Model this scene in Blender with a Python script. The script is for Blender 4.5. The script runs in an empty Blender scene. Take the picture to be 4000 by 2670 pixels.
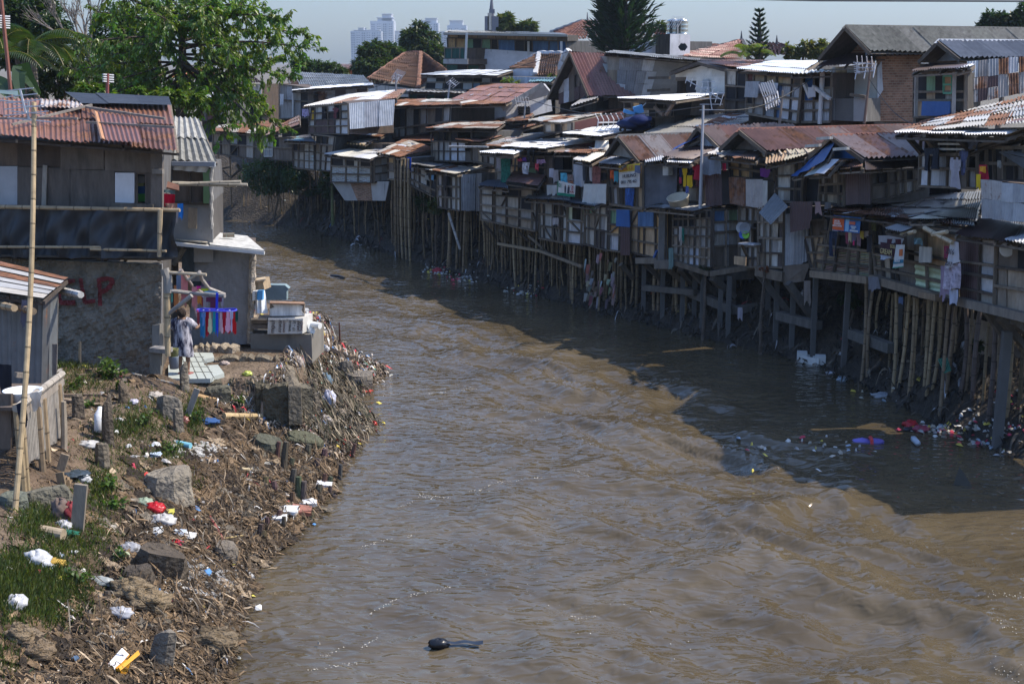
import bpy, math, random
import numpy as np
from mathutils import Vector as V
R = random.Random(11)
NR = np.random.RandomState(5)
sc = bpy.context.scene
COL = sc.collection
# ---------------------------------------------------------------- camera model
TH = math.radians(11.2); FPX = 5556.0; CX, CY = 2000.0, 1335.0; CAM = V((0, 0, 9.0))
CT, ST = math.cos(TH), math.sin(TH)
def ray(px, py):
 u = (px - CX) / FPX; v = (CY - py) / FPX
 return V((u, CT + v * ST, -ST + v * CT))
def atY(px, py, Y):
 d = ray(px, py); return CAM + d * (Y / d.y)
def atz(px, py, z):
 d = ray(px, py); return CAM + d * ((z - CAM.z) / d.z)
# photo regions used while measuring: (x0, y0, scale)
REG = {'s': (0, 0, 1), '1': (0, 300, 2.349), 'G': (0, 0, 1.8792), '3': (800, 200, 2.349), '4': (1600, 0, 2.349), '5': (2400, 0, 2.936),
       '6': (3100, 0, 2.61), '7': (1600, 400, 2.61), '8': (2300, 450, 2.61), '9': (3100, 450, 2.61), 't': (1600, 800, 2.61),
       'u': (2400, 900, 2.936), 'v': (3100, 950, 2.61), 'w': (3100, 1200, 2.61), 'A': (0, 900, 2.349), 'B': (0, 1450, 2.349),
       'C': (0, 2000, 2.349), 'D': (600, 950, 2.349), 'E': (900, 1200, 3.356), 'F': (500, 900, 3.132), 'M': (1000, 1700, 1.678),
       'N': (2400, 1700, 1.468), 'T': (1300, 30, 3.915)}
def rp(r, x, y):
 a = REG[r]; return a[0] + x / a[2], a[1] + y / a[2]
# ---------------------------------------------------------------- river plan
LS = [(-5, -60), (-4.3, 10), (-4.2, 19.5), (-4.6, 24), (-3.9, 28), (-3.9, 31.5), (-3.5, 34.7), (-4.3, 37.2), (-3.7, 40.9), (-5.2, 43.7), (-7, 48), (-10.5, 56), (-16, 66), (-26, 72), (-120, 80)]
RS = [(15, -60), (14, 15), (12.6, 26), (11.6, 31.4), (9.2, 42), (3.6, 50.5), (.3, 56), (-3.6, 62.8), (-10.6, 76.5), (-17.5, 83), (-30, 89), (-120, 100)]
def _normals(P):
 ns = []
 for i in range(len(P)):
  a = P[max(0, i - 1)]; b = P[min(len(P) - 1, i + 1)]
  t = V((b[0] - a[0], b[1] - a[1])).normalized(); ns.append((t.y, -t.x))
 return ns
RN = _normals(RS)
_off = {}
def YB(px, py, d):
 """depth along the view ray and inland direction where the ray crosses the line d metres inland of the right shore"""
 k = round(d, 2)
 if k not in _off: _off[k] = [(p[0] + n[0] * k, p[1] + n[1] * k) for p, n in zip(RS, RN)]
 P = _off[k]; r = ray(px, py); m = r.x / r.y; best = None
 for i in range(len(P) - 1):
  (x0, y0), (x1, y1) = P[i], P[i + 1]
  den = (x1 - x0) - m * (y1 - y0)
  if abs(den) < 1e-9: continue
  s = (m * y0 - x0) / den
  if -1e-6 <= s <= 1 + 1e-6:
   Y = y0 + s * (y1 - y0)
   if Y > 5 and (best is None or Y < best[0]):
    n = V((RN[i][0] * (1 - s) + RN[i + 1][0] * s, RN[i][1] * (1 - s) + RN[i + 1][1] * s, 0)).normalized(); best = (Y, n)
 return best or (60.0, V((.87, .5, 0)))
def pt(r, x, y, d):
 px, py = rp(r, x, y); return atY(px, py, YB(px, py, d)[0])
def inl(r, x, y, d):
 px, py = rp(r, x, y); return YB(px, py, d)[1]
def seg_dist(X, Yy, P):
 best = np.full(X.shape, 1e9)
 for (x0, y0), (x1, y1) in zip(P[:-1], P[1:]):
  dx, dy = x1 - x0, y1 - y0; t = np.clip(((X - x0) * dx + (Yy - y0) * dy) / (dx * dx + dy * dy), 0, 1)
  best = np.minimum(best, np.hypot(X - x0 - t * dx, Yy - y0 - t * dy))
 return best
POLY = LS + RS[::-1]
def in_poly(X, Yy):
 c = np.zeros(X.shape, bool); n = len(POLY); j = n - 1
 for i in range(n):
  xi, yi = POLY[i]; xj, yj = POLY[j]
  if yi != yj:
   c ^= ((yi > Yy) != (yj > Yy)) & (X < (xj - xi) * (Yy - yi) / (yj - yi) + xi)
  j = i
 return c
_ph = NR.uniform(0, 6.28, (24, 2)); _dr = NR.uniform(0, 6.28, 24)
def lumps(X, Yy, f0=.6, n=10, k=1.55, p=.75):
 z = np.zeros(X.shape); a = 1.0; f = f0
 for i in range(n):
  c, s = math.cos(_dr[i]), math.sin(_dr[i])
  z += a * np.sin((X * c + Yy * s) * f + _ph[i, 0] + 1.3 * np.sin((-X * s + Yy * c) * f * .8 + _ph[i, 1]))
  f *= k; a *= p
 return z / 2.5
def ground_h(X, Yy):
 X = np.asarray(X, float); Yy = np.asarray(Yy, float)
 dl = seg_dist(X, Yy, LS); dr = seg_dist(X, Yy, RS); ins = in_poly(X, Yy)
 near = np.clip((60 - Yy) / 20, 0, 1)
 lm = lumps(X, Yy)
 dn = np.minimum(dl, dr)
 zl = np.where(dl < 4.2, .47 * dl, 1.97 + .06 * (dl - 4.2)); zl = np.minimum(zl, 2.6) + lm * .16 * np.clip(dl / .8, .25, 1) * np.clip((12 - dl) / 4, 0, 1)
 plat = (Yy > 31.95) & (Yy < 42) & (X < -5.0) & (X > -16); sm = np.clip((dl - .25) / 1.7, 0, 1); sm = sm * sm * (3 - 2 * sm); sy = np.clip((Yy - 31.75) / .25, 0, 1); zl = np.where((Yy > 31.7) & (Yy < 42) & (X > -16), np.where(X < -5.2, sy * (1.73 + .03 * lm) * sm + (1 - sy) * np.minimum(zl, 1.7), zl * .6 + .7 * sm + .1 * lm), zl)
 zr = np.where(dr < 2.6, .9 * dr, 2.34 + .6 * (dr - 2.6)); zr = np.minimum(zr, 3.3) + lm * .15 * np.clip((12 - dr) / 4, 0, 1)
 z = np.where(ins, -.22 * dn - .02, np.where(dl < dr, zl, zr))
 return np.maximum(z, -1.3)
_GX = np.arange(-22, 20.01, .1); _GY = np.arange(12, 96.01, .1); _GH = ground_h(*np.meshgrid(_GX, _GY))
def hq(X, Yy):
 fx = np.clip((np.asarray(X) + 22) / .1, 0, len(_GX) - 1.001); fy = np.clip((np.asarray(Yy) - 12) / .1, 0, len(_GY) - 1.001); i = fx.astype(int); j = fy.astype(int); a = fx - i; b = fy - j
 return (_GH[j, i] * (1 - a) + _GH[j, i + 1] * a) * (1 - b) + (_GH[j + 1, i] * (1 - a) + _GH[j + 1, i + 1] * a) * b
def gh(x, y): return float(hq(x, y))
def GT(px, py, lo=10):
 d = ray(px, py); ts = np.linspace(lo, 100, 1500)
 Z = 9 + ts * d.z; H = np.maximum(hq(ts * d.x, ts * d.y), 0)
 i = int(np.argmax(Z < H)); t = ts[i]; return V((t * d.x, t * d.y, float(H[i])))
def GTr(r, x, y): return GT(*rp(r, x, y))
# ---------------------------------------------------------------- materials
MATS = {}
def _n(nt, t, **kw):
 n = nt.nodes.new(t)
 for k, v in kw.items(): setattr(n, k, v)
 return n
def mat(name, rough=.85, ns=3., na=.35, bump=.15, bs=12., metal=0., spec=.3, stain=None, rust=False, stretch=None, kind=None):
 m = bpy.data.materials.new(name); m.use_nodes = True; nt = m.node_tree; L = nt.links
 b = nt.nodes['Principled BSDF']; b.inputs['Roughness'].default_value = rough; b.inputs['Metallic'].default_value = metal
 b.inputs['Specular IOR Level'].default_value = spec
 at = _n(nt, 'ShaderNodeAttribute', attribute_name='col')
 tc = _n(nt, 'ShaderNodeTexCoord'); co = tc.outputs['Object']
 if stretch:
  mp = _n(nt, 'ShaderNodeMapping'); mp.inputs['Scale'].default_value = stretch; L.new(co, mp.inputs[0]); co = mp.outputs[0]
 nz = _n(nt, 'ShaderNodeTexNoise'); nz.inputs['Scale'].default_value = ns; nz.inputs['Detail'].default_value = 6; nz.inputs['Roughness'].default_value = .65
 L.new(co, nz.inputs['Vector'])
 mr = _n(nt, 'ShaderNodeMapRange'); mr.inputs[1].default_value = .25; mr.inputs[2].default_value = .75; mr.inputs[3].default_value = 1 - na; mr.inputs[4].default_value = 1 + na
 L.new(nz.outputs[0], mr.inputs[0])
 mx = _n(nt, 'ShaderNodeMix', data_type='RGBA', blend_type='MULTIPLY'); mx.inputs[0].default_value = 1
 L.new(at.outputs['Color'], mx.inputs[6]); L.new(mr.outputs[0], mx.inputs[7]); out = mx.outputs[2]
 if rust:
  n2 = _n(nt, 'ShaderNodeTexNoise'); n2.inputs['Scale'].default_value = 1.7; n2.inputs['Detail'].default_value = 9; n2.inputs['Roughness'].default_value = .72
  L.new(tc.outputs['Object'], n2.inputs['Vector'])
  sub = _n(nt, 'ShaderNodeMath', operation='SUBTRACT'); sub.inputs[0].default_value = 1.0; L.new(at.outputs['Alpha'], sub.inputs[1])
  a2 = _n(nt, 'ShaderNodeMapRange'); a2.inputs[1].default_value = 0; a2.inputs[2].default_value = 1; a2.inputs[3].default_value = .27; a2.inputs[4].default_value = .78
  L.new(sub.outputs[0], a2.inputs[0])
  s3 = _n(nt, 'ShaderNodeMath', operation='SUBTRACT'); L.new(n2.outputs[0], s3.inputs[0]); L.new(a2.outputs[0], s3.inputs[1])
  s4 = _n(nt, 'ShaderNodeMath', operation='MULTIPLY', use_clamp=True); s4.inputs[1].default_value = 9; L.new(s3.outputs[0], s4.inputs[0])
  cr = _n(nt, 'ShaderNodeValToRGB'); cr.color_ramp.elements[0].color = (.055, .026, .018, 1); cr.color_ramp.elements[1].color = (.27, .115, .05, 1)
  n3 = _n(nt, 'ShaderNodeTexNoise'); n3.inputs['Scale'].default_value = 5; n3.inputs['Detail'].default_value = 7; L.new(tc.outputs['Object'], n3.inputs['Vector'])
  cr.color_ramp.elements[0].position = .3; cr.color_ramp.elements[1].position = .75; L.new(n3.outputs[0], cr.inputs[0])
  m2 = _n(nt, 'ShaderNodeMix', data_type='RGBA'); L.new(s4.outputs[0], m2.inputs[0]); L.new(out, m2.inputs[6]); L.new(cr.outputs[0], m2.inputs[7]); out = m2.outputs[2]
  rr = _n(nt, 'ShaderNodeMapRange'); rr.inputs[3].default_value = rough; rr.inputs[4].default_value = .9; L.new(s4.outputs[0], rr.inputs[0]); L.new(rr.outputs[0], b.inputs['Roughness'])
  mm = _n(nt, 'ShaderNodeMapRange'); mm.inputs[3].default_value = metal; mm.inputs[4].default_value = 0; L.new(s4.outputs[0], mm.inputs[0]); L.new(mm.outputs[0], b.inputs['Metallic'])
 if stain:
  n2 = _n(nt, 'ShaderNodeTexNoise'); n2.inputs['Scale'].default_value = stain[0]; n2.inputs['Detail'].default_value = 8; n2.inputs['Roughness'].default_value = .7
  mp = _n(nt, 'ShaderNodeMapping'); mp.inputs['Scale'].default_value = (1.5, 1.5, .5); L.new(tc.outputs['Object'], mp.inputs[0]); L.new(mp.outputs[0], n2.inputs['Vector'])
  r2 = _n(nt, 'ShaderNodeMapRange'); r2.inputs[1].default_value = stain[1]; r2.inputs[2].default_value = stain[1] + .16; L.new(n2.outputs[0], r2.inputs[0])
  m2 = _n(nt, 'ShaderNodeMix', data_type='RGBA'); L.new(r2.outputs[0], m2.inputs[0]); L.new(out, m2.inputs[6]); m2.inputs[7].default_value = (*stain[2], 1); out = m2.outputs[2]
 if kind == 'brick':
  bk = _n(nt, 'ShaderNodeTexBrick'); bk.inputs['Scale'].default_value = 1; bk.inputs['Brick Width'].default_value = .24; bk.inputs['Row Height'].default_value = .085; bk.inputs['Mortar Size'].default_value = .012
  bk.inputs['Color1'].default_value = (1, 1, 1, 1); bk.inputs['Color2'].default_value = (.55, .5, .5, 1); bk.inputs['Mortar'].default_value = (.9, 1.3, 1.5, 1)
  sx = _n(nt, 'ShaderNodeSeparateXYZ'); cx = _n(nt, 'ShaderNodeCombineXYZ'); ad = _n(nt, 'ShaderNodeMath', operation='ADD')
  L.new(tc.outputs['Object'], sx.inputs[0]); L.new(sx.outputs[0], ad.inputs[0]); L.new(sx.outputs[1], ad.inputs[1]); L.new(ad.outputs[0], cx.inputs[0]); L.new(sx.outputs[2], cx.inputs[1])
  L.new(cx.outputs[0], bk.inputs['Vector'])
  m2 = _n(nt, 'ShaderNodeMix', data_type='RGBA', blend_type='MULTIPLY'); m2.inputs[0].default_value = 1; L.new(out, m2.inputs[6]); L.new(bk.outputs[0], m2.inputs[7]); out = m2.outputs[2]
 if kind == 'leaf':
  nt.nodes.remove(b)
  df = _n(nt, 'ShaderNodeBsdfDiffuse'); tr = _n(nt, 'ShaderNodeBsdfTranslucent'); gl = _n(nt, 'ShaderNodeBsdfGlossy'); gl.inputs['Roughness'].default_value = .38
  tm = _n(nt, 'ShaderNodeMix', data_type='RGBA', blend_type='MULTIPLY'); tm.inputs[0].default_value = 1; tm.inputs[7].default_value = (1.5, 1.7, .5, 1)
  L.new(out, tm.inputs[6]); L.new(tm.outputs[2], tr.inputs[0]); L.new(out, df.inputs[0])
  a = _n(nt, 'ShaderNodeMixShader'); a.inputs[0].default_value = .38; c = _n(nt, 'ShaderNodeMixShader'); c.inputs[0].default_value = .035
  L.new(df.outputs[0], a.inputs[1]); L.new(tr.outputs[0], a.inputs[2]); L.new(a.outputs[0], c.inputs[1]); L.new(gl.outputs[0], c.inputs[2])
  L.new(c.outputs[0], nt.nodes['Material Output'].inputs[0])
 else:
  L.new(out, b.inputs['Base Color'])
  if bump:
   n4 = _n(nt, 'ShaderNodeTexNoise'); n4.inputs['Scale'].default_value = bs; n4.inputs['Detail'].default_value = 6; L.new(co, n4.inputs['Vector'])
   bp = _n(nt, 'ShaderNodeBump'); bp.inputs['Strength'].default_value = min(1, bump * 3); bp.inputs['Distance'].default_value = .05 * bump / .15
   L.new(n4.outputs[0], bp.inputs['Height']); L.new(bp.outputs[0], b.inputs['Normal'])
 MATS[name] = m; return m
mat('metal', rough=.45, na=.25, bump=.04, bs=7, metal=.15, spec=.5, rust=True)
mat('board', ns=2.2, na=.42, bump=.06, stretch=(2.6, 2.6, .5), stain=(1.3, .56, (.07, .062, .055)))
mat('wood', ns=5, na=.4, bump=.12, bs=25, stretch=(1, 1, .35))
mat('bamboo', rough=.6, ns=6, na=.3, bump=.03)
mat('plaster', ns=1.2, na=.22, bump=.08, bs=9, stain=(.9, .57, (.12, .118, .112)))
mat('rubblewall', ns=2.5, na=.4, bump=.5, bs=7)
mat('brick', ns=1.5, na=.3, bump=.1, kind='brick', stain=(.7, .58, (.05, .045, .042)))
mat('tile', rough=.8, ns=4, na=.45, bump=.05)
mat('cloth', rough=.95, ns=5, na=.15, bump=.05, bs=30)
mat('print', rough=.95, ns=9, na=.75, bump=.05, bs=30)
mat('plain', rough=.6, ns=4, na=.1, bump=0)
mat('plastic', rough=.35, ns=4, na=.12, bump=.03)
mat('film', rough=.3, ns=9, na=.2, bump=.08, bs=14, spec=.4)
mat('mud', ns=2, na=.5, bump=.4, bs=9)
mat('stone', ns=3.5, na=.35, bump=.3, bs=11)
mat('steel', rough=.25, ns=2, na=.1, bump=0, metal=.9)
mat('darkmesh', rough=.9, ns=2.2, na=.3, bump=.04)
mat('tarp', rough=.5, ns=1.2, na=.25, bump=.15, bs=3)
mat('leaf', ns=1.5, na=.2, kind='leaf')
mat('bark', ns=6, na=.4, bump=.3, bs=14)
mat('litter', ns=7, na=.35, bump=.1)
mat('skin', rough=.6, ns=5, na=.08, bump=0)
def cv(*h): return h
# ---------------------------------------------------------------- mesh builder
class MB:
 def __init__(s): s.v = []; s.f = []; s.c = []; s.m = []; s.sl = []; s.smooth = False
 def mi(s, m):
  if m not in s.sl: s.sl.append(m)
  return s.sl.index(m)
 def add(s, vs, fs, col, m):
  o = len(s.v); s.v.extend(vs); k = s.mi(m); c = tuple(col) if len(col) == 4 else (*col, 0.)
  for f in fs: s.f.append(tuple(i + o for i in f)); s.c.append(c); s.m.append(k)
 def quad(s, a, b, c, d, col, m): s.add([a, b, c, d], [(0, 1, 2, 3)], col, m)
 def slab(s, a, b, c, d, th, col, m, off=0.):
  n = (b - a).cross(d - a).normalized()
  if n.dot(CAM - a) < 0: n = -n
  F = [p + n * off for p in (a, b, c, d)]; B = [p - n * th for p in F]
  s.add(F + B, [(0, 1, 2, 3), (7, 6, 5, 4), (0, 4, 5, 1), (1, 5, 6, 2), (2, 6, 7, 3), (3, 7, 4, 0)], col, m)
 def prism(s, P, ext, col, m):
  n = len(P); s.add(list(P) + [p + ext for p in P], [tuple(range(n)), tuple(range(2 * n - 1, n - 1, -1))] + [(i, (i + 1) % n, n + (i + 1) % n, n + i) for i in range(n)], col, m)
 def box(s, c, sx, sy, sz, col, m, rz=0., tilt=None):
  X = V((math.cos(rz), math.sin(rz), 0)); Y = V((-math.sin(rz), math.cos(rz), 0)); Z = V((0, 0, 1))
  if tilt:
   Z = (Z + X * tilt[0] + Y * tilt[1]).normalized(); X = (X - Z * X.dot(Z)).normalized(); Y = Z.cross(X)
  vs = [c + X * (a * sx / 2) + Y * (b * sy / 2) + Z * (d * sz) for d in (0, 1) for a, b in ((-1, -1), (1, -1), (1, 1), (-1, 1))]
  s.add(vs, [(3, 2, 1, 0), (4, 5, 6, 7), (0, 1, 5, 4), (1, 2, 6, 5), (2, 3, 7, 6), (3, 0, 4, 7)], col, m)
 def bar(s, p, q, w, h, col, m):
  d = (q - p); l = d.length
  if l < 1e-5: return
  d /= l; up = V((0, 0, 1)) if abs(d.z) < .9 else V((0, 1, 0)); a = d.cross(up).normalized() * (w / 2); b = a.cross(d).normalized() * (h / 2)
  s.add([p - a - b, p + a - b, p + a + b, p - a + b, q - a - b, q + a - b, q + a + b, q - a + b],
              [(0, 1, 2, 3), (7, 6, 5, 4), (0, 4, 5, 1), (1, 5, 6, 2), (2, 6, 7, 3), (3, 7, 4, 0)], col, m)
 def tube(s, P, rad, col, m, n=7, cols=None, caps=True):
  o = len(s.v); k = s.mi(m); N = len(P)
  for i, p in enumerate(P):
   t = (P[min(i + 1, N - 1)] - P[max(i - 1, 0)]).normalized(); up = V((0, 0, 1)) if abs(t.z) < .9 else V((1, 0, 0))
   a = t.cross(up).normalized(); b = a.cross(t); r = rad[i] if hasattr(rad, '__len__') else rad
   for j in range(n): s.v.append(p + a * (math.cos(6.2832 * j / n) * r) + b * (math.sin(6.2832 * j / n) * r))
  for i in range(N - 1):
   cc = cols[i] if cols else col; cc = tuple(cc) if len(cc) == 4 else (*cc, 0.)
   for j in range(n):
    s.f.append((o + i * n + j, o + i * n + (j + 1) % n, o + (i + 1) * n + (j + 1) % n, o + (i + 1) * n + j)); s.c.append(cc); s.m.append(k)
  if caps:
   cc = tuple(col) if len(col) == 4 else (*col, 0.)
   s.f.append(tuple(o + j for j in range(n))); s.c.append(cc); s.m.append(k)
   s.f.append(tuple(o + (N - 1) * n + j for j in reversed(range(n)))); s.c.append(cc); s.m.append(k)
 def pole(s, p, q, r, col, m='bamboo', n=7, r2=None, node=.42, bend=0.):
  l = (q - p).length; K = max(1, int(l / node)); P = []; rr = []; cs = []; r2 = r2 or r * .85
  bd = V((R.uniform(-1, 1), R.uniform(-1, 1), 0)) * bend
  for i in range(K + 1):
   t = i / K; c = p.lerp(q, t) + bd * math.sin(t * 3.14); ra = r + (r2 - r) * t
   if m == 'bamboo' and 0 < i < K:
    e = (q - p).normalized() * .018
    P += [c - e, c, c + e]; rr += [ra, ra * 1.13, ra]; dk = tuple(x * .5 for x in col[:3]); vr = R.uniform(.85, 1.12)
    cs += [dk, dk, tuple(x * vr for x in col[:3])]
   else: P.append(c); rr.append(ra); cs.append(col)
  s.tube(P, rr, col, m, n, cs)
 def sheet(s, A, B, C, D, pitch, amp, col, m='metal', rows=1, sag=0.):
  n = (B - A).cross(D - A)
  if n.length < 1e-9: return
  n.normalize(); n = n if n.z > 0 else -n
  w = ((B - A).length + (C - D).length) / 2
  ns = max(1, min(300, int(round(w / pitch * 4)))) if pitch else 1
  vs = []
  for j in range(rows + 1):
   t = j / rows
   for i in range(ns + 1):
    u = i / ns; p = A.lerp(B, u).lerp(D.lerp(C, u), t)
    vs.append(p + n * ((amp * math.sin(i * 1.5708) if pitch else 0) - sag * math.sin(t * 3.14)))
  fs = [(j * (ns + 1) + i, j * (ns + 1) + i + 1, (j + 1) * (ns + 1) + i + 1, (j + 1) * (ns + 1) + i) for j in range(rows) for i in range(ns)]
  s.add(vs, fs, col, m)
 def field(s, A, B, C, D, cw, rh, pal, pitch, amp, m='metal', jit=.03, lift=.02):
  W = ((B - A).length + (C - D).length) / 2; H = ((D - A).length + (C - B).length) / 2
  nc = max(1, round(W / cw)); nr = max(1, round(H / rh)); n = (B - A).cross(D - A).normalized(); n = n if n.z > 0 else -n
  eu = (B - A).normalized(); ev = (D - A).normalized()
  def P(u, t): return A.lerp(B, u).lerp(D.lerp(C, u), t)
  for j in range(nr):
   for i in range(nc):
    u0 = i / nc - (.03 if i else 0); u1 = (i + 1) / nc; t0 = j / nr - (.05 if j else 0); t1 = (j + 1) / nr
    z = n * (R.uniform(0, lift * .6) + (i % 2) * lift * .4); zb = z + n * lift
    ju = lambda: eu * R.uniform(-jit, jit) * .5 + ev * R.uniform(-jit, jit) + n * R.uniform(0, jit * .4)
    c = R.choice(pal); k = R.uniform(.82, 1.15)
    s.sheet(P(u0, t0) + z + ju(), P(u1, t0) + z + ju(), P(u1, t1) + zb + ju(), P(u0, t1) + zb + ju(), pitch, amp, (c[0] * k, c[1] * k, c[2] * k, c[3] if len(c) > 3 else 0), m)
 def build(s, name, parent=None, loc=None, smooth=False):
  me = bpy.data.meshes.new(name)
  if loc is None: loc = LOC.get(parent.name, V((0, 0, 0))) if parent else V((0, 0, 0))
  va = np.array([tuple(x) for x in s.v], dtype=np.float32).reshape(-1, 3) - np.array(tuple(loc), dtype=np.float32)
  me.from_pydata(va.tolist(), [], s.f)
  at = me.attributes.new('col', 'FLOAT_COLOR', 'FACE'); at.data.foreach_set('color', np.array(s.c, dtype=np.float32).ravel())
  for k in s.sl: me.materials.append(MATS[k])
  me.polygons.foreach_set('material_index', np.array(s.m, dtype=np.int32))
  if smooth or s.smooth: me.polygons.foreach_set('use_smooth', np.ones(len(s.f), bool))
  me.update()
  o = bpy.data.objects.new(name, me); COL.objects.link(o)
  if parent: o.parent = parent; LOC[o.name] = V(loc)
  else: o.location = loc; LOC[o.name] = V(loc)
  return o
LOC = {}
def tag(o, label=None, cat=None, group=None, kind=None):
 if label: o['label'] = label
 if cat: o['category'] = cat
 if group: o['group'] = group
 if kind: o['kind'] = kind
 return o
def thing(name, label, cat, loc, group=None):
 o = bpy.data.objects.new(name, None); o.empty_display_size = .3; COL.objects.link(o); o.location = loc; LOC[o.name] = V(loc)
 return tag(o, label, cat, group)
def text(s, body, size, origin, xd, yd, col, parent, name='lettering', ext=.004):
 cu = bpy.data.curves.new(name, 'FONT'); cu.body = body; cu.size = size; cu.extrude = ext; cu.align_x = 'CENTER'; cu.align_y = 'CENTER'
 tmp = bpy.data.objects.new('tmp_text', cu); COL.objects.link(tmp); bpy.context.view_layer.update()
 me = bpy.data.meshes.new_from_object(tmp.evaluated_get(bpy.context.evaluated_depsgraph_get())); COL.objects.unlink(tmp); bpy.data.objects.remove(tmp)
 z = xd.cross(yd).normalized(); xd = xd.normalized(); yd = yd.normalized()
 mb = MB(); mb.add([origin + xd * v.co.x + yd * v.co.y + z * v.co.z for v in me.vertices], [tuple(f.vertices) for f in me.polygons], col, 'plain')
 bpy.data.meshes.remove(me); return mb.build(name, parent)
# ---------------------------------------------------------------- world, light, camera
SUN_EL, SUN_AZ = 52.0, 84.0
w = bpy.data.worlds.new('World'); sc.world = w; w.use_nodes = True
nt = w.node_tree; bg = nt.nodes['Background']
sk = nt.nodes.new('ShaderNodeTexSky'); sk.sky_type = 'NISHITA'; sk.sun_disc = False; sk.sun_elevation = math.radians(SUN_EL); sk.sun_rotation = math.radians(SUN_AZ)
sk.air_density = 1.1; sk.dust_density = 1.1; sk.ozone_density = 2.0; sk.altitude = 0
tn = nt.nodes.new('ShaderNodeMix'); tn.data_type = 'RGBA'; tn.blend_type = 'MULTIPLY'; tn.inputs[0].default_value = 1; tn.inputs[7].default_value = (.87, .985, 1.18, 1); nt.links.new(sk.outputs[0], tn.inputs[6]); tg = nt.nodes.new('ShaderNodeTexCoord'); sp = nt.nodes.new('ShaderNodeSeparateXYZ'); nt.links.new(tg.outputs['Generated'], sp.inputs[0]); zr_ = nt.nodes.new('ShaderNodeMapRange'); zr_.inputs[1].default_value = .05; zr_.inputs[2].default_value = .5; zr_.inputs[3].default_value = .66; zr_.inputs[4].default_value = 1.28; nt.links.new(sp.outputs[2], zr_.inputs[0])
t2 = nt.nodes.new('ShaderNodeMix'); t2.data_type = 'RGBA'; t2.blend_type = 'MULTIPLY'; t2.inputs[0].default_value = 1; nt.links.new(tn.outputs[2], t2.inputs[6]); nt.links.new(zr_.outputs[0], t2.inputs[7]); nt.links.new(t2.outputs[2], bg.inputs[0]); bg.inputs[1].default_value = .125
sl = bpy.data.lights.new('sun', 'SUN'); sl.energy = 3.7; sl.angle = math.radians(.5); sl.color = (1, .90, .74)
so = bpy.data.objects.new('sun', sl); COL.objects.link(so)
az, el = math.radians(SUN_AZ), math.radians(SUN_EL)
SUND = V((math.sin(az) * math.cos(el), math.cos(az) * math.cos(el), math.sin(el)))
so.rotation_euler = SUND.to_track_quat('Z', 'Y').to_euler(); so.location = (40, 20, 60)
cd = bpy.data.cameras.new('camera'); cam = bpy.data.objects.new('camera', cd); COL.objects.link(cam); sc.camera = cam
cd.sensor_width = 36; cd.lens = 50; cd.clip_start = .1; cd.clip_end = 8000
cam.location = CAM; cam.rotation_euler = (math.radians(90 - 11.2), 0, 0)
vs_ = sc.view_settings; vs_.view_transform = 'Standard'; vs_.look = 'None'; vs_.exposure = .7; vs_.gamma = 1
sc.cycles.use_denoising = True; sc.cycles.max_bounces = 6; sc.cycles.diffuse_bounces = 3; sc.cycles.glossy_bounces = 3; sc.cycles.transmission_bounces = 3; sc.cycles.transparent_max_bounces = 6; sc.cycles.volume_bounces = 0
sc.cycles.sample_clamp_indirect = 6; sc.cycles.caustics_reflective = False; sc.cycles.caustics_refractive = False
# ---------------------------------------------------------------- ground sheet with the river bed cut into it
def grid_mesh(name, xs, ys, hf, colf, m, smooth=True):
 X, Yy = np.meshgrid(xs, ys); Z = hf(X, Yy); nx, ny = len(xs), len(ys)
 co = np.stack([X, Yy, Z], -1).reshape(-1, 3).astype(np.float32)
 i = np.arange(nx - 1)[None, :] + nx * np.arange(ny - 1)[:, None]; q = np.stack([i, i + 1, i + nx + 1, i + nx], -1).reshape(-1, 4)
 me = bpy.data.meshes.new(name); me.vertices.add(len(co)); me.vertices.foreach_set('co', co.ravel())
 me.loops.add(q.size); me.loops.foreach_set('vertex_index', q.ravel().astype(np.int32)); me.polygons.add(len(q))
 me.polygons.foreach_set('loop_start', np.arange(0, q.size, 4, dtype=np.int32)); me.polygons.foreach_set('loop_total', np.full(len(q), 4, np.int32))
 me.update(calc_edges=True)
 if smooth: me.polygons.foreach_set('use_smooth', np.ones(len(q), bool))
 if colf is not None:
  at = me.attributes.new('col', 'FLOAT_COLOR', 'POINT'); at.data.foreach_set('color', colf(X, Yy, Z).astype(np.float32).ravel())
 me.materials.append(m); o = bpy.data.objects.new(name, me); COL.objects.link(o); return o
far = np.array([4., 12, 30, 80, 200, 600, 1500, 3000])
def axis(a, b, st): return np.concatenate([a - far[::-1], np.arange(a, b, st), b + far])
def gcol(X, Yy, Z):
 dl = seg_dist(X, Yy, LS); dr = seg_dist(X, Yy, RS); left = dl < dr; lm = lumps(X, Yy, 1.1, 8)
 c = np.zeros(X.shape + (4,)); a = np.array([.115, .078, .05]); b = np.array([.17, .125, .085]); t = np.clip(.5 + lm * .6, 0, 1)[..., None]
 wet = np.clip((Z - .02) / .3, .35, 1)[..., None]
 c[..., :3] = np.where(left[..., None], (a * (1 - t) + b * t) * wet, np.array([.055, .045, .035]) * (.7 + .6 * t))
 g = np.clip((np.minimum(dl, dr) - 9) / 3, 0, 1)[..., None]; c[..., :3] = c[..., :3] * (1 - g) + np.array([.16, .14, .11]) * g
 return c
gr = grid_mesh('ground', axis(-20, 18, .16), axis(13, 92, .16), ground_h, gcol, MATS['mud']); tag(gr, kind='structure')
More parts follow.
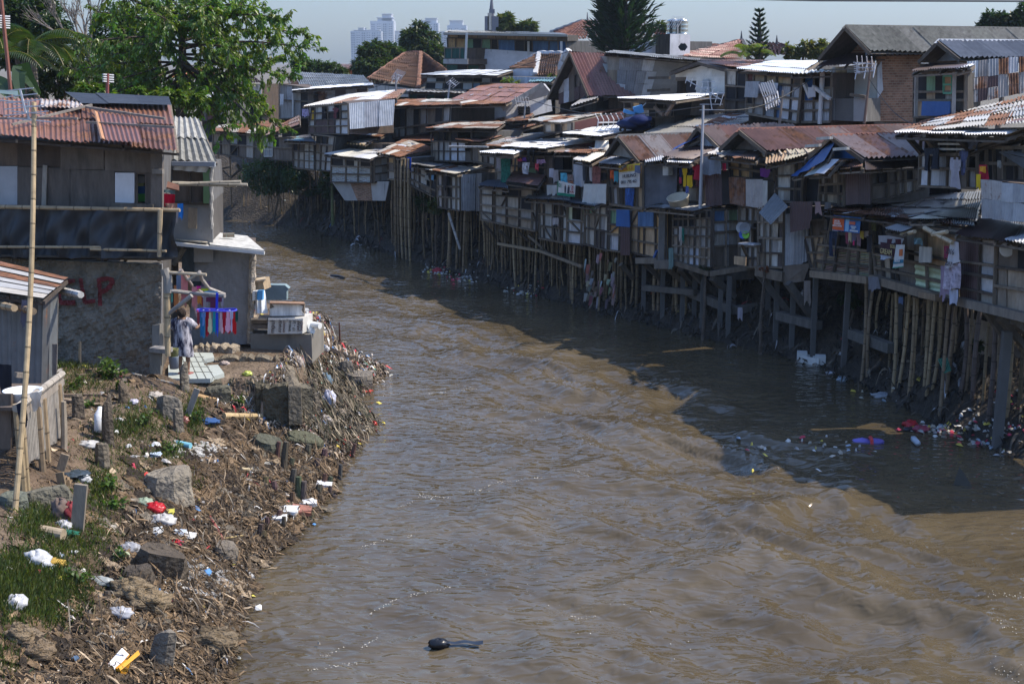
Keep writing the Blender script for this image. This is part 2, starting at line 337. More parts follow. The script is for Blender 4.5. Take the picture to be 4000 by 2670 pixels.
# ---------------------------------------------------------------- river water
def water_mat():
 m = bpy.data.materials.new('water'); m.use_nodes = True; nt = m.node_tree; L = nt.links; b = nt.nodes['Principled BSDF']
 b.inputs['IOR'].default_value = 1.33; b.inputs['Roughness'].default_value = .03; b.inputs['Specular IOR Level'].default_value = .5
 tc = _n(nt, 'ShaderNodeTexCoord')
 nz = _n(nt, 'ShaderNodeTexNoise'); nz.inputs['Scale'].default_value = .35; nz.inputs['Detail'].default_value = 6; L.new(tc.outputs['Object'], nz.inputs['Vector'])
 cr = _n(nt, 'ShaderNodeValToRGB'); cr.color_ramp.elements[0].color = (.067, .051, .029, 1); cr.color_ramp.elements[1].color = (.108, .084, .050, 1); cr.color_ramp.elements[0].position = .3; cr.color_ramp.elements[1].position = .7
 L.new(nz.outputs[0], cr.inputs[0]); L.new(cr.outputs[0], b.inputs['Base Color'])
 mp = _n(nt, 'ShaderNodeMapping'); mp.inputs['Scale'].default_value = (.75, 1.35, 1); mp.inputs['Rotation'].default_value = (0, 0, .3); L.new(tc.outputs['Object'], mp.inputs[0])
 prev = None
 for scl, dist, typ in ((1.3, .05, 'RIDGED_MULTIFRACTAL'), (3.2, .06, 'FBM')):
  n = _n(nt, 'ShaderNodeTexNoise'); n.noise_type = typ; n.inputs['Scale'].default_value = scl; n.inputs['Detail'].default_value = 1.2; n.inputs['Roughness'].default_value = .4; n.inputs['Distortion'].default_value = .6; L.new(mp.outputs[0], n.inputs['Vector'])
  bp = _n(nt, 'ShaderNodeBump'); bp.inputs['Strength'].default_value = 1; bp.inputs['Distance'].default_value = dist; L.new(n.outputs[0], bp.inputs['Height'])
  if prev: L.new(prev.outputs[0], bp.inputs['Normal'])
  prev = bp
 n = _n(nt, 'ShaderNodeTexNoise'); n.inputs['Scale'].default_value = 13; n.inputs['Detail'].default_value = 2; L.new(mp.outputs[0], n.inputs['Vector'])
 k = _n(nt, 'ShaderNodeTexNoise'); k.inputs['Scale'].default_value = .9; k.inputs['Detail'].default_value = 4; k.inputs['Roughness'].default_value = .65; L.new(mp.outputs[0], k.inputs['Vector'])
 kr = _n(nt, 'ShaderNodeMapRange'); kr.inputs[1].default_value = .56; kr.inputs[2].default_value = .7; L.new(k.outputs[0], kr.inputs[0])
 bp = _n(nt, 'ShaderNodeBump'); bp.inputs['Distance'].default_value = .022; L.new(kr.outputs[0], bp.inputs['Strength']); L.new(n.outputs[0], bp.inputs['Height']); L.new(prev.outputs[0], bp.inputs['Normal']); prev = bp
 L.new(prev.outputs[0], b.inputs['Normal']); return m
def water_h(X, Yy):
 d = np.minimum(seg_dist(X, Yy, LS), seg_dist(X, Yy, RS)); cen = np.clip((d - .4) / 4, 0.08, 1) * np.clip((seg_dist(X, Yy, RS) - 1) / 5, .15, 1)
 calm = .55 + .45 * np.sin(X * .35 + Yy * .22 + 1.5 * np.sin(Yy * .13))
 z = np.zeros(X.shape)
 rs = np.random.RandomState(3); wx = X + .5 * np.sin(Yy * .9 + X * .4) + .3 * np.sin(Yy * 1.9 + 1); wy = Yy + .5 * np.sin(X * .8 + Yy * .3) + .22 * np.sin(X * 2.3 + Yy)
 for k in range(26):
  f = 1.1 * 1.13 ** k; a = (.06 if k < 9 else .075) / (f ** .95); th = rs.normal(1.25, .75)
  ph = (wx * math.cos(th) + wy * math.sin(th)) * f + rs.uniform(0, 6.28)
  z += a * (1.6 * (1 - 1.6 * np.abs(np.sin(ph * .5)) ** .75) if k % 3 == 0 else np.sin(ph))
 return z * cen * (.45 + .75 * calm) - .0
wt = grid_mesh('river_water', np.concatenate([-25 - far[:4][::-1], np.arange(-25, 17, .11), 17 + far[:4]]), np.concatenate([12 - far[:4][::-1], np.arange(12, 62, .11), np.arange(62, 95, .22), 95 + far[:3]]), water_h, None, water_mat())
tag(wt, kind='structure')
# ---------------------------------------------------------------- haze
hz = MB(); hz.box(V((0, 1200, -2.5)), 4600, 3000, 122, (1, 1, 1), 'plain'); ho = hz.build('haze'); ho.data.materials.clear()
hm = bpy.data.materials.new('haze'); hm.use_nodes = True; hn = hm.node_tree; hn.nodes.remove(hn.nodes['Principled BSDF'])
pv = hn.nodes.new('ShaderNodeVolumePrincipled'); pv.inputs['Color'].default_value = (.72, .85, 1, 1); pv.inputs['Density'].default_value = .0002; pv.inputs['Anisotropy'].default_value = .35
hn.links.new(pv.outputs[0], hn.nodes['Material Output'].inputs['Volume']); ho.data.materials.append(hm); tag(ho, kind='stuff')
# ---------------------------------------------------------------- house kit
# panel kinds: (material, palette, corrugation pitch, amplitude, sheet width, sheet height)
PK = {
 'g': ('board', [cv(.31, .285, .25), cv(.38, .35, .31), cv(.29, .275, .26), cv(.26, .21, .16)], 0, 0, 9, 9),
 'G': ('board', [cv(0.45, 0.48, 0.54), cv(0.39, 0.435, 0.51)], 0, 0, 9, 9),
 'd': ('board', [cv(0.128, 0.105, 0.087), cv(0.165, 0.135, 0.112)], 0, 0, 9, 9),
 'p': ('board', [cv(0.442, 0.312, 0.195), cv(0.377, 0.273, 0.176)], 0, 0, 9, 9),
 'y': ('board', [cv(0.52, 0.325, 0.156), cv(0.468, 0.299, 0.143)], 0, 0, 9, 9),
 'w': ('board', [cv(.46, .45, .42), cv(.38, .375, .36)], 0, 0, 9, 9),
 'k': ('darkmesh', [cv(.022, .022, .026), cv(.03, .028, .03)], 0, 0, 9, 9),
 'n': ('darkmesh', [cv(0.128, 0.135, 0.158)], 0, 0, 9, 9),
 'b': ('tarp', [cv(.02, .10, .30)], 0, 0, 9, 9),
 'e': ('board', [cv(0.208, 0.338, 0.208)], 0, 0, 9, 9),
 't': ('board', [cv(.03, .10, .085)], 0, 0, 9, 9),
 'm': ('metal', [cv(0.075, 0.045, 0.05, 0.25), cv(0.098, 0.06, 0.063, 0.2)], .1, .012, .8, 9),
 'c': ('metal', [cv(0.33, 0.345, 0.375, 0.2), cv(0.405, 0.42, 0.45, 0.12), cv(0.27, 0.285, 0.315, 0.35)], .1, .012, .8, 9),
 'r': ('metal', [cv(0.33, 0.315, 0.315, 0.55), cv(0.24, 0.15, 0.12, 0.75), cv(0.375, 0.36, 0.36, 0.42)], .1, .012, .8, 9),
 'C': ('metal', [cv(.15, .16, .17, .35), cv(.12, .125, .135, .45)], .13, .016, .8, 9),
 'z': ('metal', [cv(0.546, 0.572, 0.611, 0.08), cv(0.468, 0.481, 0.52, 0.15)], .1, .012, .8, 9),
 'j': ('board', [cv(.46, .43, .38), cv(.24, .23, .22), cv(.40, .36, .30), cv(.08, .065, .06)], .12, .008, .3, 9),
 'l': ('board', [cv(0.572, 0.585, 0.468), cv(0.52, 0.585, 0.429)], 0, 0, 9, 9),
 'L': ('metal', [cv(.50, .58, .38, .03)], .16, .015, 9, 9),
 's': ('wood', [cv(0.345, 0.285, 0.225), cv(0.285, 0.24, 0.195), cv(0.39, 0.315, 0.24)], .09, .016, .5, 9),
 'v': ('wood', [cv(0.351, 0.286, 0.208), cv(0.299, 0.247, 0.189)], 0, 0, 9, 9),
 'i': ('brick', [cv(.30, .16, .10)], 0, 0, 9, 9),
 'I': ('brick', [cv(.42, .38, .35)], 0, 0, 9, 9),
 'x': ('plaster', [cv(0.351, 0.345, 0.338)], 0, 0, 9, 9),
 'W': ('plaster', [cv(.50, .51, .55)], 0, 0, 9, 9),
 'V': ('plaster', [cv(.60, .57, .52)], 0, 0, 9, 9),
 'M': ('plaster', [cv(.13, .055, .05)], 0, 0, 9, 9),
 'D': ('plaster', [cv(.11, .105, .10)], 0, 0, 9, 9),
 'B': ('board', [cv(0.08, 0.15, 0.28)], 0, 0, 9, 9),
 'u': ('board', [cv(0.117, 0.182, 0.26)], 0, 0, 9, 9),
}
RUST = [cv(.20, .10, .07, .8), cv(.23, .13, .09, .62), cv(.17, .085, .06, .9), cv(.26, .19, .15, .55)]
MIX = [cv(.20, .10, .07, .8), cv(.36, .36, .36, .3), cv(.30, .30, .30, .5), cv(.40, .38, .34, .25), cv(.17, .085, .06, .9), cv(.18, .1, .07, .75)]
MIXR = [cv(.20, .10, .07, .85), cv(.36, .33, .29, .45), cv(.16, .085, .06, .9), cv(.19, .1, .07, .8), cv(.22, .13, .09, .7), cv(.42, .40, .36, .25)]
ZINC = [cv(.60, .61, .63, .06), cv(.52, .53, .56, .14), cv(.64, .65, .66, .02)]
ZWHT = [cv(.78, .79, .80, .03), cv(.72, .73, .75, .08), cv(.80, .80, .80, 0)]
GREY = [cv(.24, .24, .245, .12), cv(.20, .20, .205, .2), cv(.28, .28, .285, .08)]
ASB = [cv(.22, .215, .20), cv(.19, .185, .175), cv(.25, .24, .225)]
MAROON = [cv(.19, .082, .048, .5), cv(.22, .097, .055, .4), cv(.16, .068, .042, .6)]
BROWN = [cv(.24, .125, .09, .5), cv(.21, .11, .08, .6), cv(.29, .20, .155, .45), cv(.19, .10, .075, .7)]
DKMAR = [cv(.055, .032, .03, .3), cv(.07, .045, .04, .3)]
WOODC = [cv(.10, .08, .062), cv(.14, .112, .085), cv(.075, .06, .05), cv(.19, .155, .12)]
BAMB = [cv(.36, .27, .16), cv(.30, .22, .135), cv(.40, .30, .18), cv(.27, .20, .13)]
def bil(c, u, t): return c[0].lerp(c[1], u).lerp(c[3].lerp(c[2], u), t)
class House:
 def __init__(s, name, label, cat='shack', group=None, at=None):
  s.t = thing(name, label, cat, at, group) if at is not None else None; s.args = (name, label, cat, group); s.n = {}
 def ens(s, p):
  if s.t is None:
   name, label, cat, group = s.args; s.t = thing(name, label, cat, V((p.x, p.y, max(0, gh(p.x, p.y)))), group)
 def add(s, name, mb, parent=None):
  s.ens(mb.v[0]); o = mb.build(name, parent or s.t); return o
 def pts(s, r, P, d):
  ds = d if hasattr(d, '__len__') else [d] * len(P)
  if len(ds) == 2 and len(P) == 4: ds = [ds[0], ds[1], ds[1], ds[0]]
  return [pt(r, p[0], p[1], q) for p, q in zip(P, ds)]
 def wall(s, r, P, d, cells, us=None, ts=None, frame=True, depth=2.5, fw=.07, name='wall', shell=True, down=None, dia=0, rs=1):
  C = s.pts(r, P, d) if d is not None else P
  if d is not None and hasattr(d, '__len__') and len(d) == 2 and d[1] - d[0] > .75 and d[0] < 9:
   g = inl(r, P[0][0], P[0][1], d[0]); c0 = pt(r, *P[0], d[0]); Q = []
   for q in P:
    v = ray(*rp(r, *q)); den = v.x * g.y - v.y * g.x; Q.append(CAM + v * ((c0.x * g.y - c0.y * g.x) / den if abs(den) > 1e-6 else 1e9))
   if all(0 < (q - c0).dot(g) + .5 < 14 for q in Q): C = Q
  ng = inl(r, P[0][0], P[0][1], 0) if d is not None else V((0, 1, 0))
  nr = len(cells); nc = max(len(c) for c in cells)
  if all(len(c) == nc for c in cells):
   for i in range(1, nc - 1):
    if all(c[i] in 'o.' for c in cells): cells = cells[:-1] + [cells[-1][:i] + 'd' + cells[-1][i + 1:]]
  ts = ts or [i / nr for i in range(nr + 1)]; us = us or [i / nc for i in range(nc + 1)]
  mb = MB(); n = (C[1] - C[0]).cross(C[3] - C[0]).normalized(); n = n if n.dot(CAM - C[0]) > 0 else -n
  for j, row in enumerate(cells):
   k = len(row); uu = us if k == nc else [i / k for i in range(k + 1)]
   for i, ch in enumerate(row):
    if ch == 'o' and R.random() < .3: ch = R.choice('dgd')
    if ch in 'o.': continue
    a, b, c2, e = bil(C, uu[i], ts[j]), bil(C, uu[i + 1], ts[j]), bil(C, uu[i + 1], ts[j + 1]), bil(C, uu[i], ts[j + 1])
    if ch == 'h':
     for q in range(9):
      t0 = q / 9 + R.uniform(0, .02); t1 = t0 + R.uniform(.06, .085); mb.slab(a.lerp(e, t0), b.lerp(c2, t0 + R.uniform(-.01, .01)), b.lerp(c2, t1), a.lerp(e, t1), .02, [x * R.uniform(.8, 1.2) for x in (.25, .2, .145)], 'wood')
     continue
    m, pal, pitch, amp, cw, rh = PK[ch]
    if pitch:
     if ch == 'L': mb.field(e, a, b, c2, cw, rh, pal, pitch, amp, m, jit=.01, lift=.0)
     else: mb.field(a, b, c2, e, cw, rh, pal, pitch, amp, m, jit=.02, lift=.012)
    else:
     col = R.choice(pal); kk = R.uniform(.85, 1.12); mb.slab(a, b, c2, e, .03, (col[0] * kk, col[1] * kk, col[2] * kk), m, off=R.uniform(0, .008))
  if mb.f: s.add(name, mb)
  if frame:
   fb = MB(); o = n * .05
   us = [u if u in (us[0], us[-1]) else u + R.uniform(-.12, .12) * (us[1] - us[0]) for u in us]; ts = [t if t in (ts[0], ts[-1]) else t + R.uniform(-.12, .12) * (ts[1] - ts[0]) for t in ts]
   for u in us:
    if 0 < u < 1 and R.random() < .3: continue
    fb.bar(bil(C, u + R.uniform(-.01, .01), 0) + o, bil(C, u, 1) + o + n * .002, fw * R.uniform(.8, 1.2), fw, R.choice(WOODC), 'wood')
   for t in ts: fb.bar(bil(C, 0, t) + o * 1.06, bil(C, 1, t) + o * 1.06, fw, fw * R.uniform(.8, 1.2), R.choice(WOODC), 'wood')
   for q in range(dia):
    i = R.randrange(nc); j = R.randrange(nr); x0, x1 = (us[i], us[i + 1]) if R.random() < .5 else (us[i + 1], us[i])
    fb.bar(bil(C, x0, ts[j]) + o * 1.15, bil(C, x1, ts[j + 1]) + o * 1.15, fw * .8, fw * .7, R.choice(WOODC), 'wood')
   s.add('frame', fb)
  if shell:
   sb = MB(); iv = ng * depth
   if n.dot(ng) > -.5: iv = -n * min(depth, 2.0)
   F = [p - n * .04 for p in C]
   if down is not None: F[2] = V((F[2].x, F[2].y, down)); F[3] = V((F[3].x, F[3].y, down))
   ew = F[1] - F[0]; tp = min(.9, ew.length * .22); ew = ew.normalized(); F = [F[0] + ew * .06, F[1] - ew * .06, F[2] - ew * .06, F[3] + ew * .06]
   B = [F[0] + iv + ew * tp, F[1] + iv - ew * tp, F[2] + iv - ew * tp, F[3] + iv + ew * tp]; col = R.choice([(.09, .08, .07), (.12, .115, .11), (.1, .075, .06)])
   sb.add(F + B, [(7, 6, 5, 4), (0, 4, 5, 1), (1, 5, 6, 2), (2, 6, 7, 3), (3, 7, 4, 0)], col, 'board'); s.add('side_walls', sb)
  s.C = C; s.nn = n
  return C
 def roof(s, r, P, d, pal, cw=.8, rh=1.8, pitch=.115, amp=.024, m='metal', name='roof', jit=.05, fascia=None, junk=0, drop=0.):
  C = s.pts(r, P, d) if d is not None else P
  mb = MB(); A, B, Cc, D = C
  mb.field(A, B, Cc, D, cw, rh, pal, pitch, amp, m, jit=jit, lift=.03)
  n = (B - A).cross(D - A).normalized(); n = n if n.z > 0 else -n
  for q in range(junk):
   c = bil(C, R.uniform(.05, .95), R.uniform(.05, .95)) + n * .05; e = (B - A).normalized(); f = (D - A).normalized(); a = R.uniform(0, 6.28)
   g = e * math.cos(a) + f * math.sin(a); h2 = f * math.cos(a) - e * math.sin(a); L1 = R.uniform(.1, .7); L2 = R.uniform(.05, .25)
   cl = R.choice([(.2, .11, .08, .7), (.6, .6, .6, .1), (.1, .1, .1, 0), (.3, .25, .18, .2), (.45, .45, .45, .3)])
   mb.add([c - g * L1 - h2 * L2, c + g * L1 - h2 * L2, c + g * L1 + h2 * L2 + n * .04, c - g * L1 + h2 * L2 + n * .02], [(0, 1, 2, 3)], cl, 'metal')
  s.add(name, mb)
  # purlins and rafters under the sheets
  rb = MB(); K = max(2, int((B - A).length / 1.1)); o = -n * .07
  for i in range(K + 1): rb.bar(bil(C, i / K, .02) + o, bil(C, i / K, .985) + o, .05, .07, R.choice(WOODC), 'wood')
  for t in (.06, .5, .95): rb.bar(bil(C, 0, t) + o * 1.7, bil(C, 1, t) + o * 1.7, .05, .05, R.choice(WOODC), 'wood')
  if fascia:
   f = MB(); f.bar(D + n * -.02, Cc + n * -.02, .05, .16, fascia, 'plain'); s.add('fascia', f)
  s.add('rafters', rb)
  return C
 def gable(s, r, rf, eR, eL, d, L, pal, wallk='g', rec=.25, cw=.8, rh=1.8, pitch=.17, ridge=None, tip=0., m='metal', amp=.036):
  A = pt(r, rf[0], rf[1], d); E1 = pt(r, eR[0], eR[1], d); E2 = pt(r, eL[0], eL[1], d); n = inl(r, rf[0], rf[1], d); b = n * L + V((0, 0, tip))
  for nm, P in (('roof', (A, A + b, E1 + b, E1)), ('roof', (A + b, A, E2, E2 + b))):
   mb = MB(); mb.field(*P, cw, rh, pal, pitch, amp, m, jit=.05, lift=.03)
   P2 = [p - V((0, 0, .06)) for p in P]; mb.field(*P2, 20, 20, [cv(.09, .075, .06)], 0, 0, 'board', jit=0, lift=0); s.add(nm, mb)
  if ridge:
   mb = MB(); mb.prism([A + V((-.16, -.1, -.06)), A + V((0, 0, .07)), A + V((.16, .1, -.08))], b, ridge, 'plaster'); s.add('ridge_cap', mb)
  g = MB(); fb = MB(); f = n * rec; Z = V((0, 0, .1)); mm, pl, *_ = PK[wallk]
  T = [A + f - Z * 1.2, E1.lerp(A, .1) + f - Z * .7, E2.lerp(A, .1) + f - Z * .7]; g.prism([T[0], T[1], T[2]], n * .06, R.choice(pl), mm); s.add('gable_wall', g)
  for e in (E1, E2): fb.bar(A - n * .02 - Z * .5, e - n * .02 - Z * .5, .05, .12, R.choice(WOODC), 'wood')
  s.add('bargeboard', fb)
  return A, E1, E2, b
 def win(s, r, p0, p1, d, panes=(2, 2), col=(.5, .48, .44), glass=(.30, .31, .32), name='window', m='plain'):
  C = s.pts(r, [(p0[0], p0[1]), (p1[0], p0[1]), (p1[0], p1[1]), (p0[0], p1[1])], d)
  n = (C[1] - C[0]).cross(C[3] - C[0]).normalized(); n = n if n.dot(CAM - C[0]) > 0 else -n
  fb = MB()
  for i in range(panes[0] + 1): fb.bar(bil(C, i / panes[0], 0) + n * .075, bil(C, i / panes[0], 1) + n * .075, .055, .05, col, 'plain')
  for i in range(panes[1] + 1): fb.bar(bil(C, 0, i / panes[1]) + n * .079, bil(C, 1, i / panes[1]) + n * .079, .05, .055, col, 'plain')
  o = s.add(name, fb); pb = MB(); pb.slab(*C, .02, glass, m, off=.055); pb.build('pane', o); return o
 def panel(s, name, r, P, d, ch, off=.08, th=.03):
  C = s.pts(r, P, d); mb = MB(); m, pal, pitch, amp, cw, rh = PK[ch]
  if pitch:
   n = (C[1] - C[0]).cross(C[3] - C[0]).normalized(); n = n if n.dot(CAM - C[0]) > 0 else -n; C = [c + n * off for c in C]; mb.field(*C, cw, rh, pal, pitch, amp, m, jit=.03)
  else: mb.slab(*C, th, R.choice(pal), m, off=off)
  return s.add(name, mb)
 def beam(s, r, p, q, d, wd=.12, ht=.12, name='beam', col=None, m='wood'):
  dd = d if hasattr(d, '__len__') else (d, d); mb = MB(); mb.bar(pt(r, p[0], p[1], dd[0]), pt(r, q[0], q[1], dd[1]), wd, ht, col or R.choice(WOODC), m); return s.add(name, mb)
 def stilt(s, r, p, d, x2=None, rad=.055, d2=None, m='bamboo', col=None, name='stilt', sq=0):
  a = pt(r, p[0], p[1], d); x, y = rp(r, x2 if x2 is not None else p[0], p[1]); d2 = d if d2 is None else d2
  Y, n = YB(x, y + 200, d2); b = atY(x, y, Y); g = max(gh(b.x, b.y), -.3) - .25; b = V((b.x, b.y, g)); mb = MB()
  if sq: mb.bar(a, b, sq, sq, col or (.11, .105, .10), 'plaster')
  else: mb.pole(a, b, rad, col or (lambda k: [c * k for c in R.choice(BAMB)])(R.uniform(.35, .95)), m, bend=R.uniform(0, .14), r2=rad * 1.05)
  return s.add(name, mb)
 def stilts(s, r, p0, p1, n, d=(.0, .9), rad=.055, m='bamboo', sq=0):
  n = int(n * 1.35); rad *= .68
  for i in range(n):
   t = (i + R.uniform(.1, .9)) / n; x = p0[0] + (p1[0] - p0[0]) * t; y = p0[1] + (p1[1] - p0[1]) * t; dd = R.uniform(*d)
   s.stilt(r, (x, y), dd, x + R.uniform(-26, 26) * REG[r][2] / 2.5, rad * R.uniform(.45, 1.05), dd + R.uniform(-.1, .25), m, sq=sq)
def ground_under(p): return max(0.0, gh(p.x, p.y))
# ---------------------------------------------------------------- right bank, front row (far to near)
ROW = 'stilt shacks along the far bank'
h = House('riverside_shack', 'dark shack half hidden behind leafy tree at the river bend', group=ROW)
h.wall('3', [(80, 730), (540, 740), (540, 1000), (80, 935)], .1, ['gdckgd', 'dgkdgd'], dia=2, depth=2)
h.roof('3', [(130, 685), (620, 640), (560, 765), (60, 738)], (3, 3, -.3, -.3), MIXR)
h.stilts('3', (90, 935), (540, 1000), 4)
for q in range(9):
 x = R.uniform(150, 900); y = R.uniform(1000, 1150); h.beam('3', (x, y), (x + R.uniform(-200, 120), y + R.uniform(20, 90)), (R.uniform(.2, 1), R.uniform(.2, 1)), .09, .09, 'plank')
h = House('riverside_shack', 'small shack with white four-pane window and orange rusty roof', group=ROW)
h.wall('3', [(550, 790), (815, 795), (815, 1005), (550, 990)], .1, ['gkdd', 'dddd'], depth=2); h.win('3', (556, 835), (630, 965), .1)
h.roof('3', [(650, 695), (868, 590), (872, 680), (560, 778)], (3, 4, -.3, -.3), RUST); h.stilts('3', (555, 990), (815, 1005), 5)
h = House('riverside_shack', 'grey lattice shack with small white window and blue-grey awning', group=ROW)
h.wall('3', [(818, 830), (1012, 832), (1012, 1090), (818, 1068)], 0, ['kdgg', 'gggg', 'gggI'], depth=2); h.win('3', (932, 868), (1003, 936), 0); h.panel('wall_patch', '3', [(930, 945), (1010, 948), (1010, 1078), (930, 1072)], 0, 'I')
h.roof('3', [(850, 785), (965, 765), (1012, 838), (720, 825)], (1.8, 1.8, -.6, -.6), [cv(.12, .14, .17, .1), cv(.16, .28, .34, .05), cv(.1, .1, .11, .3)]); h.stilts('3', (820, 1070), (1160, 1095), 8)
h = House('balcony_house', 'two-storey shack with corrugated white side wall and maroon balcony', 'house', ROW)
h.wall('3', [(1012, 765), (1200, 785), (1165, 1100), (1012, 1090)], .05, ['okg', 'ggg', 'ggx', 'ggx'], depth=2)
h.wall('3', [(960, 515), (1320, 480), (1325, 762), (960, 752)], .2, ['owkrkw', 'owkkkw', 'wmmmzz', 'mmmmzz'], depth=3, rs=0)
h.wall('3', [(1320, 480), (1742, 440), (1725, 675), (1330, 715)], (.2, 3.2), ['zzz'], frame=False)
h.roof('3', [(1320, 395), (1845, 350), (1760, 437), (895, 510)], (2.5, 6, 3.4, -.5), [cv(.5, .5, .5, .25), cv(.42, .41, .4, .35), cv(.6, .61, .63, .1), cv(.25, .15, .1, .7)])
h = House('shack_with_porch', 'grey hut with white porch post and dull grey ridged roof', 'house', 'houses of the second row')
h.wall('3', [(690, 300), (1010, 345), (1010, 610), (690, 620)], 6, ['gcgko', 'gggkg'], down=2.5)
h.wall('3', [(1010, 372), (1490, 318), (1490, 410), (1010, 470)], 6.3, ['rrmrm'], shell=False, frame=False)
h.roof('3', [(815, 192), (1460, 225), (1525, 303), (880, 352)], (13, 12.5, 7.2, 6.5), ASB, pitch=.18, amp=.03, fascia=(.5, .52, .55))
h.roof('3', [(765, 250), (815, 195), (880, 352), (800, 335)], (9, 13, 6.5, 6.2), RUST)
h.roof('3', [(880, 340), (1540, 296), (1548, 316), (798, 364)], (6.6, 6.6, 5.6, 5.6), ZWHT)
mb = MB(); mb.pole(pt('3', 810, 360, 5.8), pt('3', 808, 605, 5.8), .07, (.55, .54, .52), 'plain'); h.add('post', mb)
h = House('block_house', 'pale block-walled house with exposed brick base and flat zinc roof', 'house', ROW)
h.wall('3', [(1165, 970), (1552, 985), (1552, 1205), (1165, 1200)], -.1, ['kgkwgko', 'IIIIIII', 'IIIIIII'], ts=[0, .33, .66, 1], us=[0, .28, .36, .55, .66, .7, .97, 1], depth=2.5, rs=0)
h.wall('3', [(1170, 1203), (1690, 1195), (1655, 1372), (1285, 1370)], .0, ['xixx'], us=[0, .33, .7, .9, 1], depth=2, frame=False)
h.wall('3', [(1552, 985), (1690, 960), (1690, 1190), (1552, 1200)], (-.1, 1.4), ['gx', 'xg', 'gx'], shell=False)
h.roof('3', [(1330, 895), (1640, 872), (1640, 942), (1095, 950)], (2.4, 2.6, .9, -.6), [cv(.5, .5, .5, .1), cv(.42, .43, .46, .2), cv(.55, .53, .48, .15)])
h.roof('3', [(1330, 895), (1640, 942), (1512, 998), (1095, 950)], (1.0, 1.2, -.55, -.6), [cv(.55, .55, .55, .05), cv(.46, .46, .48, .15), cv(.5, .48, .42, .2)], name='awning')
h.stilts('3', (1180, 1370), (1690, 1372), 9, rad=.07)
h = House('rusty_roof_shack', 'low shack whose rusty roof shows a row of pale rafter ends', group=ROW)
h.wall('3', [(1195, 845), (1700, 850), (1700, 960), (1195, 915)], 1.8, ['wrkwwgok'], depth=2)
h.roof('3', [(1330, 758), (1722, 742), (1460, 858), (1158, 832)], (4.5, 4.5, .9, .9), MIXR, junk=6)
h.roof('3', [(1390, 720), (1722, 670), (1722, 745), (1330, 765)], (7, 7.5, 4.6, 4.6), BROWN)
for q in range(11):
 x = 1170 + q * 28; h.beam('3', (x, 836 + q * 2.2), (x + 60, 800 + q * 2), (.75, 2.2), .08, .07, 'rafter_end', (.42, .30, .16))
h = House('riverside_shack', 'shack with bamboo balcony rail and rust patched roof on tall bamboo', group=ROW)
h.wall('3', [(1690, 960), (1895, 980), (1895, 1195), (1690, 1170)], .2, ['ykoky', 'dkdkd', 'ggokg'], depth=2)
h.roof('3', [(1830, 812), (2110, 890), (1790, 978), (1575, 935)], (3, 2.5, -.3, -.3), MIXR, junk=5)
h.roof('3', [(1900, 765), (2205, 755), (2180, 835), (1800, 825)], (6, 6, 3.2, 3.2), MAROON, name='upper_roof')
h.stilts('3', (1690, 1180), (1930, 1210), 11, rad=.06)
for q in range(5): h.stilt('3', (1740 + q * 32, 985), -.15, 1735 + q * 34, .05)
h = House('riverside_shack', 'grey corrugated hut with open doorway beside tall bamboo posts', group=ROW)
h.wall('7', [(10, 645), (285, 722), (280, 975), (10, 835)], .15, ['cdgko', 'cgwok', 'cgook'], depth=2)
h.roof('7', [(120, 598), (430, 640), (225, 668), (15, 632)], (2.2, 1.8, -.4, -.4), GREY); h.stilts('7', (10, 840), (280, 975), 8)
h = House('riverside_shack', 'shack clad in blue-grey and brown upright sheets on bamboo legs', group=ROW)
h.wall('7', [(292, 735), (525, 735), (527, 1105), (297, 1066)], -.1, ['rdoww', 'rdoww', 'rdgww'], depth=2.2, rs=0)
h.wall('7', [(525, 735), (732, 722), (727, 1108), (527, 1105)], (-.1, 1.0), ['cccr'], shell=False, frame=False)
h.roof('7', [(560, 603), (885, 642), (475, 738), (150, 692)], (3.2, 3, -.5, -.5), MIX, junk=7)
for x0, x1 in ((400, 372), (430, 400), (450, 412), (490, 470), (530, 505), (565, 540), (585, 568), (345, 322)): h.stilt('7', (x0, 1100), R.uniform(-.1, .3), x1, .052)
h.stilts('7', (560, 1105), (730, 1108), 5, d=(.6, 1.6))
mb = MB(); mb.pole(pt('7', 398, 1130, -.2), pt('7', 515, 1500, -.2), .06, (.36, .33, .3)); h.add('brace', mb)
h = House('balcony_house', 'rust roofed shack with grey woven balcony rail above a long awning', 'house', ROW)
h.wall('7', [(230, 295), (640, 300), (640, 602), (235, 592)], 1.6, ['okokoo', 'gggzzo', 'ggczzd'], depth=3, fw=.06)
h.wall('7', [(640, 420), (880, 560), (880, 640), (640, 600)], (1.6, 1.2), ['dpdg'], shell=False)
h.roof('7', [(480, 200), (1000, 195), (885, 275), (165, 268)], (6, 7, 1.2, 1.1), MIXR)
h.roof('7', [(905, 288), (1385, 206), (720, 414), (460, 382)], (7, 9, .8, .8), BROWN, junk=8, name='lower_roof')
h.roof('7', [(1090, 330), (1570, 300), (1040, 455), (770, 440)], (5, 8, 1.2, .6), GREY, junk=3, name='side_roof')
h.roof('7', [(140, 1190 - 560), (10, 632), (15, 640), (120, 640)], (1, 1, .5, .5), GREY, name='sill')
h = House('white_house', 'whitewashed house with big brown sheet roof and pale gable', 'house', 'houses of the second row')
h.wall('3', [(1725, 520), (2260, 505), (2250, 705), (1730, 805)], 5.2, ['okwkwokw', 'gggkgkgg'], ts=[0, .68, 1], depth=3, down=2.5, rs=0)
h.wall('4', [(395, 985), (885, 955), (885, 1130), (395, 1168)], (6.2, 7.6), ['W'], depth=5, frame=False, down=2.5)
h.wall('4', [(885, 955), (1290, 850), (1310, 1020), (885, 1130)], (7.6, 10), ['W'], frame=False, shell=False)
h.win('4', (1002, 980), (1114, 1055), 8.4, (2, 3), (.10, .09, .08), (.03, .03, .035))
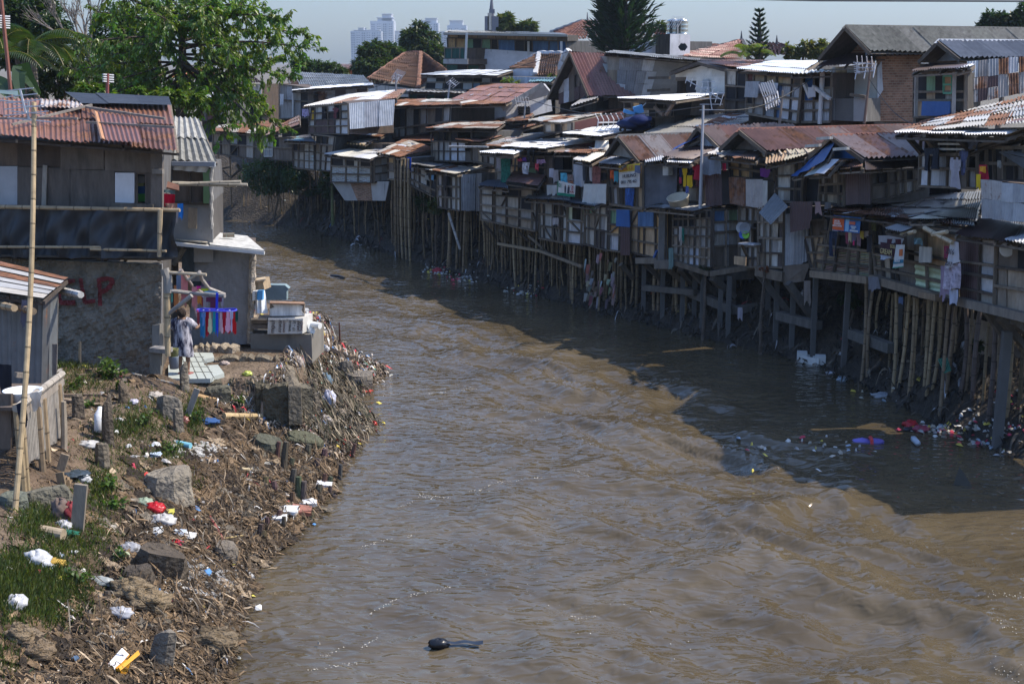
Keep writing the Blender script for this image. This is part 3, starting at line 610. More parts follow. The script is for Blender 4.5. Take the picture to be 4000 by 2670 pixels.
A = pt('4', 885, 985, 7.4); B = pt('4', 1225, 768, 9.4); Cc = pt('4', 1300, 860, 10.2); mb = MB(); mb.prism([A, B, Cc], V((.1, .25, 0)), (.46, .47, .51), 'plaster'); h.add('gable_wall', mb)
h.roof('4', [(680, 772), (1225, 772), (905, 948), (385, 918)], (13, 11, 7.2, 6.6), MAROON, cw=1.1, pitch=.2, amp=.02, junk=8)
h.roof('4', [(385, 915), (905, 945), (880, 958), (-10, 985)], (6.6, 7.2, 6.4, 4.6), MIXR, name='eave_sheet')
h.roof('3', [(1800, 445), (2349, 445), (2349, 495), (1605, 512)], (6.5, 7, 5, 4.6), MIXR, name='porch_roof')
h.beam('4', (850, 1000), (1225, 775), (7.1, 9.1), .1, .25, 'bargeboard', (.3, .29, .27))
h = House('long_shed', 'long shed with streaked pale sheet roof above a dark red wall', 'shed', 'houses of the second row')
h.roof('7', [(1770, 62), (2275, 48), (1535, 218), (1205, 190)], (12, 11, 3.3, 3.3), MIX, junk=8)
h.wall('7', [(1665, 205), (2260, 72), (2260, 140), (1665, 300)], (3.6, 10), ['M'], frame=False, shell=False)
h.wall('7', [(1385, 218), (1665, 205), (1665, 300), (1385, 310)], 3.5, ['gpkpg'], depth=.8, rs=0)
h.roof('7', [(720, 195), (1300, 60), (1210, 195), (830, 215)], (9, 14, 4, 7), MIXR, name='low_roof', junk=5)
h = House('white_roof_shack', 'shack under dazzling white zinc roof sheets with washing below', group=ROW)
h.roof('4', [(1740, 1165), (2349, 1135), (1765, 1262), (1405, 1230)], (7, 7.5, 1.6, 1.6), ZWHT, junk=10)
h.roof('7', [(1090, 385), (2110, 362), (1390, 480), (930, 460)], (5, 6, -.3, -.2), ZWHT, junk=14, name='front_roof')
h.roof('7', [(1000, 385), (1240, 395), (940, 462), (770, 448)], (4.6, 4.9, -.1, 0), RUST, name='rusty_sheets')
h.roof('7', [(1075, 468), (1200, 478), (1055, 542), (708, 513)], (.5, .4, -1.0, -1.0), ZWHT, name='awning')
h.wall('7', [(1395, 478), (2110, 370), (2010, 460), (1395, 480)], (.8, 4.5), ['M'], frame=False, shell=False)
h.roof('7', [(1600, 455), (2040, 462), (1810, 527), (1470, 520)], (2.6, 2.8, -.3, -.2), RUST, name='low_roof', junk=9)
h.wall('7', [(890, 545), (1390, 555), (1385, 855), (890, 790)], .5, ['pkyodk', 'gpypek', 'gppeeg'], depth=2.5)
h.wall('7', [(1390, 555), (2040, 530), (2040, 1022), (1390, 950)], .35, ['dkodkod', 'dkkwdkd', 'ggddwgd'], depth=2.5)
h.roof('7', [(1060, 700), (1390, 742), (1310, 860), (985, 815)], (.45, .3, -.9, -.9), [cv(.13, .07, .06, .5), cv(.15, .09, .075, .5)], pitch=0, name='brown_awning', jit=.02)
h.roof('7', [(800, 795), (1003, 800), (1003, 888), (702, 850)], (.2, .2, -.7, -.7), [cv(.17, .2, .25, .05)], name='grey_awning')
h.roof('7', [(1790, 520), (2030, 525), (1850, 625), (1665, 592)], (.4, .4, -.9, -.9), [cv(.5, .45, .36, .1), cv(.45, .44, .42, .1)], name='tan_awning')
mb = MB(); mb.pole(pt('7', 1083, 465, -.5), pt('7', 1072, 700, -.5), .035, (.05, .05, .05), 'plain'); h.add('post', mb)
h = House('lattice_shack', 'grey board shack with timber lattice just under the brown awning', group=ROW)
h.wall('7', [(735, 870), (1310, 888), (1300, 1312), (735, 1192)], -.1, ['gggokgo', 'gdgggkg', 'gdggggg', 'gpggggg'], ts=[0, .2, .52, .76, 1], us=[0, .21, .24, .37, .47, .72, .9, 1], depth=2.3, dia=4)
h.stilts('7', (735, 1195), (1310, 1315), 26, rad=.07); h.stilts('7', (800, 1215), (1310, 1315), 12, d=(1, 1.8))
h.beam('t', (900, 395), (1330, 470), -.1, .1, .1, 'brace_pole', (.26, .2, .13), 'bamboo'); h.beam('t', (1330, 470), (1760, 630), -.1, .1, .1, 'brace_pole', (.22, .17, .12), 'bamboo')
for a, b in (((760, 190), (930, 390)), ((920, 260), (1080, 420)), ((1110, 280), (1330, 470)), ((1210, 310), (1490, 560))): h.beam('t', a, b, (-.1, .6), .09, .09, 'brace')
h = House('striped_shack', 'shack with upright white and dark boards and slack grey awning', group=ROW)
h.wall('7', [(1330, 1005), (1622, 1022), (1612, 1432), (1335, 1382)], -.15, ['gwkgdw', 'gwkgdw', 'gwkgdw'], us=[0, .18, .5, .62, .72, .84, 1], depth=2.2, dia=3)
h.wall('7', [(1622, 1055), (1800, 1060), (1790, 1452), (1612, 1432)], -.15, ['lol', 'zzz', 'zzz'], ts=[0, .36, .68, 1], us=[0, .2, .85, 1], depth=2.2, dia=1)
h.roof('7', [(1240, 930), (1640, 945), (1640, 1015), (1172, 985)], (.3, .3, -.7, -.7), GREY, name='awning', junk=2)
h.roof('7', [(1640, 985), (2020, 1010), (1890, 1062), (1560, 1020)], (.3, .3, -.7, -.7), [cv(.17, .2, .24, .05)], name='lower_awning')
h.stilts('7', (1335, 1385), (1790, 1452), 18, rad=.07)
h = House('striped_shack', 'shack walled with bright white upright strips beside a blue tarp', group=ROW)
h.wall('7', [(1800, 1055), (2055, 1062), (2042, 1512), (1800, 1442)], -.2, ['jejj', 'jgjj', 'jgjj'], ts=[0, .22, .56, 1], us=[0, .14, .42, .62, 1], depth=2.2, dia=2)
h.wall('8', [(210, 960), (440, 965), (430, 1402), (200, 1372)], (-.2, -.1), ['ek', 'yd', 'zm'], ts=[0, .35, .58, 1], us=[0, .56, 1], depth=2.2, dia=1)
h.panel('blue_tarp', '8', [(300, 960), (430, 965), (435, 1138), (295, 1130)], -.25, 'b'); h.panel('maroon_sheet', '8', [(335, 1135), (435, 1140), (432, 1425), (335, 1420)], -.25, 'm')
h.stilts('8', (0, 1330), (430, 1402), 14, rad=.07)
h = House('plywood_shack', 'tan plywood shack with square blue panel and grey corner post', group=ROW)
h.wall('8', [(440, 965), (800, 960), (800, 1482), (432, 1392)], -.1, ['pyyy', 'pypy', 'pypp'], ts=[0, .38, .7, 1], us=[0, .22, .4, .72, 1], depth=2.3, dia=2)
h.panel('blue_panel', '8', [(525, 985), (682, 985), (682, 1132), (525, 1130)], -.1, 'B', .1)
mb = MB(); mb.bar(pt('8', 748, 950, -.25), pt('8', 735, 1505, -.25), .2, .2, (.2, .19, .18), 'wood'); h.add('post', mb)
h.beam('u', (265, 345), (505, 345), -.25, .2, .2, 'floor_beam'); h.beam('u', (490, 385), (690, 385), (-.3, -.2), .3, .3, 'log', (.15, .13, .11)); h.beam('u', (490, 230), (455, 310), -.3, .08, .06, 'blue_plank', (.05, .12, .33), 'plain')
for x in (340, 560, 790): h.stilt('u', (x, 400), .3, x, .1, sq=.145)
for x in (475, 520, 675, 745, 830, 260): h.stilt('u', (x, 400), .5, x - 5, .055)
h.beam('u', (340, 655), (930, 710), .2, .18, .2, 'cross_beam', (.12, .105, .09)); h.beam('u', (70, 390), (215, 550), (-.1, .5), .14, .14, 'brace'); h.beam('u', (360, 390), (545, 570), (-.1, .5), .16, .16, 'brace'); h.beam('u', (560, 400), (790, 590), (-.1, .5), .16, .16, 'brace')
h = House('lattice_house', 'big grey shack covered in square timber lattice below ridged awning', 'house', ROW)
C = h.wall('8', [(870, 985), (1262, 965), (1256, 1552), (862, 1502)], -.25, ['kkkkkkk', 'kkkkggg', 'ggggggg', 'ggggggg', 'gggGGgg', 'gggGGgg'], ts=[0, .15, .3, .47, .65, .82, 1], depth=2.3, fw=.055, rs=0)
h.wall('8', [(1262, 965), (1540, 950), (1540, 1542), (1256, 1552)], (-.25, .9), ['BweG', 'GGgG', 'gGgg', 'dgdd'], ts=[0, .2, .4, .65, 1], us=[0, .42, .6, .9, 1], shell=False)
h.roof('8', [(745, 900), (1345, 912), (1065, 988), (575, 942)], (.5, .5, -.8, -.8), GREY, name='awning', junk=2)
h.beam('u', (680, 365), (1095, 495), -.35, .16, .16, 'floor_beam'); h.beam('u', (1095, 495), (1640, 405), (-.35, .9), .16, .16, 'floor_beam')
for a, b in (((765, 430), (925, 640)), ((890, 460), (1150, 730)), ((1120, 540), (1370, 760))): h.beam('u', a, b, (-.2, .9), .2, .2, 'brace', (.13, .12, .11))
for x, d in ((925, .5), (1020, .2), (1370, 1.0), (1320, .2), (1225, .3), (1155, .9)): h.stilt('u', (x, 520 if x > 1000 else 450), d, x, .1, sq=.15)
h.beam('u', (830, 690), (1380, 915), (.4, .4), .25, .28, 'cross_beam', (.12, .11, .1)); h.beam('u', (1380, 915), (1770, 850), (.4, 1.6), .25, .25, 'cross_beam', (.12, .11, .1)); h.beam('u', (830, 870), (1010, 880), .8, .25, .25, 'cross_beam', (.1, .095, .09))
h.beam('u', (1110, 500), (1600, 480), (.2, 1.2), .3, .4, 'cross_beam', (.09, .085, .08))
h = House('tall_shack', 'tall patchwork shack with lit pot window and hanging loose sheets', 'house', ROW)
h.wall('8', [(1540, 930), (1740, 940), (1735, 1545), (1540, 1542)], .6, ['gcg', 'gwo', 'owo', 'ggg', 'gvg'], ts=[0, .27, .36, .62, .82, 1], us=[0, .4, .66, 1], depth=2)
h.wall('8', [(1740, 945), (2005, 950), (1992, 1552), (1740, 1542)], -.15, ['gwdw', 'jjjj', 'jwgw', 'gjwj'], depth=2, fw=.06)
h.wall('8', [(2000, 1005), (2190, 1000), (2182, 1562), (1995, 1562)], (-.15, .1), ['cc'], depth=2, frame=False); h.wall('8', [(2190, 1080), (2290, 1080), (2270, 1470), (2182, 1500)], (.1, .3), ['c'], shell=False, frame=False)
h.panel('dark_sheet', '8', [(2070, 890), (2302, 885), (2275, 1140), (2080, 1185)], -.3, 'm'); h.panel('loose_sheet', '8', [(1910, 808), (2052, 952), (1880, 1142), (1750, 1020)], (-.2, -.5, -.9, -.7), 'C')
h.wall('8', [(1445, 440), (1900, 520), (1905, 670), (1445, 625)], .3, ['ypko', 'yyko'], depth=2.2)
h.panel('rail_sheet', '8', [(1440, 625), (1790, 662), (1780, 948), (1450, 905)], -.2, 'r'); h.panel('white_board', '8', [(1795, 665), (1838, 668), (1835, 922), (1790, 922)], -.2, 'w')
h.wall('8', [(1920, 500), (2200, 470), (2180, 900), (1925, 870)], .0, ['gwgd', 'wwkk', 'wgkk'], depth=2)
h.beam('u', (1460, 145), (1640, 160), -.5, .3, .05, 'shelf', (.4, .4, .42)); h.beam('u', (1460, 155), (1525, 300), (-.5, .1), .07, .07, 'brace'); h.panel('board', 'u', [(1395, 290), (1530, 305), (1525, 402), (1392, 385)], -.2, 'p')
h.beam('u', (1640, 460), (1950, 530), -.2, .22, .3, 'floor_beam', (.16, .13, .1)); h.panel('dark_sheet', 'u', [(1950, 400), (2260, 370), (2180, 580), (1945, 610)], (-.15, .2), 'd')
for a, b in (((1640, 480), (2020, 970)), ((1990, 600), (2290, 1020))): h.beam('u', a, b, (-.2, .8), .2, .2, 'brace', (.12, .11, .1))
for x, d in ((1770, 1.2), (1870, .4), (2060, .3), (2310, .2)): h.stilt('u', (x, 520), d, x, .1, sq=.145)
h.beam('u', (1880, 970), (2349, 1090), .3, .26, .26, 'cross_beam', (.12, .11, .1))
h = House('gabled_shack', 'gabled shack with streaky brown roof behind the yellow banner', 'house', ROW)
h.gable('8', (300, 215), (512, 472), (168, 402), -.3, 3.6, [cv(.26, .16, .11, .5), cv(.22, .13, .09, .6), cv(.2, .12, .08, .65), cv(.34, .29, .25, .5)], 'g', ridge=(.22, .22, .22))
h.roof('8', [(235, 432), (495, 430), (330, 520), (98, 498)], (.3, .3, -.7, -.7), GREY, name='awning')
h.roof('8', [(570, 412), (765, 398), (765, 470), (570, 488)], (1.2, 1.2, -.5, -.5), ZINC, name='side_awning')
h.wall('8', [(195, 520), (565, 500), (565, 952), (225, 905)], -.15, ['dkdpkpp', 'jrjpbpp'], us=[0, .12, .28, .4, .5, .7, .82, 1], depth=2.5)
h.wall('8', [(565, 480), (905, 500), (890, 915), (568, 948)], (-.15, .1), ['nn'], frame=False, depth=2.5)
h = House('gabled_shack', 'gabled shack with maroon front awning above the red and yellow shirts', 'house', ROW)
h.gable('8', (1120, 115), (1335, 332), (985, 300), .7, 4, BROWN, 'G')
h.roof('8', [(960, 318), (1345, 328), (1062, 462), (745, 428)], (1.0, .9, -.6, -.6), DKMAR + [cv(.14, .07, .055, .6)], name='awning')
h.roof('8', [(865, 445), (1125, 450), (1032, 500), (788, 482)], (.0, .0, -.8, -.8), ZWHT, name='pale_awning'); h.roof('8', [(880, 330), (1150, 200), (1130, 235), (860, 370)], (.6, .9, .75, .4), [cv(.02, .07, .28)], pitch=0, m='tarp', name='blue_tarp')
h.wall('8', [(770, 480), (1185, 460), (1185, 885), (770, 865)], .3, ['dkkokd', 'pkkkkd', 'ddvvvd'], depth=2.2)
h.wall('8', [(1185, 560), (1440, 560), (1450, 905), (1195, 930)], (.0, .1), ['mmk'], frame=False, depth=2)
h.panel('tool_cupboard', '8', [(788, 520), (848, 520), (845, 612), (790, 612)], -.1, 'w', .15, .2)
h = House('gabled_shack', 'gabled shack with long red-brown roof and dark open gable', 'house', ROW)
h.gable('8', (1535, 150), (1812, 372), (1335, 345), -.35, 7.2, BROWN, 'd', rec=.5, ridge=(.27, .13, .1))
h.roof('8', [(1340, 345), (1805, 365), (1700, 470), (1215, 408)], (.5, .4, -.8, -.8), [cv(.1, .1, .11, .2), cv(.4, .38, .36, .3), cv(.16, .13, .12, .5), cv(.3, .33, .33, .1)], name='awning', jit=.1, junk=8)
h.roof('8', [(1805, 375), (2330, 350), (2200, 430), (1808, 515)], (.2, 1, -.6, -.8), [cv(.32, .22, .13, .6), cv(.3, .27, .2, .4)], name='scrap_awning', jit=.1)
for q in range(6): h.beam('8', (1750 + q * 90, 360 - q * 3), (1790 + q * 90, 420 - q * 6), (.2, -.2), .05, .06, 'rafter_end', (.4, .33, .25))
h = House('tarp_shack', 'dark open shack draped with torn blue tarpaulin under a brown gable', 'house', ROW)
h.gable('9', (385, 212), (722, 448), (150, 430), -.35, 3.3, BROWN, 'b', rec=.3, ridge=(.27, .13, .1))
h.roof('9', [(230, 380), (420, 290), (330, 470), (60, 620)], (-.2, -.3, -.8, -.9), [cv(.018, .07, .22)], pitch=0, m='tarp', name='blue_tarp', jit=.1)
h.roof('9', [(120, 520), (240, 400), (60, 625), (-30, 640)], (-.35, -.4, -.9, -.9), [cv(.018, .07, .22)], pitch=0, m='tarp', name='blue_tarp', jit=.1)
h.roof('9', [(330, 470), (490, 450), (340, 610), (130, 620)], (-.55, -.5, -.95, -1.0), [cv(.42, .43, .46), cv(.33, .36, .33)], cw=.5, pitch=0, m='tarp', name='pale_sheet', jit=.1)
h.roof('9', [(460, 490), (720, 450), (700, 540), (450, 560)], (.2, .2, -.6, -.6), DKMAR + [cv(.35, .2, .15, .5)], name='awning', jit=.1)
h.roof('9', [(720, 450), (1310, 440), (1310, 530), (715, 575)], (-.3, 2.6, 2.3, -.5), [cv(.1, .075, .07, .3), cv(.14, .12, .11, .3)], name='side_awning')
h.wall('9', [(30, 640), (285, 620), (265, 885), (40, 885)], .2, ['kk'], depth=2.2); h.wall('9', [(285, 610), (530, 565), (530, 925), (285, 885)], .15, ['odgd', 'okdk', 'vvvh'], depth=2.2)
h.wall('9', [(530, 560), (785, 570), (785, 905), (540, 915)], (.1, .3), ['mm'], frame=False, depth=2.2, rs=0); h.wall('9', [(785, 570), (1310, 545), (1310, 760), (785, 880)], (.3, 3.2), ['okdokd', 'dddrrd'], shell=False)
h.panel('dark_sheet', '9', [(0, 885), (205, 875), (200, 1075), (5, 1170)], -.35, 'm')
h.wall('9', [(90, 1080), (340, 1060), (335, 1570), (190, 1560)], .2, ['kdd', 'xpp', 'ppd'], depth=2)
for y, x0 in ((240, 245), (316, 130), (348, 415)): h.beam('9', (x0, y), (x0 + 140, y - 10), -.6, .1, .08, 'rafter_end', (.5, .46, .4))
h = House('patchwork_roof_house', 'shack under big sloping roof of rust and white zinc strips', 'house', ROW)
h.roof('9', [(1420, 30), (2500, -215), (2500, 90), (1035, 195)], (3.3, 5.5, -.2, -.4), MIX, junk=10, jit=.06)
h.roof('9', [(1330, 150), (2349, 150), (2160, 220), (1035, 192)], (.45, .3, -.5, -.5), ZINC, name='eave_sheets')
h.wall('9', [(1310, 250), (1905, 240), (1885, 745), (1300, 722)], .35, ['okooko', 'rkcdco', 'zccrdc'], ts=[0, .3, .62, 1], depth=2.5)
for x in (1150, 1330, 1660): h.beam('9', (x, 205), (x + 170, 400), (-.4, .35), .1, .12, 'brace')
for y in (292, 345): h.beam('9', (1480, y), (1740, y + 3), .0, .05, .05, 'rail', (.4, .38, .34))
h = House('corner_shack', 'nearest tall shack with corrugated balcony at the photo edge', 'house', ROW)
h.wall('9', [(1905, 655), (2480, 715), (2480, 1105), (1912, 1045)], -.45, ['rrccc', 'ccccc'], frame=False, depth=1)
h.wall('9', [(1880, 330), (2480, 330), (2480, 700), (1890, 660)], .5, ['okkdod', 'dkokdk'], depth=2.5)
h.roof('9', [(1750, 352), (2600, 60), (2700, 160), (1780, 388)], (.1, .3, 2, 1.6), GREY)
for q in range(4): h.beam('9', (1760 + q * 8, 356 + q * 12), (2600, 80 + q * 42), (.12 + q * .2, .3 + q * .3), .06, .08, 'rafter')
mb = MB(); mb.field(V((11.3, 33.2, 6.9)), V((17, 34.5, 7.3)), V((17.2, 28.6, 6.9)), V((13.0, 28.1, 6.5)), 1, 2, GREY, .1, .014, 'metal'); mb.field(V((11.3, 33.2, 6.9)), V((13.0, 28.1, 6.5)), V((12.9, 28.2, 6.3)), V((11.9, 30.9, 6.2)), 1, 2, GREY, .1, .014, 'metal'); h.add('near_roof', mb)
for x, y in ((13.2, 28.5), (16.8, 29), (16.6, 34), (14.8, 28.8)): mb = MB(); mb.bar(V((x, y, 1)), V((x, y, 6.7)), .14, .14, (.14, .11, .09), 'wood'); h.add('post', mb)
h.roof('9', [(1930, 1050), (2500, 1150), (2500, 1350), (1635, 1225)], (.3, .3, -.9, -.8), DKMAR + [cv(.22, .24, .26, .1)], name='awning')
h.roof('9', [(2280, 1235), (2500, 1180), (2500, 1350), (2150, 1288)], (-.3, -.3, -.95, -.95), ZINC, name='pale_awning')
h.wall('v', [(1692, -60), (2085, -40), (2062, 692), (1690, 592)], -.25, ['mr', 'mc', 'mc', 'mg'], ts=[0, .35, .52, .78, 1], us=[0, .56, 1], depth=2.5)
h.wall('v', [(2090, -20), (2520, 10), (2520, 780), (2062, 692)], -.25, ['ok', 'ss', 'ss'], ts=[0, .37, .64, 1], us=[0, .48, 1], depth=2.5)
h.beam('v', (1690, 590), (2520, 790), -.35, .18, .2, 'floor_beam', (.2, .17, .14))
for x, x2 in ((1760, 1740), (1910, 1895), (2065, 2060), (2190, 2150), (1640, 1580)): h.stilt('v', (x, 640), R.uniform(.1, .8), x2, .06, col=(.11, .085, .075))
h.wall('v', [(1755, 750), (2150, 850), (2110, 1290), (1770, 1160)], 1.6, ['s', ], frame=False, depth=.3, shell=False)
for a, b in (((1960, 690), (2290, 1150)), ((2100, 760), (2400, 1100)), ((2240, 800), (2440, 960))): h.beam('v', a, b, (0, 1), .14, .14, 'brace', (.13, .11, .09))
h.stilts('v', (1700, 620), (2500, 780), 8, d=(.2, 2), rad=.07)
h.stilt('v', (2180, 900), .2, 2150, .2, sq=.2)
h = House('pallet_shack', 'low shack with pallet board front under a jumble of flat roof sheets', group=ROW)
h.roof('9', [(850, 865), (1930, 790), (1880, 1085), (420, 985)], (3.2, 3.4, -.2, .3), [cv(.15, .155, .165, .15), cv(.12, .12, .125, .2), cv(.17, .16, .15, .3)], junk=14, jit=.1)
h.roof('9', [(520, 925), (1100, 960), (1180, 1080), (295, 985)], (1.2, 1.2, -.7, -.7), MIXR, name='front_sheets', jit=.12, junk=10)
h.roof('9', [(1100, 985), (1860, 1060), (1830, 1150), (1150, 1085)], (.8, .7, -.5, -.6), MIX, name='front_sheets', jit=.14, junk=10)
h.roof('9', [(1060, 1030), (1330, 1010), (1180, 1130), (900, 1085)], (.1, .2, -.7, -.6), BROWN, name='bent_sheet', jit=.05); h.roof('9', [(1180, 1075), (1345, 1100), (1105, 1205), (930, 1170)], (-.3, -.3, -1.0, -1.0), GREY, name='bent_sheet', jit=.05)
h.roof('9', [(1330, 1010), (1580, 1060), (1420, 1070), (1180, 1075)], (-.2, -.2, -.75, -.75), [cv(.55, .48, .36, .05)], pitch=0, name='tan_sheet', jit=.05)
h.wall('s', [(3226, 840), (3408, 866), (3405, 1094), (3177, 1068)], .25, ['kokok', 'kkkko', 'hhhhh', 'hhhhh'], ts=[0, .3, .5, .75, 1], depth=2.2)
h.wall('s', [(3408, 866), (3748, 925), (3744, 1178), (3430, 1104)], .2, ['okkdogpp', 'kkkdogpp', 'hvkddLLv', 'dvkddLLv'], ts=[0, .35, .55, .78, 1], us=[0, .12, .22, .3, .42, .5, .66, .84, 1], depth=2.2)
h.panel('white_door', '9', [(1310, 1335), (1435, 1345), (1430, 1500), (1305, 1500)], -.1, 'w')
h.beam('v', (190, 310), (770, 375), -.1, .18, .2, 'floor_beam', (.23, .18, .13)); h.beam('v', (800, 360), (1480, 550), -.1, .2, .22, 'floor_beam', (.2, .16, .12)); h.beam('v', (1310, 520), (1480, 550), -.25, .2, .15, 'floor_beam', (.25, .18, .12))
for x, x2, y in ((740, 735, 400), (815, 805, 400), (1045, 1060, 500), (1180, 1110, 520), (1235, 1225, 550), (1265, 1260, 560), (1445, 1410, 570), (1500, 1455, 590), (1585, 1560, 600), (1655, 1605, 640), (1380, 1385, 560)): h.stilt('v', (x, y), R.uniform(.1, .6), x2, .046, col=[c * .8 for c in R.choice(BAMB)])
h.stilt('v', (560, 400), .4, 545, .1, sq=.145); h.stilt('v', (760, 420), 1.2, 760, .1, sq=.13); h.stilt('v', (1090, 560), 1.5, 1090, .1, sq=.13); h.beam('v', (590, 920), (1000, 1070), .5, .25, .28, 'cross_beam', (.12, .115, .105))
h.stilts('v', (850, 480), (1650, 640), 14, d=(.8, 2.4), rad=.07)
for x0, x1 in ((2640, 3050), (3050, 3450), (3450, 3900), (3900, 4300)): h.roof(None, [V((q.x, q.y, 4.7)) for q in (atY(x0, 800, YB(x0, 800, 4.6)[0]), atY(x1, 800, YB(x1, 800, 4.6)[0]), atY(x1, 800, YB(x1, 800, 2.3)[0]), atY(x0, 800, YB(x0, 800, 2.3)[0]))], None, GREY, name='sun_block_roof')  # made-up strips, mostly hidden, added to stop sun leaking down between the rows
# ---------------------------------------------------------------- second row and background buildings
BK = 'houses of the second row'
h = House('brick_house', 'brick-sided house with grey asbestos gable roof and white balcony wall', 'house', BK)
h.gable('6', (530, 272), (785, 532), (255, 600), 5.2, 12, [cv(.17, .165, .14), cv(.14, .135, .115), cv(.2, .19, .165)], 'i', rec=1.1, pitch=.22, amp=.035, m='board', ridge=(.17, .165, .15), rh=2.2, cw=1.1)
h.roof('6', [(420, 555), (830, 545), (810, 655), (235, 695)], (6.3, 6.3, 5, 5), DKMAR, name='awning')
h.wall('6', [(395, 690), (848, 640), (850, 1005), (395, 1000)], 6.3, ['wvyVV'], us=[0, .05, .09, .34, .7, 1], frame=False, depth=4, down=3, rs=0)
h.wall('6', [(848, 575), (1300, 560), (1215, 1245), (840, 1235)], (6.3, 9), ['i'], frame=False, shell=False)
h.wall('6', [(290, 1010), (742, 1000), (742, 1240), (285, 1225)], 5.3, ['xDx'], us=[0, .3, .72, 1], frame=False, depth=1, name='balcony_wall'); h.beam('6', (580, 965), (740, 990), 5.2, .09, .1)
h.roof('6', [(730, 545), (1310, 535), (1300, 575), (735, 580)], (6, 9, 8.6, 5.6), [cv(.5, .52, .56, .02)], pitch=.3, name='gutter')
mb = MB(); mb.pole(pt('6', 298, 705, 5.1), pt('6', 268, 1265, 5.1), .09, (.62, .61, .6), 'plain'); h.add('post', mb)
mb = MB(); c = h.pts('6', [(848, 690), (905, 600), (930, 880), (848, 1010)], (6.25, 6.6, 6.8, 6.25)); mb.slab(*c, .02, (.36, .37, .39), 'plaster', off=.03); h.add('mortar_patch', mb)
h = House('tin_house', 'house with streaked rusty iron side wall and open green-windowed porch', 'house', BK)
h.gable('6', (1475, 420), (1700, 600), (1280, 622), 3.6, 7, [cv(.17, .17, .175, .15), cv(.14, .14, .145, .2)], 'c', rec=.6, ridge=(.5, .52, .56))
h.wall('6', [(1775, 625), (2600, 560), (2600, 900), (1770, 1062)], (3.6, 7.5), ['zrcrzrzr', 'rrmrrrmr', 'rmrrrrrr'], ts=[0, .4, .7, 1], frame=False, shell=False)
h.roof('6', [(1400, 655), (1840, 655), (1795, 700), (1205, 742)], (4, 4, 2.6, 2.6), DKMAR, name='awning'); h.roof('6', [(1640, 690), (1850, 650), (1800, 690), (1660, 725)], (3.6, 4.2, 2.5, 2.5), ZINC, name='awning_sheet')
h.wall('6', [(1245, 745), (1770, 740), (1765, 1195), (1240, 1195)], 3.4, ['kekok', 'kpkok', 'pddxd'], ts=[0, .45, .64, 1], us=[0, .23, .4, .6, .75, 1], depth=.9, down=3, rs=0)
h.win('6', (1555, 775), (1640, 950), 3.35, (1, 2), (.12, .38, .25), (.42, .24, .12)); h.panel('blue_rail_cloth', '6', [(1335, 1032), (1618, 1035), (1615, 1182), (1325, 1180)], 3.1, 'b')
for x in (1255, 1640): h.beam('6', (x, 735), (x - 10, 1190), 3.0, .09, .09, 'post', (.4, .36, .32))
h = House('blue_walled_shack', 'shack with pale blue-white zinc roof and upright blue plank', 'shack', BK)
h.roof('5', [(1830, 700), (2345, 702), (2120, 862), (1395, 800)], (9.5, 9, 4.6, 4.6), [cv(.62, .66, .72, .03), cv(.56, .6, .66, .06)])
h.roof('6', [(0, 715), (390, 730), (390, 745), (-20, 765)], (6, 6, 4.4, 4.4), [cv(.6, .57, .5, .1)], name='eave_sheet', pitch=.2)
h.wall('5', [(1530, 830), (2160, 868), (2110, 1405), (1525, 1300)], 5, ['Mppypd', 'cccBcc', 'kgzBzz', 'ggcBzz'], ts=[0, .22, .5, .75, 1], us=[0, .14, .34, .56, .66, .86, 1], depth=3, down=3)
h.panel('grey_sheet', '5', [(1530, 935), (1690, 940), (1670, 1130), (1520, 1120)], 4.7, 'c'); h.panel('grey_sheet', '5', [(1700, 945), (1895, 955), (1885, 1065), (1695, 1045)], 4.7, 'z')
h.wall('6', [(30, 770), (400, 740), (385, 1240), (30, 1245)], 5.2, ['obok', 'obow', 'cccc', 'cccc'], ts=[0, .3, .55, .75, 1], depth=3, down=3)
for a, b in (((200, 880), (370, 1010)), ((110, 850), (170, 1000))): h.beam('6', a, b, 4.9, .12, .1, 'plank', (.5, .48, .46))
mb = MB(); mb.bar(pt('6', 185, 990, 4.8), pt('6', 185, 890, 4.8), .25, .04, (.6, .6, .62), 'plain'); h.add('white_board', mb)
h = House('sooty_house', 'white gabled house smudged black below its windows', 'house', BK)
h.gable('5', (960, 712), (1300, 800), (640, 838), 8, 4, [cv(.1, .085, .08, .4), cv(.16, .09, .075, .6)], 'V', rec=.3)
h.wall('5', [(705, 800), (1285, 790), (1285, 1085), (695, 1085)], 8.3, ['VVVV', 'dVVV', 'okVV'], ts=[0, .3, .45, 1], us=[0, .22, .42, .72, 1], frame=False, depth=3, down=3, rs=0)
h.win('5', (1035, 920), (1098, 1040), 8.3, (1, 5), (.4, .42, .44), (.36, .4, .42)); h.wall('5', [(1285, 800), (1560, 830), (1540, 1300), (1285, 1300)], 7.5, ['gk', 'kk', 'dd'], depth=2, down=3)
h.roof('5', [(960, 690), (1720, 700), (1480, 790), (1080, 745)], (13, 13, 8, 8), MAROON, name='sun_block_roof')
h = House('long_iron_house', 'long hall of grey corrugated and bare panels with thin flat roof', 'house', BK)
h.wall('5', [(-80, 640), (900, 705), (690, 1100), (-80, 1120)], (9, 11.5), ['gcczxxx', 'gccczxxx', 'zzcczxxx'], frame=False, depth=3, down=3)
h.roof('5', [(0, 585), (1000, 680), (960, 705), (-110, 610)], (15, 15, 10.6, 8.6), GREY)
h.wall('4', [(1735, 515), (1985, 530), (1985, 860), (1735, 950)], (9, 9.8), ['rgg', 'ggg', 'zzz'], ts=[0, .5, .72, 1], us=[0, .12, .6, 1], frame=False, depth=3, down=3); h.win('4', (1782, 740), (1832, 838), 9, (1, 6), (.1, .1, .1), (.02, .02, .025))
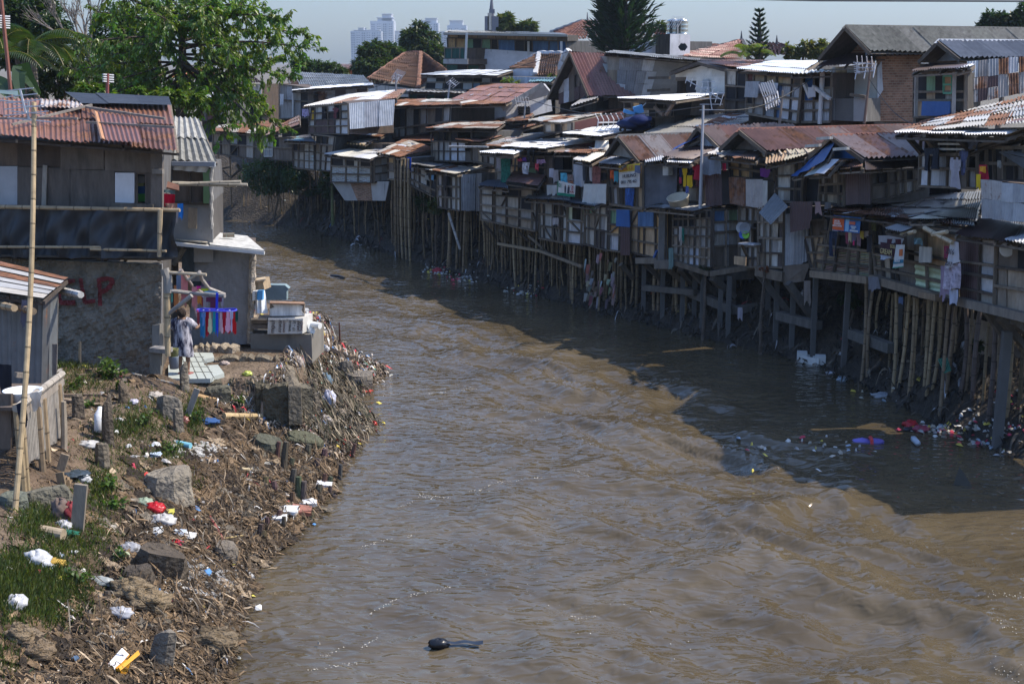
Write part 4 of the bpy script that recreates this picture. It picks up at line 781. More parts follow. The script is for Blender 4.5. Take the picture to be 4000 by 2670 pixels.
h.beam('5', (395, 895), (635, 893), 9.6, .1, .12); h.beam('5', (385, 1040), (630, 1030), 9.6, .1, .12)
h = House('steep_gable_house', 'steep narrow house with brown corrugated roof and pale skylight', 'house', BK)
A, E1, E2, b = h.gable('4', (1470, 478), (1640, 880), (1262, 905), 7.5, 3.2, [cv(.26, .13, .10, .4), cv(.22, .1, .08, .5)], 'd', rec=.5, tip=-.1)
h.wall('4', [(1370, 760), (1610, 640), (1610, 900), (1370, 960)], 7.9, ['rzdok', 'mzdmm'], ts=[0, .5, 1], frame=False, depth=2.5, down=3)
mb = MB(); q = (A, A + b, E1 + b, E1); nn = (q[1] - q[0]).cross(q[3] - q[0]).normalized(); mb.quad(*[bil(q, u, t) + nn * (.1 if nn.z > 0 else -.1) for u, t in ((.45, .28), (.75, .28), (.75, .48), (.45, .48))], (.6, .6, .56), 'plain'); h.add('skylight', mb)
h.roof('4', [(1620, 880), (1740, 870), (1720, 910), (1470, 985)], (8, 8.5, 7.4, 6), GREY, name='awning')
h = House('lean_to', 'open lean-to under thin bright zinc roof with diagonal props', 'shed', BK)
h.roof('5', [(990, 1078), (1295, 1072), (690, 1160), (28, 1135)], (8, 8, 4.2, 4.2), ZWHT)
h.wall('5', [(120, 1150), (680, 1165), (680, 1345), (130, 1340)], 5.2, ['oykkod', 'oygkod'], depth=2, down=3); h.wall('5', [(690, 1150), (1290, 1110), (1290, 1310), (650, 1330)], (5.2, 7), ['kdk'], frame=False, depth=2, down=3)
for a, b in (((690, 1165), (590, 1320)), ((460, 1230), (560, 1320))): h.beam('5', a, b, 4.5, .1, .1, 'prop', (.3, .2, .14))
h = House('grey_roof_shack', 'low shack with dull grey asbestos roof patched with rusty sheets', 'shack', BK)
h.roof('5', [(830, 1295), (1335, 1310), (930, 1560), (330, 1545)], (7.5, 7.5, 3.3, 3.2), ASB, cw=1.2, pitch=.16)
h.roof('5', [(1340, 1300), (1870, 1300), (1300, 1480), (900, 1490)], (7.5, 8, 3.6, 3.2), MIX, junk=14, jit=.1); h.roof('5', [(1400, 1260), (1920, 1290), (1640, 1420), (1300, 1400)], (9, 9, 6, 5), RUST + GREY, name='upper_roof', junk=12, jit=.1)
h = House('white_terrace_building', 'long white two-storey building with a row of blue and green windows', 'building', 'larger buildings behind the shacks')
h.wall('4', [(535, 440), (1450, 497), (1450, 660), (535, 640)], (26, 30), ['W'], frame=False, depth=6, down=2.5)
h.wall('4', [(352, 345), (1446, 378), (1446, 497), (352, 440)], (26, 30), ['yyekekBBkkBBBb'], depth=5, shell=True, fw=.09); h.wall('4', [(352, 292), (1446, 325), (1446, 378), (352, 345)], (25.6, 29.6), ['pdpgpgppgpgd'], fw=.06, depth=2)
h.roof('4', [(360, 280), (1380, 305), (1450, 325), (312, 305)], (30, 34, 28.5, 24.6), [cv(.35, .34, .31, .2)], fascia=(.3, .29, .26))
h.wall('4', [(325, 440), (535, 440), (530, 540), (325, 540)], 25, ['ttt'], depth=2); h.wall('4', [(310, 542), (535, 540), (535, 590), (310, 585)], 24.6, ['x'], frame=False, depth=2); h.wall('4', [(340, 590), (640, 595), (640, 650), (340, 650)], 26, ['tkt'], depth=2, down=2.5)
for x in (525, 1090, 1392): h.beam('4', (x, 300 if x < 600 else 380), (x - 12 if x < 600 else x, 545), 24.4 if x < 600 else 28.4, .16, .16, 'post', (.5, .5, .5), 'plain')
def tiled(h, r, P, d, pal, rh=.35, pitch=.26):
 mb = MB(); C = h.pts(r, P, d); mb.field(*C, 1.4, rh, pal, pitch, .06, 'tile', jit=.03, lift=.09); h.add('roof', mb); return C
TERR = [cv(.09, .048, .032), cv(.07, .038, .027), cv(.115, .06, .038), cv(.055, .03, .023), cv(.085, .048, .033)]
TRED = [cv(.14, .06, .045), cv(.12, .05, .04), cv(.16, .07, .052)]
TPNK = [cv(.34, .18, .15), cv(.42, .27, .22), cv(.28, .14, .12), cv(.5, .36, .3)]
BR = 'tiled roofs behind the shacks'
def ridge(h, r, p, q, d, col, rad=.16):
 mb = MB(); a = pt(r, p[0], p[1], d[0]); b = pt(r, q[0], q[1], d[1]); K = max(2, int((b - a).length / .45)); mb.tube([a.lerp(b, i / K) for i in range(K + 1)], [rad * (1.15 if i % 2 else .9) for i in range(K + 1)], col, 'tile', 6); h.add('ridge_cap', mb)
h = House('tiled_house', 'house with tall orange-brown hipped tile roof rising to a short ridge', 'house', BR)
tiled(h, '3', [(1850, 22), (1978, 15), (1958, 348), (1505, 262)], (20, 20, 13, 15), TERR); tiled(h, '3', [(1978, 15), (1985, 15), (2215, 185), (1958, 348)], (20, 20, 21, 13), TERR)
h.wall('3', [(1500, 300), (1955, 348), (1955, 420), (1500, 420)], (15.5, 13.5), ['V'], frame=False, depth=4, down=2.5)
ridge(h, '3', (1980, 13), (1956, 350), (20, 13), (.2, .1, .06)); ridge(h, '3', (1850, 20), (1980, 13), (20, 20), (.2, .1, .07)); ridge(h, '3', (1980, 13), (2215, 185), (20, 21), (.18, .09, .055)); ridge(h, '3', (1850, 20), (1500, 262), (20, 15), (.3, .15, .1))
h = House('wash_house', 'open wash house under wide white sheet roof hung with laundry', 'shed', BK)
h.roof('4', [(535, 642), (952, 645), (800, 697), (205, 695)], (17, 16, 12, 12.5), [cv(.78, .76, .7, .0)], pitch=0); h.roof('4', [(340, 655), (540, 645), (210, 697), (100, 688)], (16, 17, 12.5, 13), [cv(.2, .22, .25, .1)], name='grey_sheet')
h.wall('4', [(165, 705), (845, 705), (845, 830), (150, 815)], 13, ['xkokkoxk', 'kxkkxukk'], depth=3, down=2.5); h.roof('4', [(20, 822), (520, 830), (510, 862), (-150, 840)], (13, 13, 10, 9.5), ASB, pitch=.3, name='low_roof'); h.wall('4', [(0, 850), (510, 862), (480, 920), (0, 915)], 10.5, ['tktktk'], depth=2, down=2.5)
h = House('tiled_house', 'small brown tiled house with thick grey cement hip lines', 'house', BR)
tiled(h, '4', [(1195, 500), (1395, 505), (1350, 700), (1155, 710)], (20, 19, 15, 15), TERR); tiled(h, '4', [(1180, 500), (1195, 500), (1155, 640), (920, 635)], (20, 20, 15.5, 19), TERR)
ridge(h, '4', (1190, 495), (1150, 690), (20, 15), (.42, .42, .42), .22); ridge(h, '4', (1190, 495), (1400, 500), (20, 19), (.42, .42, .42), .22); ridge(h, '4', (1185, 495), (910, 635), (20, 19), (.4, .4, .4), .18); ridge(h, '4', (1410, 560), (1465, 460), (17, 17), (.42, .42, .42), .25)
h.wall('4', [(950, 645), (1150, 640), (1150, 720), (950, 700)], 15.6, ['W'], frame=False, depth=3, down=2.5); h.wall('4', [(845, 700), (1340, 715), (1340, 780), (845, 770)], 14, ['G'], frame=False, depth=3, down=2.5)
h.roof('4', [(1130, 712), (1360, 710), (1300, 755), (1085, 755)], (15, 15, 12.5, 12.5), [cv(.1, .2, .22, .02)], name='blue_awning', pitch=.3)
h = House('tiled_house', 'white-walled house whose broad brown tiled hip stands behind the big pine', 'house', BR)
tiled(h, '4', [(1590, 198), (1770, 195), (1800, 372), (1405, 368)], (42, 42, 36, 34), TRED); tiled(h, '4', [(1575, 200), (1590, 198), (1405, 368), (1310, 298)], (42, 42, 34, 44), TRED)
tiled(h, '4', [(1770, 195), (2180, 200), (2230, 375), (1790, 372)], (42, 44, 38, 36), TRED); tiled(h, '4', [(2230, 240), (2330, 310), (2349, 340), (2180, 375)], (41, 41, 37, 37), [cv(.42, .08, .06)] + TRED)
h.wall('4', [(1430, 378), (2230, 378), (2230, 520), (1430, 510)], (35, 38), ['WWkW'], us=[0, .23, .42, .5, 1], frame=False, depth=5, down=2.5); ridge(h, '4', (1590, 195), (1300, 300), (42, 44), (.3, .29, .28), .2)
h = House('tank_tower', 'white rendered block with three small diamond vents carrying the steel tanks', 'building', 'larger buildings behind the shacks')
h.wall('5', [(640, 390), (870, 400), (865, 640), (635, 636)], (30, 32), ['W'], frame=False, depth=4, down=2.5); h.wall('5', [(425, 470), (640, 475), (640, 640), (425, 630)], (30.5, 31), ['W'], frame=False, depth=4, down=2.5); h.wall('5', [(580, 390), (640, 390), (640, 500), (575, 470)], (31.5, 30.2), ['G'], frame=False, shell=False)
mb = MB()
for x in (765, 785, 805): p = pt('5', x, 540, 29.6); mb.add([p + V((0, -.03, .28)), p + V((.2, -.03, 0)), p + V((0, -.03, -.28)), p + V((-.2, -.03, 0))], [(0, 1, 2, 3)], (.02, .02, .02), 'plain')
h.add('vent', mb)
for i, (x, lb) in enumerate(((680, 'wider steel water tank on the white block'), (775, 'slimmer steel water tank on the white block'))):
 a = pt('5', x, 392, 32); mb = MB(); rr = .48 if i == 0 else .4; P = [a + V((0, 0, .02 + .055 * k)) for k in range(19)]; mb.tube(P, [rr * (1.03 if k % 5 == 0 else 1) for k in range(17)] + [rr * .8, rr * .3], (.55, .54, .5), 'steel', 18); o = mb.build('water_tank', None, a, smooth=True); tag(o, lb, 'water tank', 'steel tanks on the white block')
h = House('tiled_house', 'house with weathered pinkish tile hip and black ridge line', 'house', BR)
tiled(h, '5', [(1455, 475), (1465, 475), (1480, 700), (700, 655)], (36, 36, 28, 32), TPNK); tiled(h, '5', [(1150, 520), (1250, 530), (900, 600), (735, 585)], (44, 42, 38, 42), TRED)
ridge(h, '5', (1458, 470), (800, 650), (36, 32), (.04, .04, .045), .2); ridge(h, '5', (1460, 470), (1500, 560), (36, 33), (.05, .05, .05), .2); h.wall('5', [(720, 660), (1480, 700), (1480, 800), (720, 760)], (32.5, 29), ['V'], frame=False, depth=4, down=2.5)
h = House('tiled_house', 'dark red tiled hip roof with spike finials behind the little araucaria', 'house', BR)
tiled(h, '5', [(1510, 485), (1860, 505), (2160, 620), (1490, 690)], (42, 42, 38, 34), TRED); tiled(h, '5', [(1860, 505), (1870, 505), (2180, 600), (2160, 660)], (42, 42, 44, 36), TRED)
for x, y0, y1 in ((1457, 355, 480), (1863, 405, 510)): mb = MB(); mb.tube([pt('5', x, y1, 40), pt('5', x, (y0 + y1) / 2, 40), pt('5', x, y0, 40)], [.12, .07, .02], (.06, .06, .07), 'plain'); h.add('finial', mb)
h.wall('5', [(1500, 700), (2170, 680), (2170, 780), (1500, 780)], 36, ['V'], frame=False, depth=4, down=2.5)
h = House('prayer_house', 'red stepped roof with loudspeakers glimpsed behind the leafy tree', 'building', BR)
tiled(h, '3', [(230, 130), (320, 130), (520, 300), (120, 310)], (30, 30, 25, 26), TRED); h.wall('3', [(120, 310), (520, 300), (520, 400), (120, 410)], 26, ['V'], frame=False, depth=5, down=2.5)
tiled(h, '3', [(0, 170), (150, 180), (130, 260), (-320, 250)], (34, 34, 28, 28), [cv(.35, .13, .07)]); h.roof('3', [(-60, 370), (160, 385), (140, 430), (-60, 440)], (20, 20, 16, 16), ZINC, name='porch_roof')
mb = MB(); p = pt('3', 270, 110, 28); mb.tube([p + V((-.2, .3, 0)), p, p + V((.25, -.4, 0))], [.1, .2, .45], (.5, .5, .52), 'plain', 10); h.add('loudspeaker', mb); mb = MB(); mb.tube([pt('3', 240, 150, 28), pt('3', 240, 90, 28)], [.5, .7], (.08, .1, .1), 'plain', 10); h.add('cupola', mb)
h.wall('3', [(-40, 440), (200, 440), (200, 640), (-40, 640)], 16, ['dMkg'], depth=3, down=2.5)
h = House('brick_red_shed', 'low brown shed roof between the bushes and the mango tree', 'shed', BR)
h.roof('3', [(1140, 122), (1370, 122), (1370, 172), (1150, 150)], (40, 40, 36, 36), MAROON); tiled(h, '3', [(1270, 175), (1350, 175), (1350, 225), (1260, 225)], (34, 34, 30, 30), [cv(.42, .16, .09)])
h.wall('3', [(1150, 160), (1370, 175), (1370, 230), (1150, 230)], 36.5, ['M'], frame=False, depth=4, down=2.5)
# ---------------------------------------------------------------- distant towers
def tower(name, lab, px0, px1, top, Y, dep, steps, crown):
 a = atY(px0, top, Y); b = atY(px1, top, Y); t = thing(name, lab, 'tower', V((a.x, Y, 2.5)), 'apartment towers on the skyline'); W = b.x - a.x
 mb = MB(); mb.box(V(((a.x + b.x) / 2, Y + dep / 2, 2.5)), W, dep, a.z - 2.5, (.42, .44, .47), 'plain'); mb.build('wall', t)
 wb = MB(); nb = max(3, int(W / 7)); fl = int((a.z - 4) / 3.1)
 for i in range(nb):
  for k in range(fl):
   x = a.x + (i + .5) / nb * W; z = 4 + k * 3.1
   for o in (-1.6, 1.2): wb.box(V((x + o, Y - .2, z)), 1.5, .4, 1.7, (.12, .14, .18), 'plain')
   if i % 2: wb.box(V((x, Y - .9, z - .5)), 5, 1.6, .9, (.62, .63, .64), 'plain')
 o = wb.build('windows_and_balconies', t); o['kind'] = 'stuff'
 cb = MB()
 for x0, x1, hh in crown:
  ax = atY(px0 + (px1 - px0) * x0, top, Y).x; bx = atY(px0 + (px1 - px0) * x1, top, Y).x; cb.box(V(((ax + bx) / 2, Y + dep / 2, a.z - .05)), bx - ax, dep * .8, hh, (.46, .47, .5), 'plain'); cb.box(V(((ax + bx) / 2, Y + dep / 2, a.z + hh)), (bx - ax) * 1.1, dep * .9, .8, (.5, .5, .52), 'plain')
 cb.build('roof_structure', t)
tower('apartment_tower', 'low wide hazy tower block, leftmost on the skyline', 1369, 1490, 122, 2010, 40, 0, [(.1, .9, 1), (.24, .42, 4)])
tower('apartment_tower', 'tallest hazy tower block, with penthouse frame on top', 1446, 1537, 82, 2030, 40, 0, [(.3, .95, 4), (.5, .9, 9)])
tower('apartment_tower', 'plain low hazy slab joining two skyline towers', 1532, 1612, 128, 2050, 40, 0, [(.1, .6, 2)])
tower('apartment_tower', 'hazy stepped tower directly above the mango crown', 1609, 1712, 90, 2040, 40, 0, [(.2, .7, 3), (.5, .93, 6)])
tower('apartment_tower', 'plain low hazy slab just left of the white terrace building', 1712, 1752, 128, 2060, 40, 0, [(.1, .9, 1)])
tower('apartment_tower', 'farthest-right hazy tower rising over the white terrace building', 1747, 1822, 99, 2035, 40, 0, [(.12, .8, 6)])
# ---------------------------------------------------------------- left bank buildings
def Lp(r, x, y, dy=0.):
 px, py = rp(r, x, y); return atY(px, py, 33.2 - .0013 * px + dy)
def LQ(r, P, dy):
 ds = dy if hasattr(dy, '__len__') else [dy] * len(P); return [Lp(r, p[0], p[1], q) for p, q in zip(P, ds)]
def bump_wall(C, nx, ny, amp, col, m):
 mb = MB(); n = (C[1] - C[0]).cross(C[3] - C[0]).normalized(); n = n if n.dot(CAM - C[0]) > 0 else -n; vs = []
 X, Yy = np.meshgrid(np.linspace(0, 1, nx + 1), np.linspace(0, 1, ny + 1)); W = (C[1] - C[0]).length; H = (C[3] - C[0]).length
 Z = lumps(X * W * 7, Yy * H * 7, .9, 7, 1.5, .8) * amp
 for j in range(ny + 1):
  for i in range(nx + 1): vs.append(bil(C, i / nx, j / ny) + n * Z[j, i])
 mb.add(vs, [(j * (nx + 1) + i, j * (nx + 1) + i + 1, (j + 1) * (nx + 1) + i + 1, (j + 1) * (nx + 1) + i) for j in range(ny) for i in range(nx)], col, m); return mb, n
def drape(C, nx, ny, f, col, m):
 mb = MB(); n = (C[1] - C[0]).cross(C[3] - C[0]).normalized(); n = n if n.dot(CAM - C[0]) > 0 else -n
 vs = [bil(C, i / nx, j / ny) + n * f(i / nx, j / ny) for j in range(ny + 1) for i in range(nx + 1)]
 mb.add(vs, [(j * (nx + 1) + i, j * (nx + 1) + i + 1, (j + 1) * (nx + 1) + i + 1, (j + 1) * (nx + 1) + i) for j in range(ny) for i in range(nx)], col, m); mb.smooth = True; return mb, n
h = House('two_storey_shack', 'rough rubble-walled ground floor under dark plywood storey with brown ridged roof', 'house', at=V((-9, 33, 1.9)))
C = LQ('A', [(-120, 250), (1478, 312), (1462, 1372), (-120, 1180)], 0); mb, n = bump_wall(C, 190, 84, .06, (.215, .185, .145), 'rubblewall'); h.add('rubble_wall', mb)
h.wall(None, [C[0] - V((0, -.1, 0)), C[1] - V((0, -.1, 0)), C[2] - V((0, -.1, .4)), C[3] - V((0, -.1, .4))], None, ['x'], frame=False, depth=5.5, name='inner_wall')
mb = MB(); c = LQ('A', [(1395, 870), (1465, 860), (1455, 1390), (1400, 1385)], -.1); mb.slab(*c, .2, (.24, .225, .2), 'plaster'); h.add('corner_pier', mb)
# red painted letters on the rubble
pm = [MB()]
def stroke(P, w=.11):
 Q = [Lp('A', x, y) + n * .085 for x, y in P]
 for a, b in zip(Q[:-1], Q[1:]):
  for k in range(5):
   p, q = a.lerp(b, k / 5 - .05), a.lerp(b, (k + 1) / 5 + .05); d = (q - p).normalized(); s_ = d.cross(n).normalized() * w * R.uniform(.38, .56); pm[-1].quad(p - s_, p + s_, q + s_ * R.uniform(.85, 1.1), q - s_, (.20, .035, .035), 'rubblewall')
stroke([(700, 455), (610, 470), (570, 530), (555, 600), (575, 660), (700, 655)]); stroke([(560, 560), (690, 545)]); pm.append(MB()); stroke([(755, 440), (775, 560), (795, 655), (885, 640)]); pm.append(MB()); stroke([(925, 440), (930, 560), (935, 680)]); stroke([(925, 450), (1000, 435), (1055, 450), (1030, 500), (990, 540), (930, 565)])
for q in pm: h.add('painted_letter', q)
UW = h.wall(None, LQ('1', [(-260, 560), (1475, 640), (1475, 1205), (-260, 1200)], 0), None, ['ddddd', 'ddddo'], ts=[0, .46, 1], us=[0, .25, .45, .62, .88, 1], frame=False, depth=5.5)
for q, (x0, y0, x1, y1, cc) in enumerate(((-60, 600, 160, 815, (.12, .085, .06)), (160, 610, 560, 820, (.075, .055, .042)), (555, 630, 952, 850, (.14, .115, .095)), (960, 655, 1240, 872, (.15, .125, .105)), (1240, 670, 1412, 880, (.13, .105, .085)), (158, 825, 400, 1185, (.115, .095, .08)), (415, 835, 640, 1185, (.12, .1, .085)), (645, 850, 1050, 1190, (.125, .105, .09)), (1330, 880, 1420, 1190, (.10, .08, .065)))):
 mb = MB(); mb.slab(*LQ('1', [(x0, y0), (x1, y0 + 12), (x1, y1), (x0, y1)], -.07 - .012 * (q % 3)), .02, cc, 'board'); h.add('wall_panel', mb)
mb = MB(); mb.slab(*LQ('1', [(-60, 820), (158, 820), (158, 1180), (-60, 1180)], -.09), .03, (.36, .36, .37), 'plaster'); h.add('pale_panel', mb)
mb = MB(); mb.slab(*LQ('1', [(1055, 880), (1232, 882), (1228, 1158), (1055, 1155)], -.12), .04, (.62, .63, .66), 'plain'); h.add('white_shutter', mb)
mb = MB(); mb.bar(Lp('1', 1443, 660, -.15), Lp('1', 1443, 1215, -.15), .26, .16, (.13, .11, .095), 'wood'); mb.bar(Lp('1', 1405, 868, -.26), Lp('1', 1500, 868, -.26), .12, .1, (.2, .18, .16), 'wood'); h.add('corner_post', mb)
mb = MB(); mb.bar(Lp('1', 1040, 1175, -.2), Lp('1', 1420, 1188, -.2), .2, .1, (.13, .11, .09), 'wood'); h.add('window_ledge', mb)
mb = MB(); mb.bar(Lp('1', 415, 810, -.14), Lp('1', 402, 1185, -.14), .1, .05, (.3, .27, .23), 'wood'); h.add('batten', mb)
mb = MB()
for x, y, s_, cc in ((1285, 1080, .2, (.03, .12, .3)), (1300, 1140, .18, (.1, .4, .08)), (1300, 970, .16, (.4, .38, .36)), (1270, 1030, .14, (.5, .5, .2))): mb.box(Lp('1', x, y, .5), s_ * 2, .2, s_, cc, 'plain')
h.add('clutter', mb)
# roof
RC = LQ('1', [(-330, 200), (1560, 232), (1632, 690), (-330, 530)], (2.6, 2.6, -1.0, -1.0)); h.roof(None, RC, None, MAROON + [cv(.19, .08, .06, .5)], cw=1.0, rh=2.0, pitch=.125, amp=.02, jit=.06)
rn = (RC[1] - RC[0]).cross(RC[3] - RC[0]).normalized(); rn = rn if rn.z > 0 else -rn
def on_roof(x, y, up=.05):
 a = ray(*rp('1', x, y)); t = (RC[0] - CAM).dot(rn) / a.dot(rn); return CAM + a * t + rn * up
def patch(P, pal, name, up=.07, pitch=.125, m='metal'):
 mb = MB(); mb.field(*[on_roof(x, y, up) for x, y in P], 1.0, 2.0, pal, pitch, .02 if pitch else 0, m, jit=.03); h.add(name, mb)
patch([(380, 235), (765, 262), (762, 328), (372, 312)], [cv(.5, .46, .42, .55), cv(.4, .36, .33, .65)], 'pale_sheet'); patch([(868, 362), (1250, 400), (1315, 655), (935, 632)], [cv(.23, .10, .07, .35)], 'loose_sheet', .09)
patch([(866, 362), (905, 366), (968, 628), (935, 632)], [cv(.50, .24, .09, .2)], 'orange_rust_edge', .12); patch([(595, 172), (1555, 215), (1572, 298), (760, 285)], [cv(.035, .036, .04)], 'black_ridge_sheet', .08, 0, 'tarp'); patch([(-20, 150), (170, 160), (175, 210), (-20, 190)], [cv(.12, .17, .16)], 'green_ridge_sheet', .08, 0, 'tarp')
for a, b in (((800, 466), (1612, 520)), ((118, 486), (850, 310)), ((-20, 428), (720, 438)), ((900, 345), (1520, 440)), ((760, 318), (1210, 395))): mb = MB(); mb.bar(on_roof(*a, .12), on_roof(*b, .14), .06, .05, (.24, .21, .18), 'wood'); h.add('roof_batten', mb)
# black sheet on the balcony rail
def tf(u, t): return (.09 * math.sin(u * 31 + 1.2 * math.sin(t * 4)) + .05 * math.sin(u * 83 + t * 3) + .05 * math.sin(u * 13)) * (.25 + t) * (1.1 - .5 * t) + .02 * math.sin(t * 11 + u * 40)
mb, _ = drape(LQ('1', [(-260, 1200), (1625, 1228), (1608, 1660), (-260, 1655)], -.55), 110, 26, lambda u, t: 1.7 * tf(u, t), (.04, .042, .046), 'tarp'); h.add('black_sheet', mb)
for a, b, dy, rad in (((-100, 1190), (1650, 1224), -.6, .05), ((-100, 1560), (935, 1562), -.72, .035), ((830, 1580), (1525, 1598), -.72, .035)): mb = MB(); mb.pole(Lp('1', *a, dy), Lp('1', *b, dy), rad, (.36, .27, .165)); h.add('bamboo_rail', mb)
mb = MB(); mb.pole(Lp('1', 1470, 1215, -.75), Lp('1', 1460, 1650, -.75), .06, (.36, .28, .18)); h.add('bamboo_post', mb)
mb = MB()
for x in (130, 320, 660, 905, 970, 1150, 1460): mb.bar(Lp('A', x, 240, -.45), Lp('A', x, 262, .3), .08, .1, (.12, .1, .08), 'wood')
mb.slab(*LQ('A', [(-120, 238), (1600, 262), (1480, 275), (-120, 255)], (-.55, -.55, .2, .2)), .05, (.06, .05, .04), 'wood'); h.add('balcony_floor', mb)
# river house behind
h = House('river_hut', 'hut with pale grey asbestos roof and metal gutter overlooking the water', 'house', at=V((-11, 37, 2)))
h.roof(None, LQ('1', [(1560, 362), (1822, 385), (1985, 785), (1440, 775)], (6.4, 6.4, 3.6, 3.6)), None, [cv(.27, .26, .235), cv(.23, .225, .2), cv(.30, .29, .26)], pitch=.17, amp=.03, m='board', cw=1.1, rh=1.7)
mb = MB(); mb.slab(*LQ('1', [(1440, 775), (1970, 782), (1968, 826), (1440, 812)], 3.5), .08, (.28, .30, .33), 'plain'); h.add('gutter', mb)
h.wall(None, LQ('1', [(1475, 825), (1925, 832), (1950, 1160), (1475, 1150)], 3.9), None, ['dooed'], us=[0, .12, .6, .85, .95, 1], frame=True, depth=3); h.wall(None, LQ('1', [(1475, 1150), (1950, 1160), (1955, 1700), (1475, 1700)], 3.9), None, ['x'], frame=False, depth=3)
mb = MB(); C = LQ('1', [(1520, 860), (1830, 870), (1830, 1060), (1520, 1050)], 4.1)
for u in (0, .42, .85, 1): mb.bar(bil(C, u, 0), bil(C, u, 1), .08, .06, (.3, .18, .09), 'wood')
for t in (0, .3, 1): mb.bar(bil(C, 0, t), bil(C, 1, t), .07, .07, (.3, .18, .09), 'wood')
h.add('window', mb); mb = MB(); mb.bar(Lp('1', 1905, 850, 3.75), Lp('1', 1905, 1160, 3.75), .2, .1, (.12, .2, .09), 'plain'); h.add('green_post', mb)
mb = MB(); P = [Lp('1', 1938 + 5 * math.sin(k * 1.7), 830 + k * 33, 3.75) for k in range(18)]; mb.tube(P, [.04 + .015 * abs(math.sin(k * 2.3)) for k in range(18)], (.33, .31, .28), 'cloth', 7); h.add('ragged_edge', mb)
mb = MB(); mb.bar(Lp('1', 1770, 1200, 3.7), Lp('1', 1765, 1390, 3.7), .22, .05, (.26, .2, .14), 'wood'); h.add('hanging_board', mb)
mb, _ = drape(LQ('1', [(1480, 818), (1925, 822), (1890, 880), (1480, 845)], 3.6), 20, 4, lambda u, t: .05 * math.sin(u * 25), (.5, .49, .46), 'cloth'); h.add('pelmet_cloth', mb)
mb = MB(); mb.slab(*LQ('1', [(1475, 940), (1640, 990), (1640, 1040), (1475, 1000)], (2.6, 2.2, 1.9, 2.2)), .04, (.2, .1, .07, .5), 'metal'); h.add('rusty_flap', mb)
for a, b in (((1580, 975), (2270, 990)), ((1640, 985), (2210, 962)), ((1640, 982), (2170, 998))): mb = MB(); mb.pole(Lp('1', *a, 2.6), Lp('1', *b, 2.9), .045, (.38, .33, .25)); tag(mb.build('bamboo_pole', None, Lp('1', *a, 2.6)), 'pale bamboo pole poking out over the water from the grey-roofed hut', 'pole', 'bamboo poles over the water')
# cement shed
h = House('cement_shed', 'cement-rendered shed with flat pale sheet roof beside the drying rack', 'shed', at=V((-7.5, 36.3, 1.8)))
WS = LQ('F', [(760, 215), (1525, 262), (1492, 1390), (752, 1400)], 4.1); mb, n2 = bump_wall(WS, 60, 60, .012, (.25, .25, .255), 'plaster'); h.add('wall', mb)
h.wall(None, [p + V((0, .12, 0)) for p in WS], None, ['x'], frame=False, depth=2.6, name='inner_wall')
mb = MB(); P = [Lp('F', 1525 - 30 * k / 16 + 5 * math.sin(k * 2.1), 290 + k * 68, 4.05) for k in range(17)]; mb.tube(P, [.08 + .02 * abs(math.sin(k * 1.9)) for k in range(17)], (.36, .31, .25), 'rubblewall', 7); h.add('broken_edge', mb)
RQ = LQ('F', [(560, -14), (1462, 84), (1668, 262), (572, 150)], (6.2, 6.2, 3.5, 3.5)); A, B, Cc, D = RQ
mb = MB(); mb.slab(A, A.lerp(B, .45), D.lerp(Cc, .42), D, .04, (.42, .40, .36), 'board'); mb.slab(A.lerp(B, .42) + V((0, 0, .05)), B + V((0, 0, .04)), Cc + V((0, 0, .04)), D.lerp(Cc, .40) + V((0, 0, .05)), .04, (.46, .45, .42), 'board')
mb.slab(bil(RQ, .02, .62) + V((0, 0, .06)), bil(RQ, .36, .66) + V((0, 0, .06)), bil(RQ, .38, .93) + V((0, 0, .07)), bil(RQ, .02, .9) + V((0, 0, .06)), .03, (.44, .39, .31), 'board'); h.add('roof', mb)
mb = MB(); mb.bar(D + V((0, 0, -.03)), Cc + V((0, 0, -.03)), .05, .08, (.6, .6, .6), 'plain'); h.add('roof_edge', mb)
mb = MB(); mb.bar(Lp('F', 735, 200, 3.9), Lp('F', 735, 520, 3.9), .3, .1, (.045, .055, .06), 'wood'); mb.bar(Lp('F', 690, 215, 3.7), Lp('F', 560, 420, 3.7), .12, .1, (.15, .13, .1), 'wood'); h.add('dark_post', mb)
b = MB(); p = bil(RQ, .68, .45) + V((0, 0, .1)); b.box(p, .3, .14, .1, (.26, .2, .14), 'brick', .2); tag(b.build('brick', None, p), 'single brick weighing down the pale shed roof', 'brick')
# corrugated hut at the photo's left edge
h = House('tin_hut', 'small corrugated tin hut whose pale rusty roof hides the first painted letter', 'shack', at=V((-11.2, 29, 2.2)))
def Hp(r, x, y, Y): return atY(*rp(r, x, y), Y)
h.roof(None, [Hp('A', -260, 235, 30.6), Hp('A', 622, 438, 30.4), Hp('A', 402, 636, 28), Hp('A', -260, 545, 28)], None, [cv(.48, .48, .48, .2), cv(.2, .1, .07, .85), cv(.22, .11, .08, .8), cv(.5, .47, .42, .4)], cw=9, rh=.4, pitch=0, jit=.04)
h.wall(None, [Hp('A', -150, 590, 28.7), Hp('A', 400, 600, 28.6), Hp('A', 385, 1450, 28.6), Hp('A', -150, 1450, 28.7)], None, ['C'], frame=False, depth=2, us=None); h.wall(None, [Hp('A', 400, 610, 28.6), Hp('A', 530, 560, 30), Hp('A', 522, 1310, 30), Hp('A', 385, 1440, 28.6)], None, ['C'], frame=False, shell=False)
mb = MB(); mb.slab(Hp('A', 478, 1040, 29.2), Hp('A', 525, 1040, 29.2), Hp('A', 518, 1320, 29.2), Hp('A', 478, 1330, 29.2), .03, (.2, .18, .17), 'wood'); h.add('plank', mb)
mb = MB(); mb.slab(Hp('A', -150, 1430, 28.4), Hp('A', 400, 1435, 28.4), Hp('A', 380, 1500, 27.5), Hp('A', -150, 1500, 27.5), .1, (.17, .13, .1), 'wood'); h.add('floor', mb)
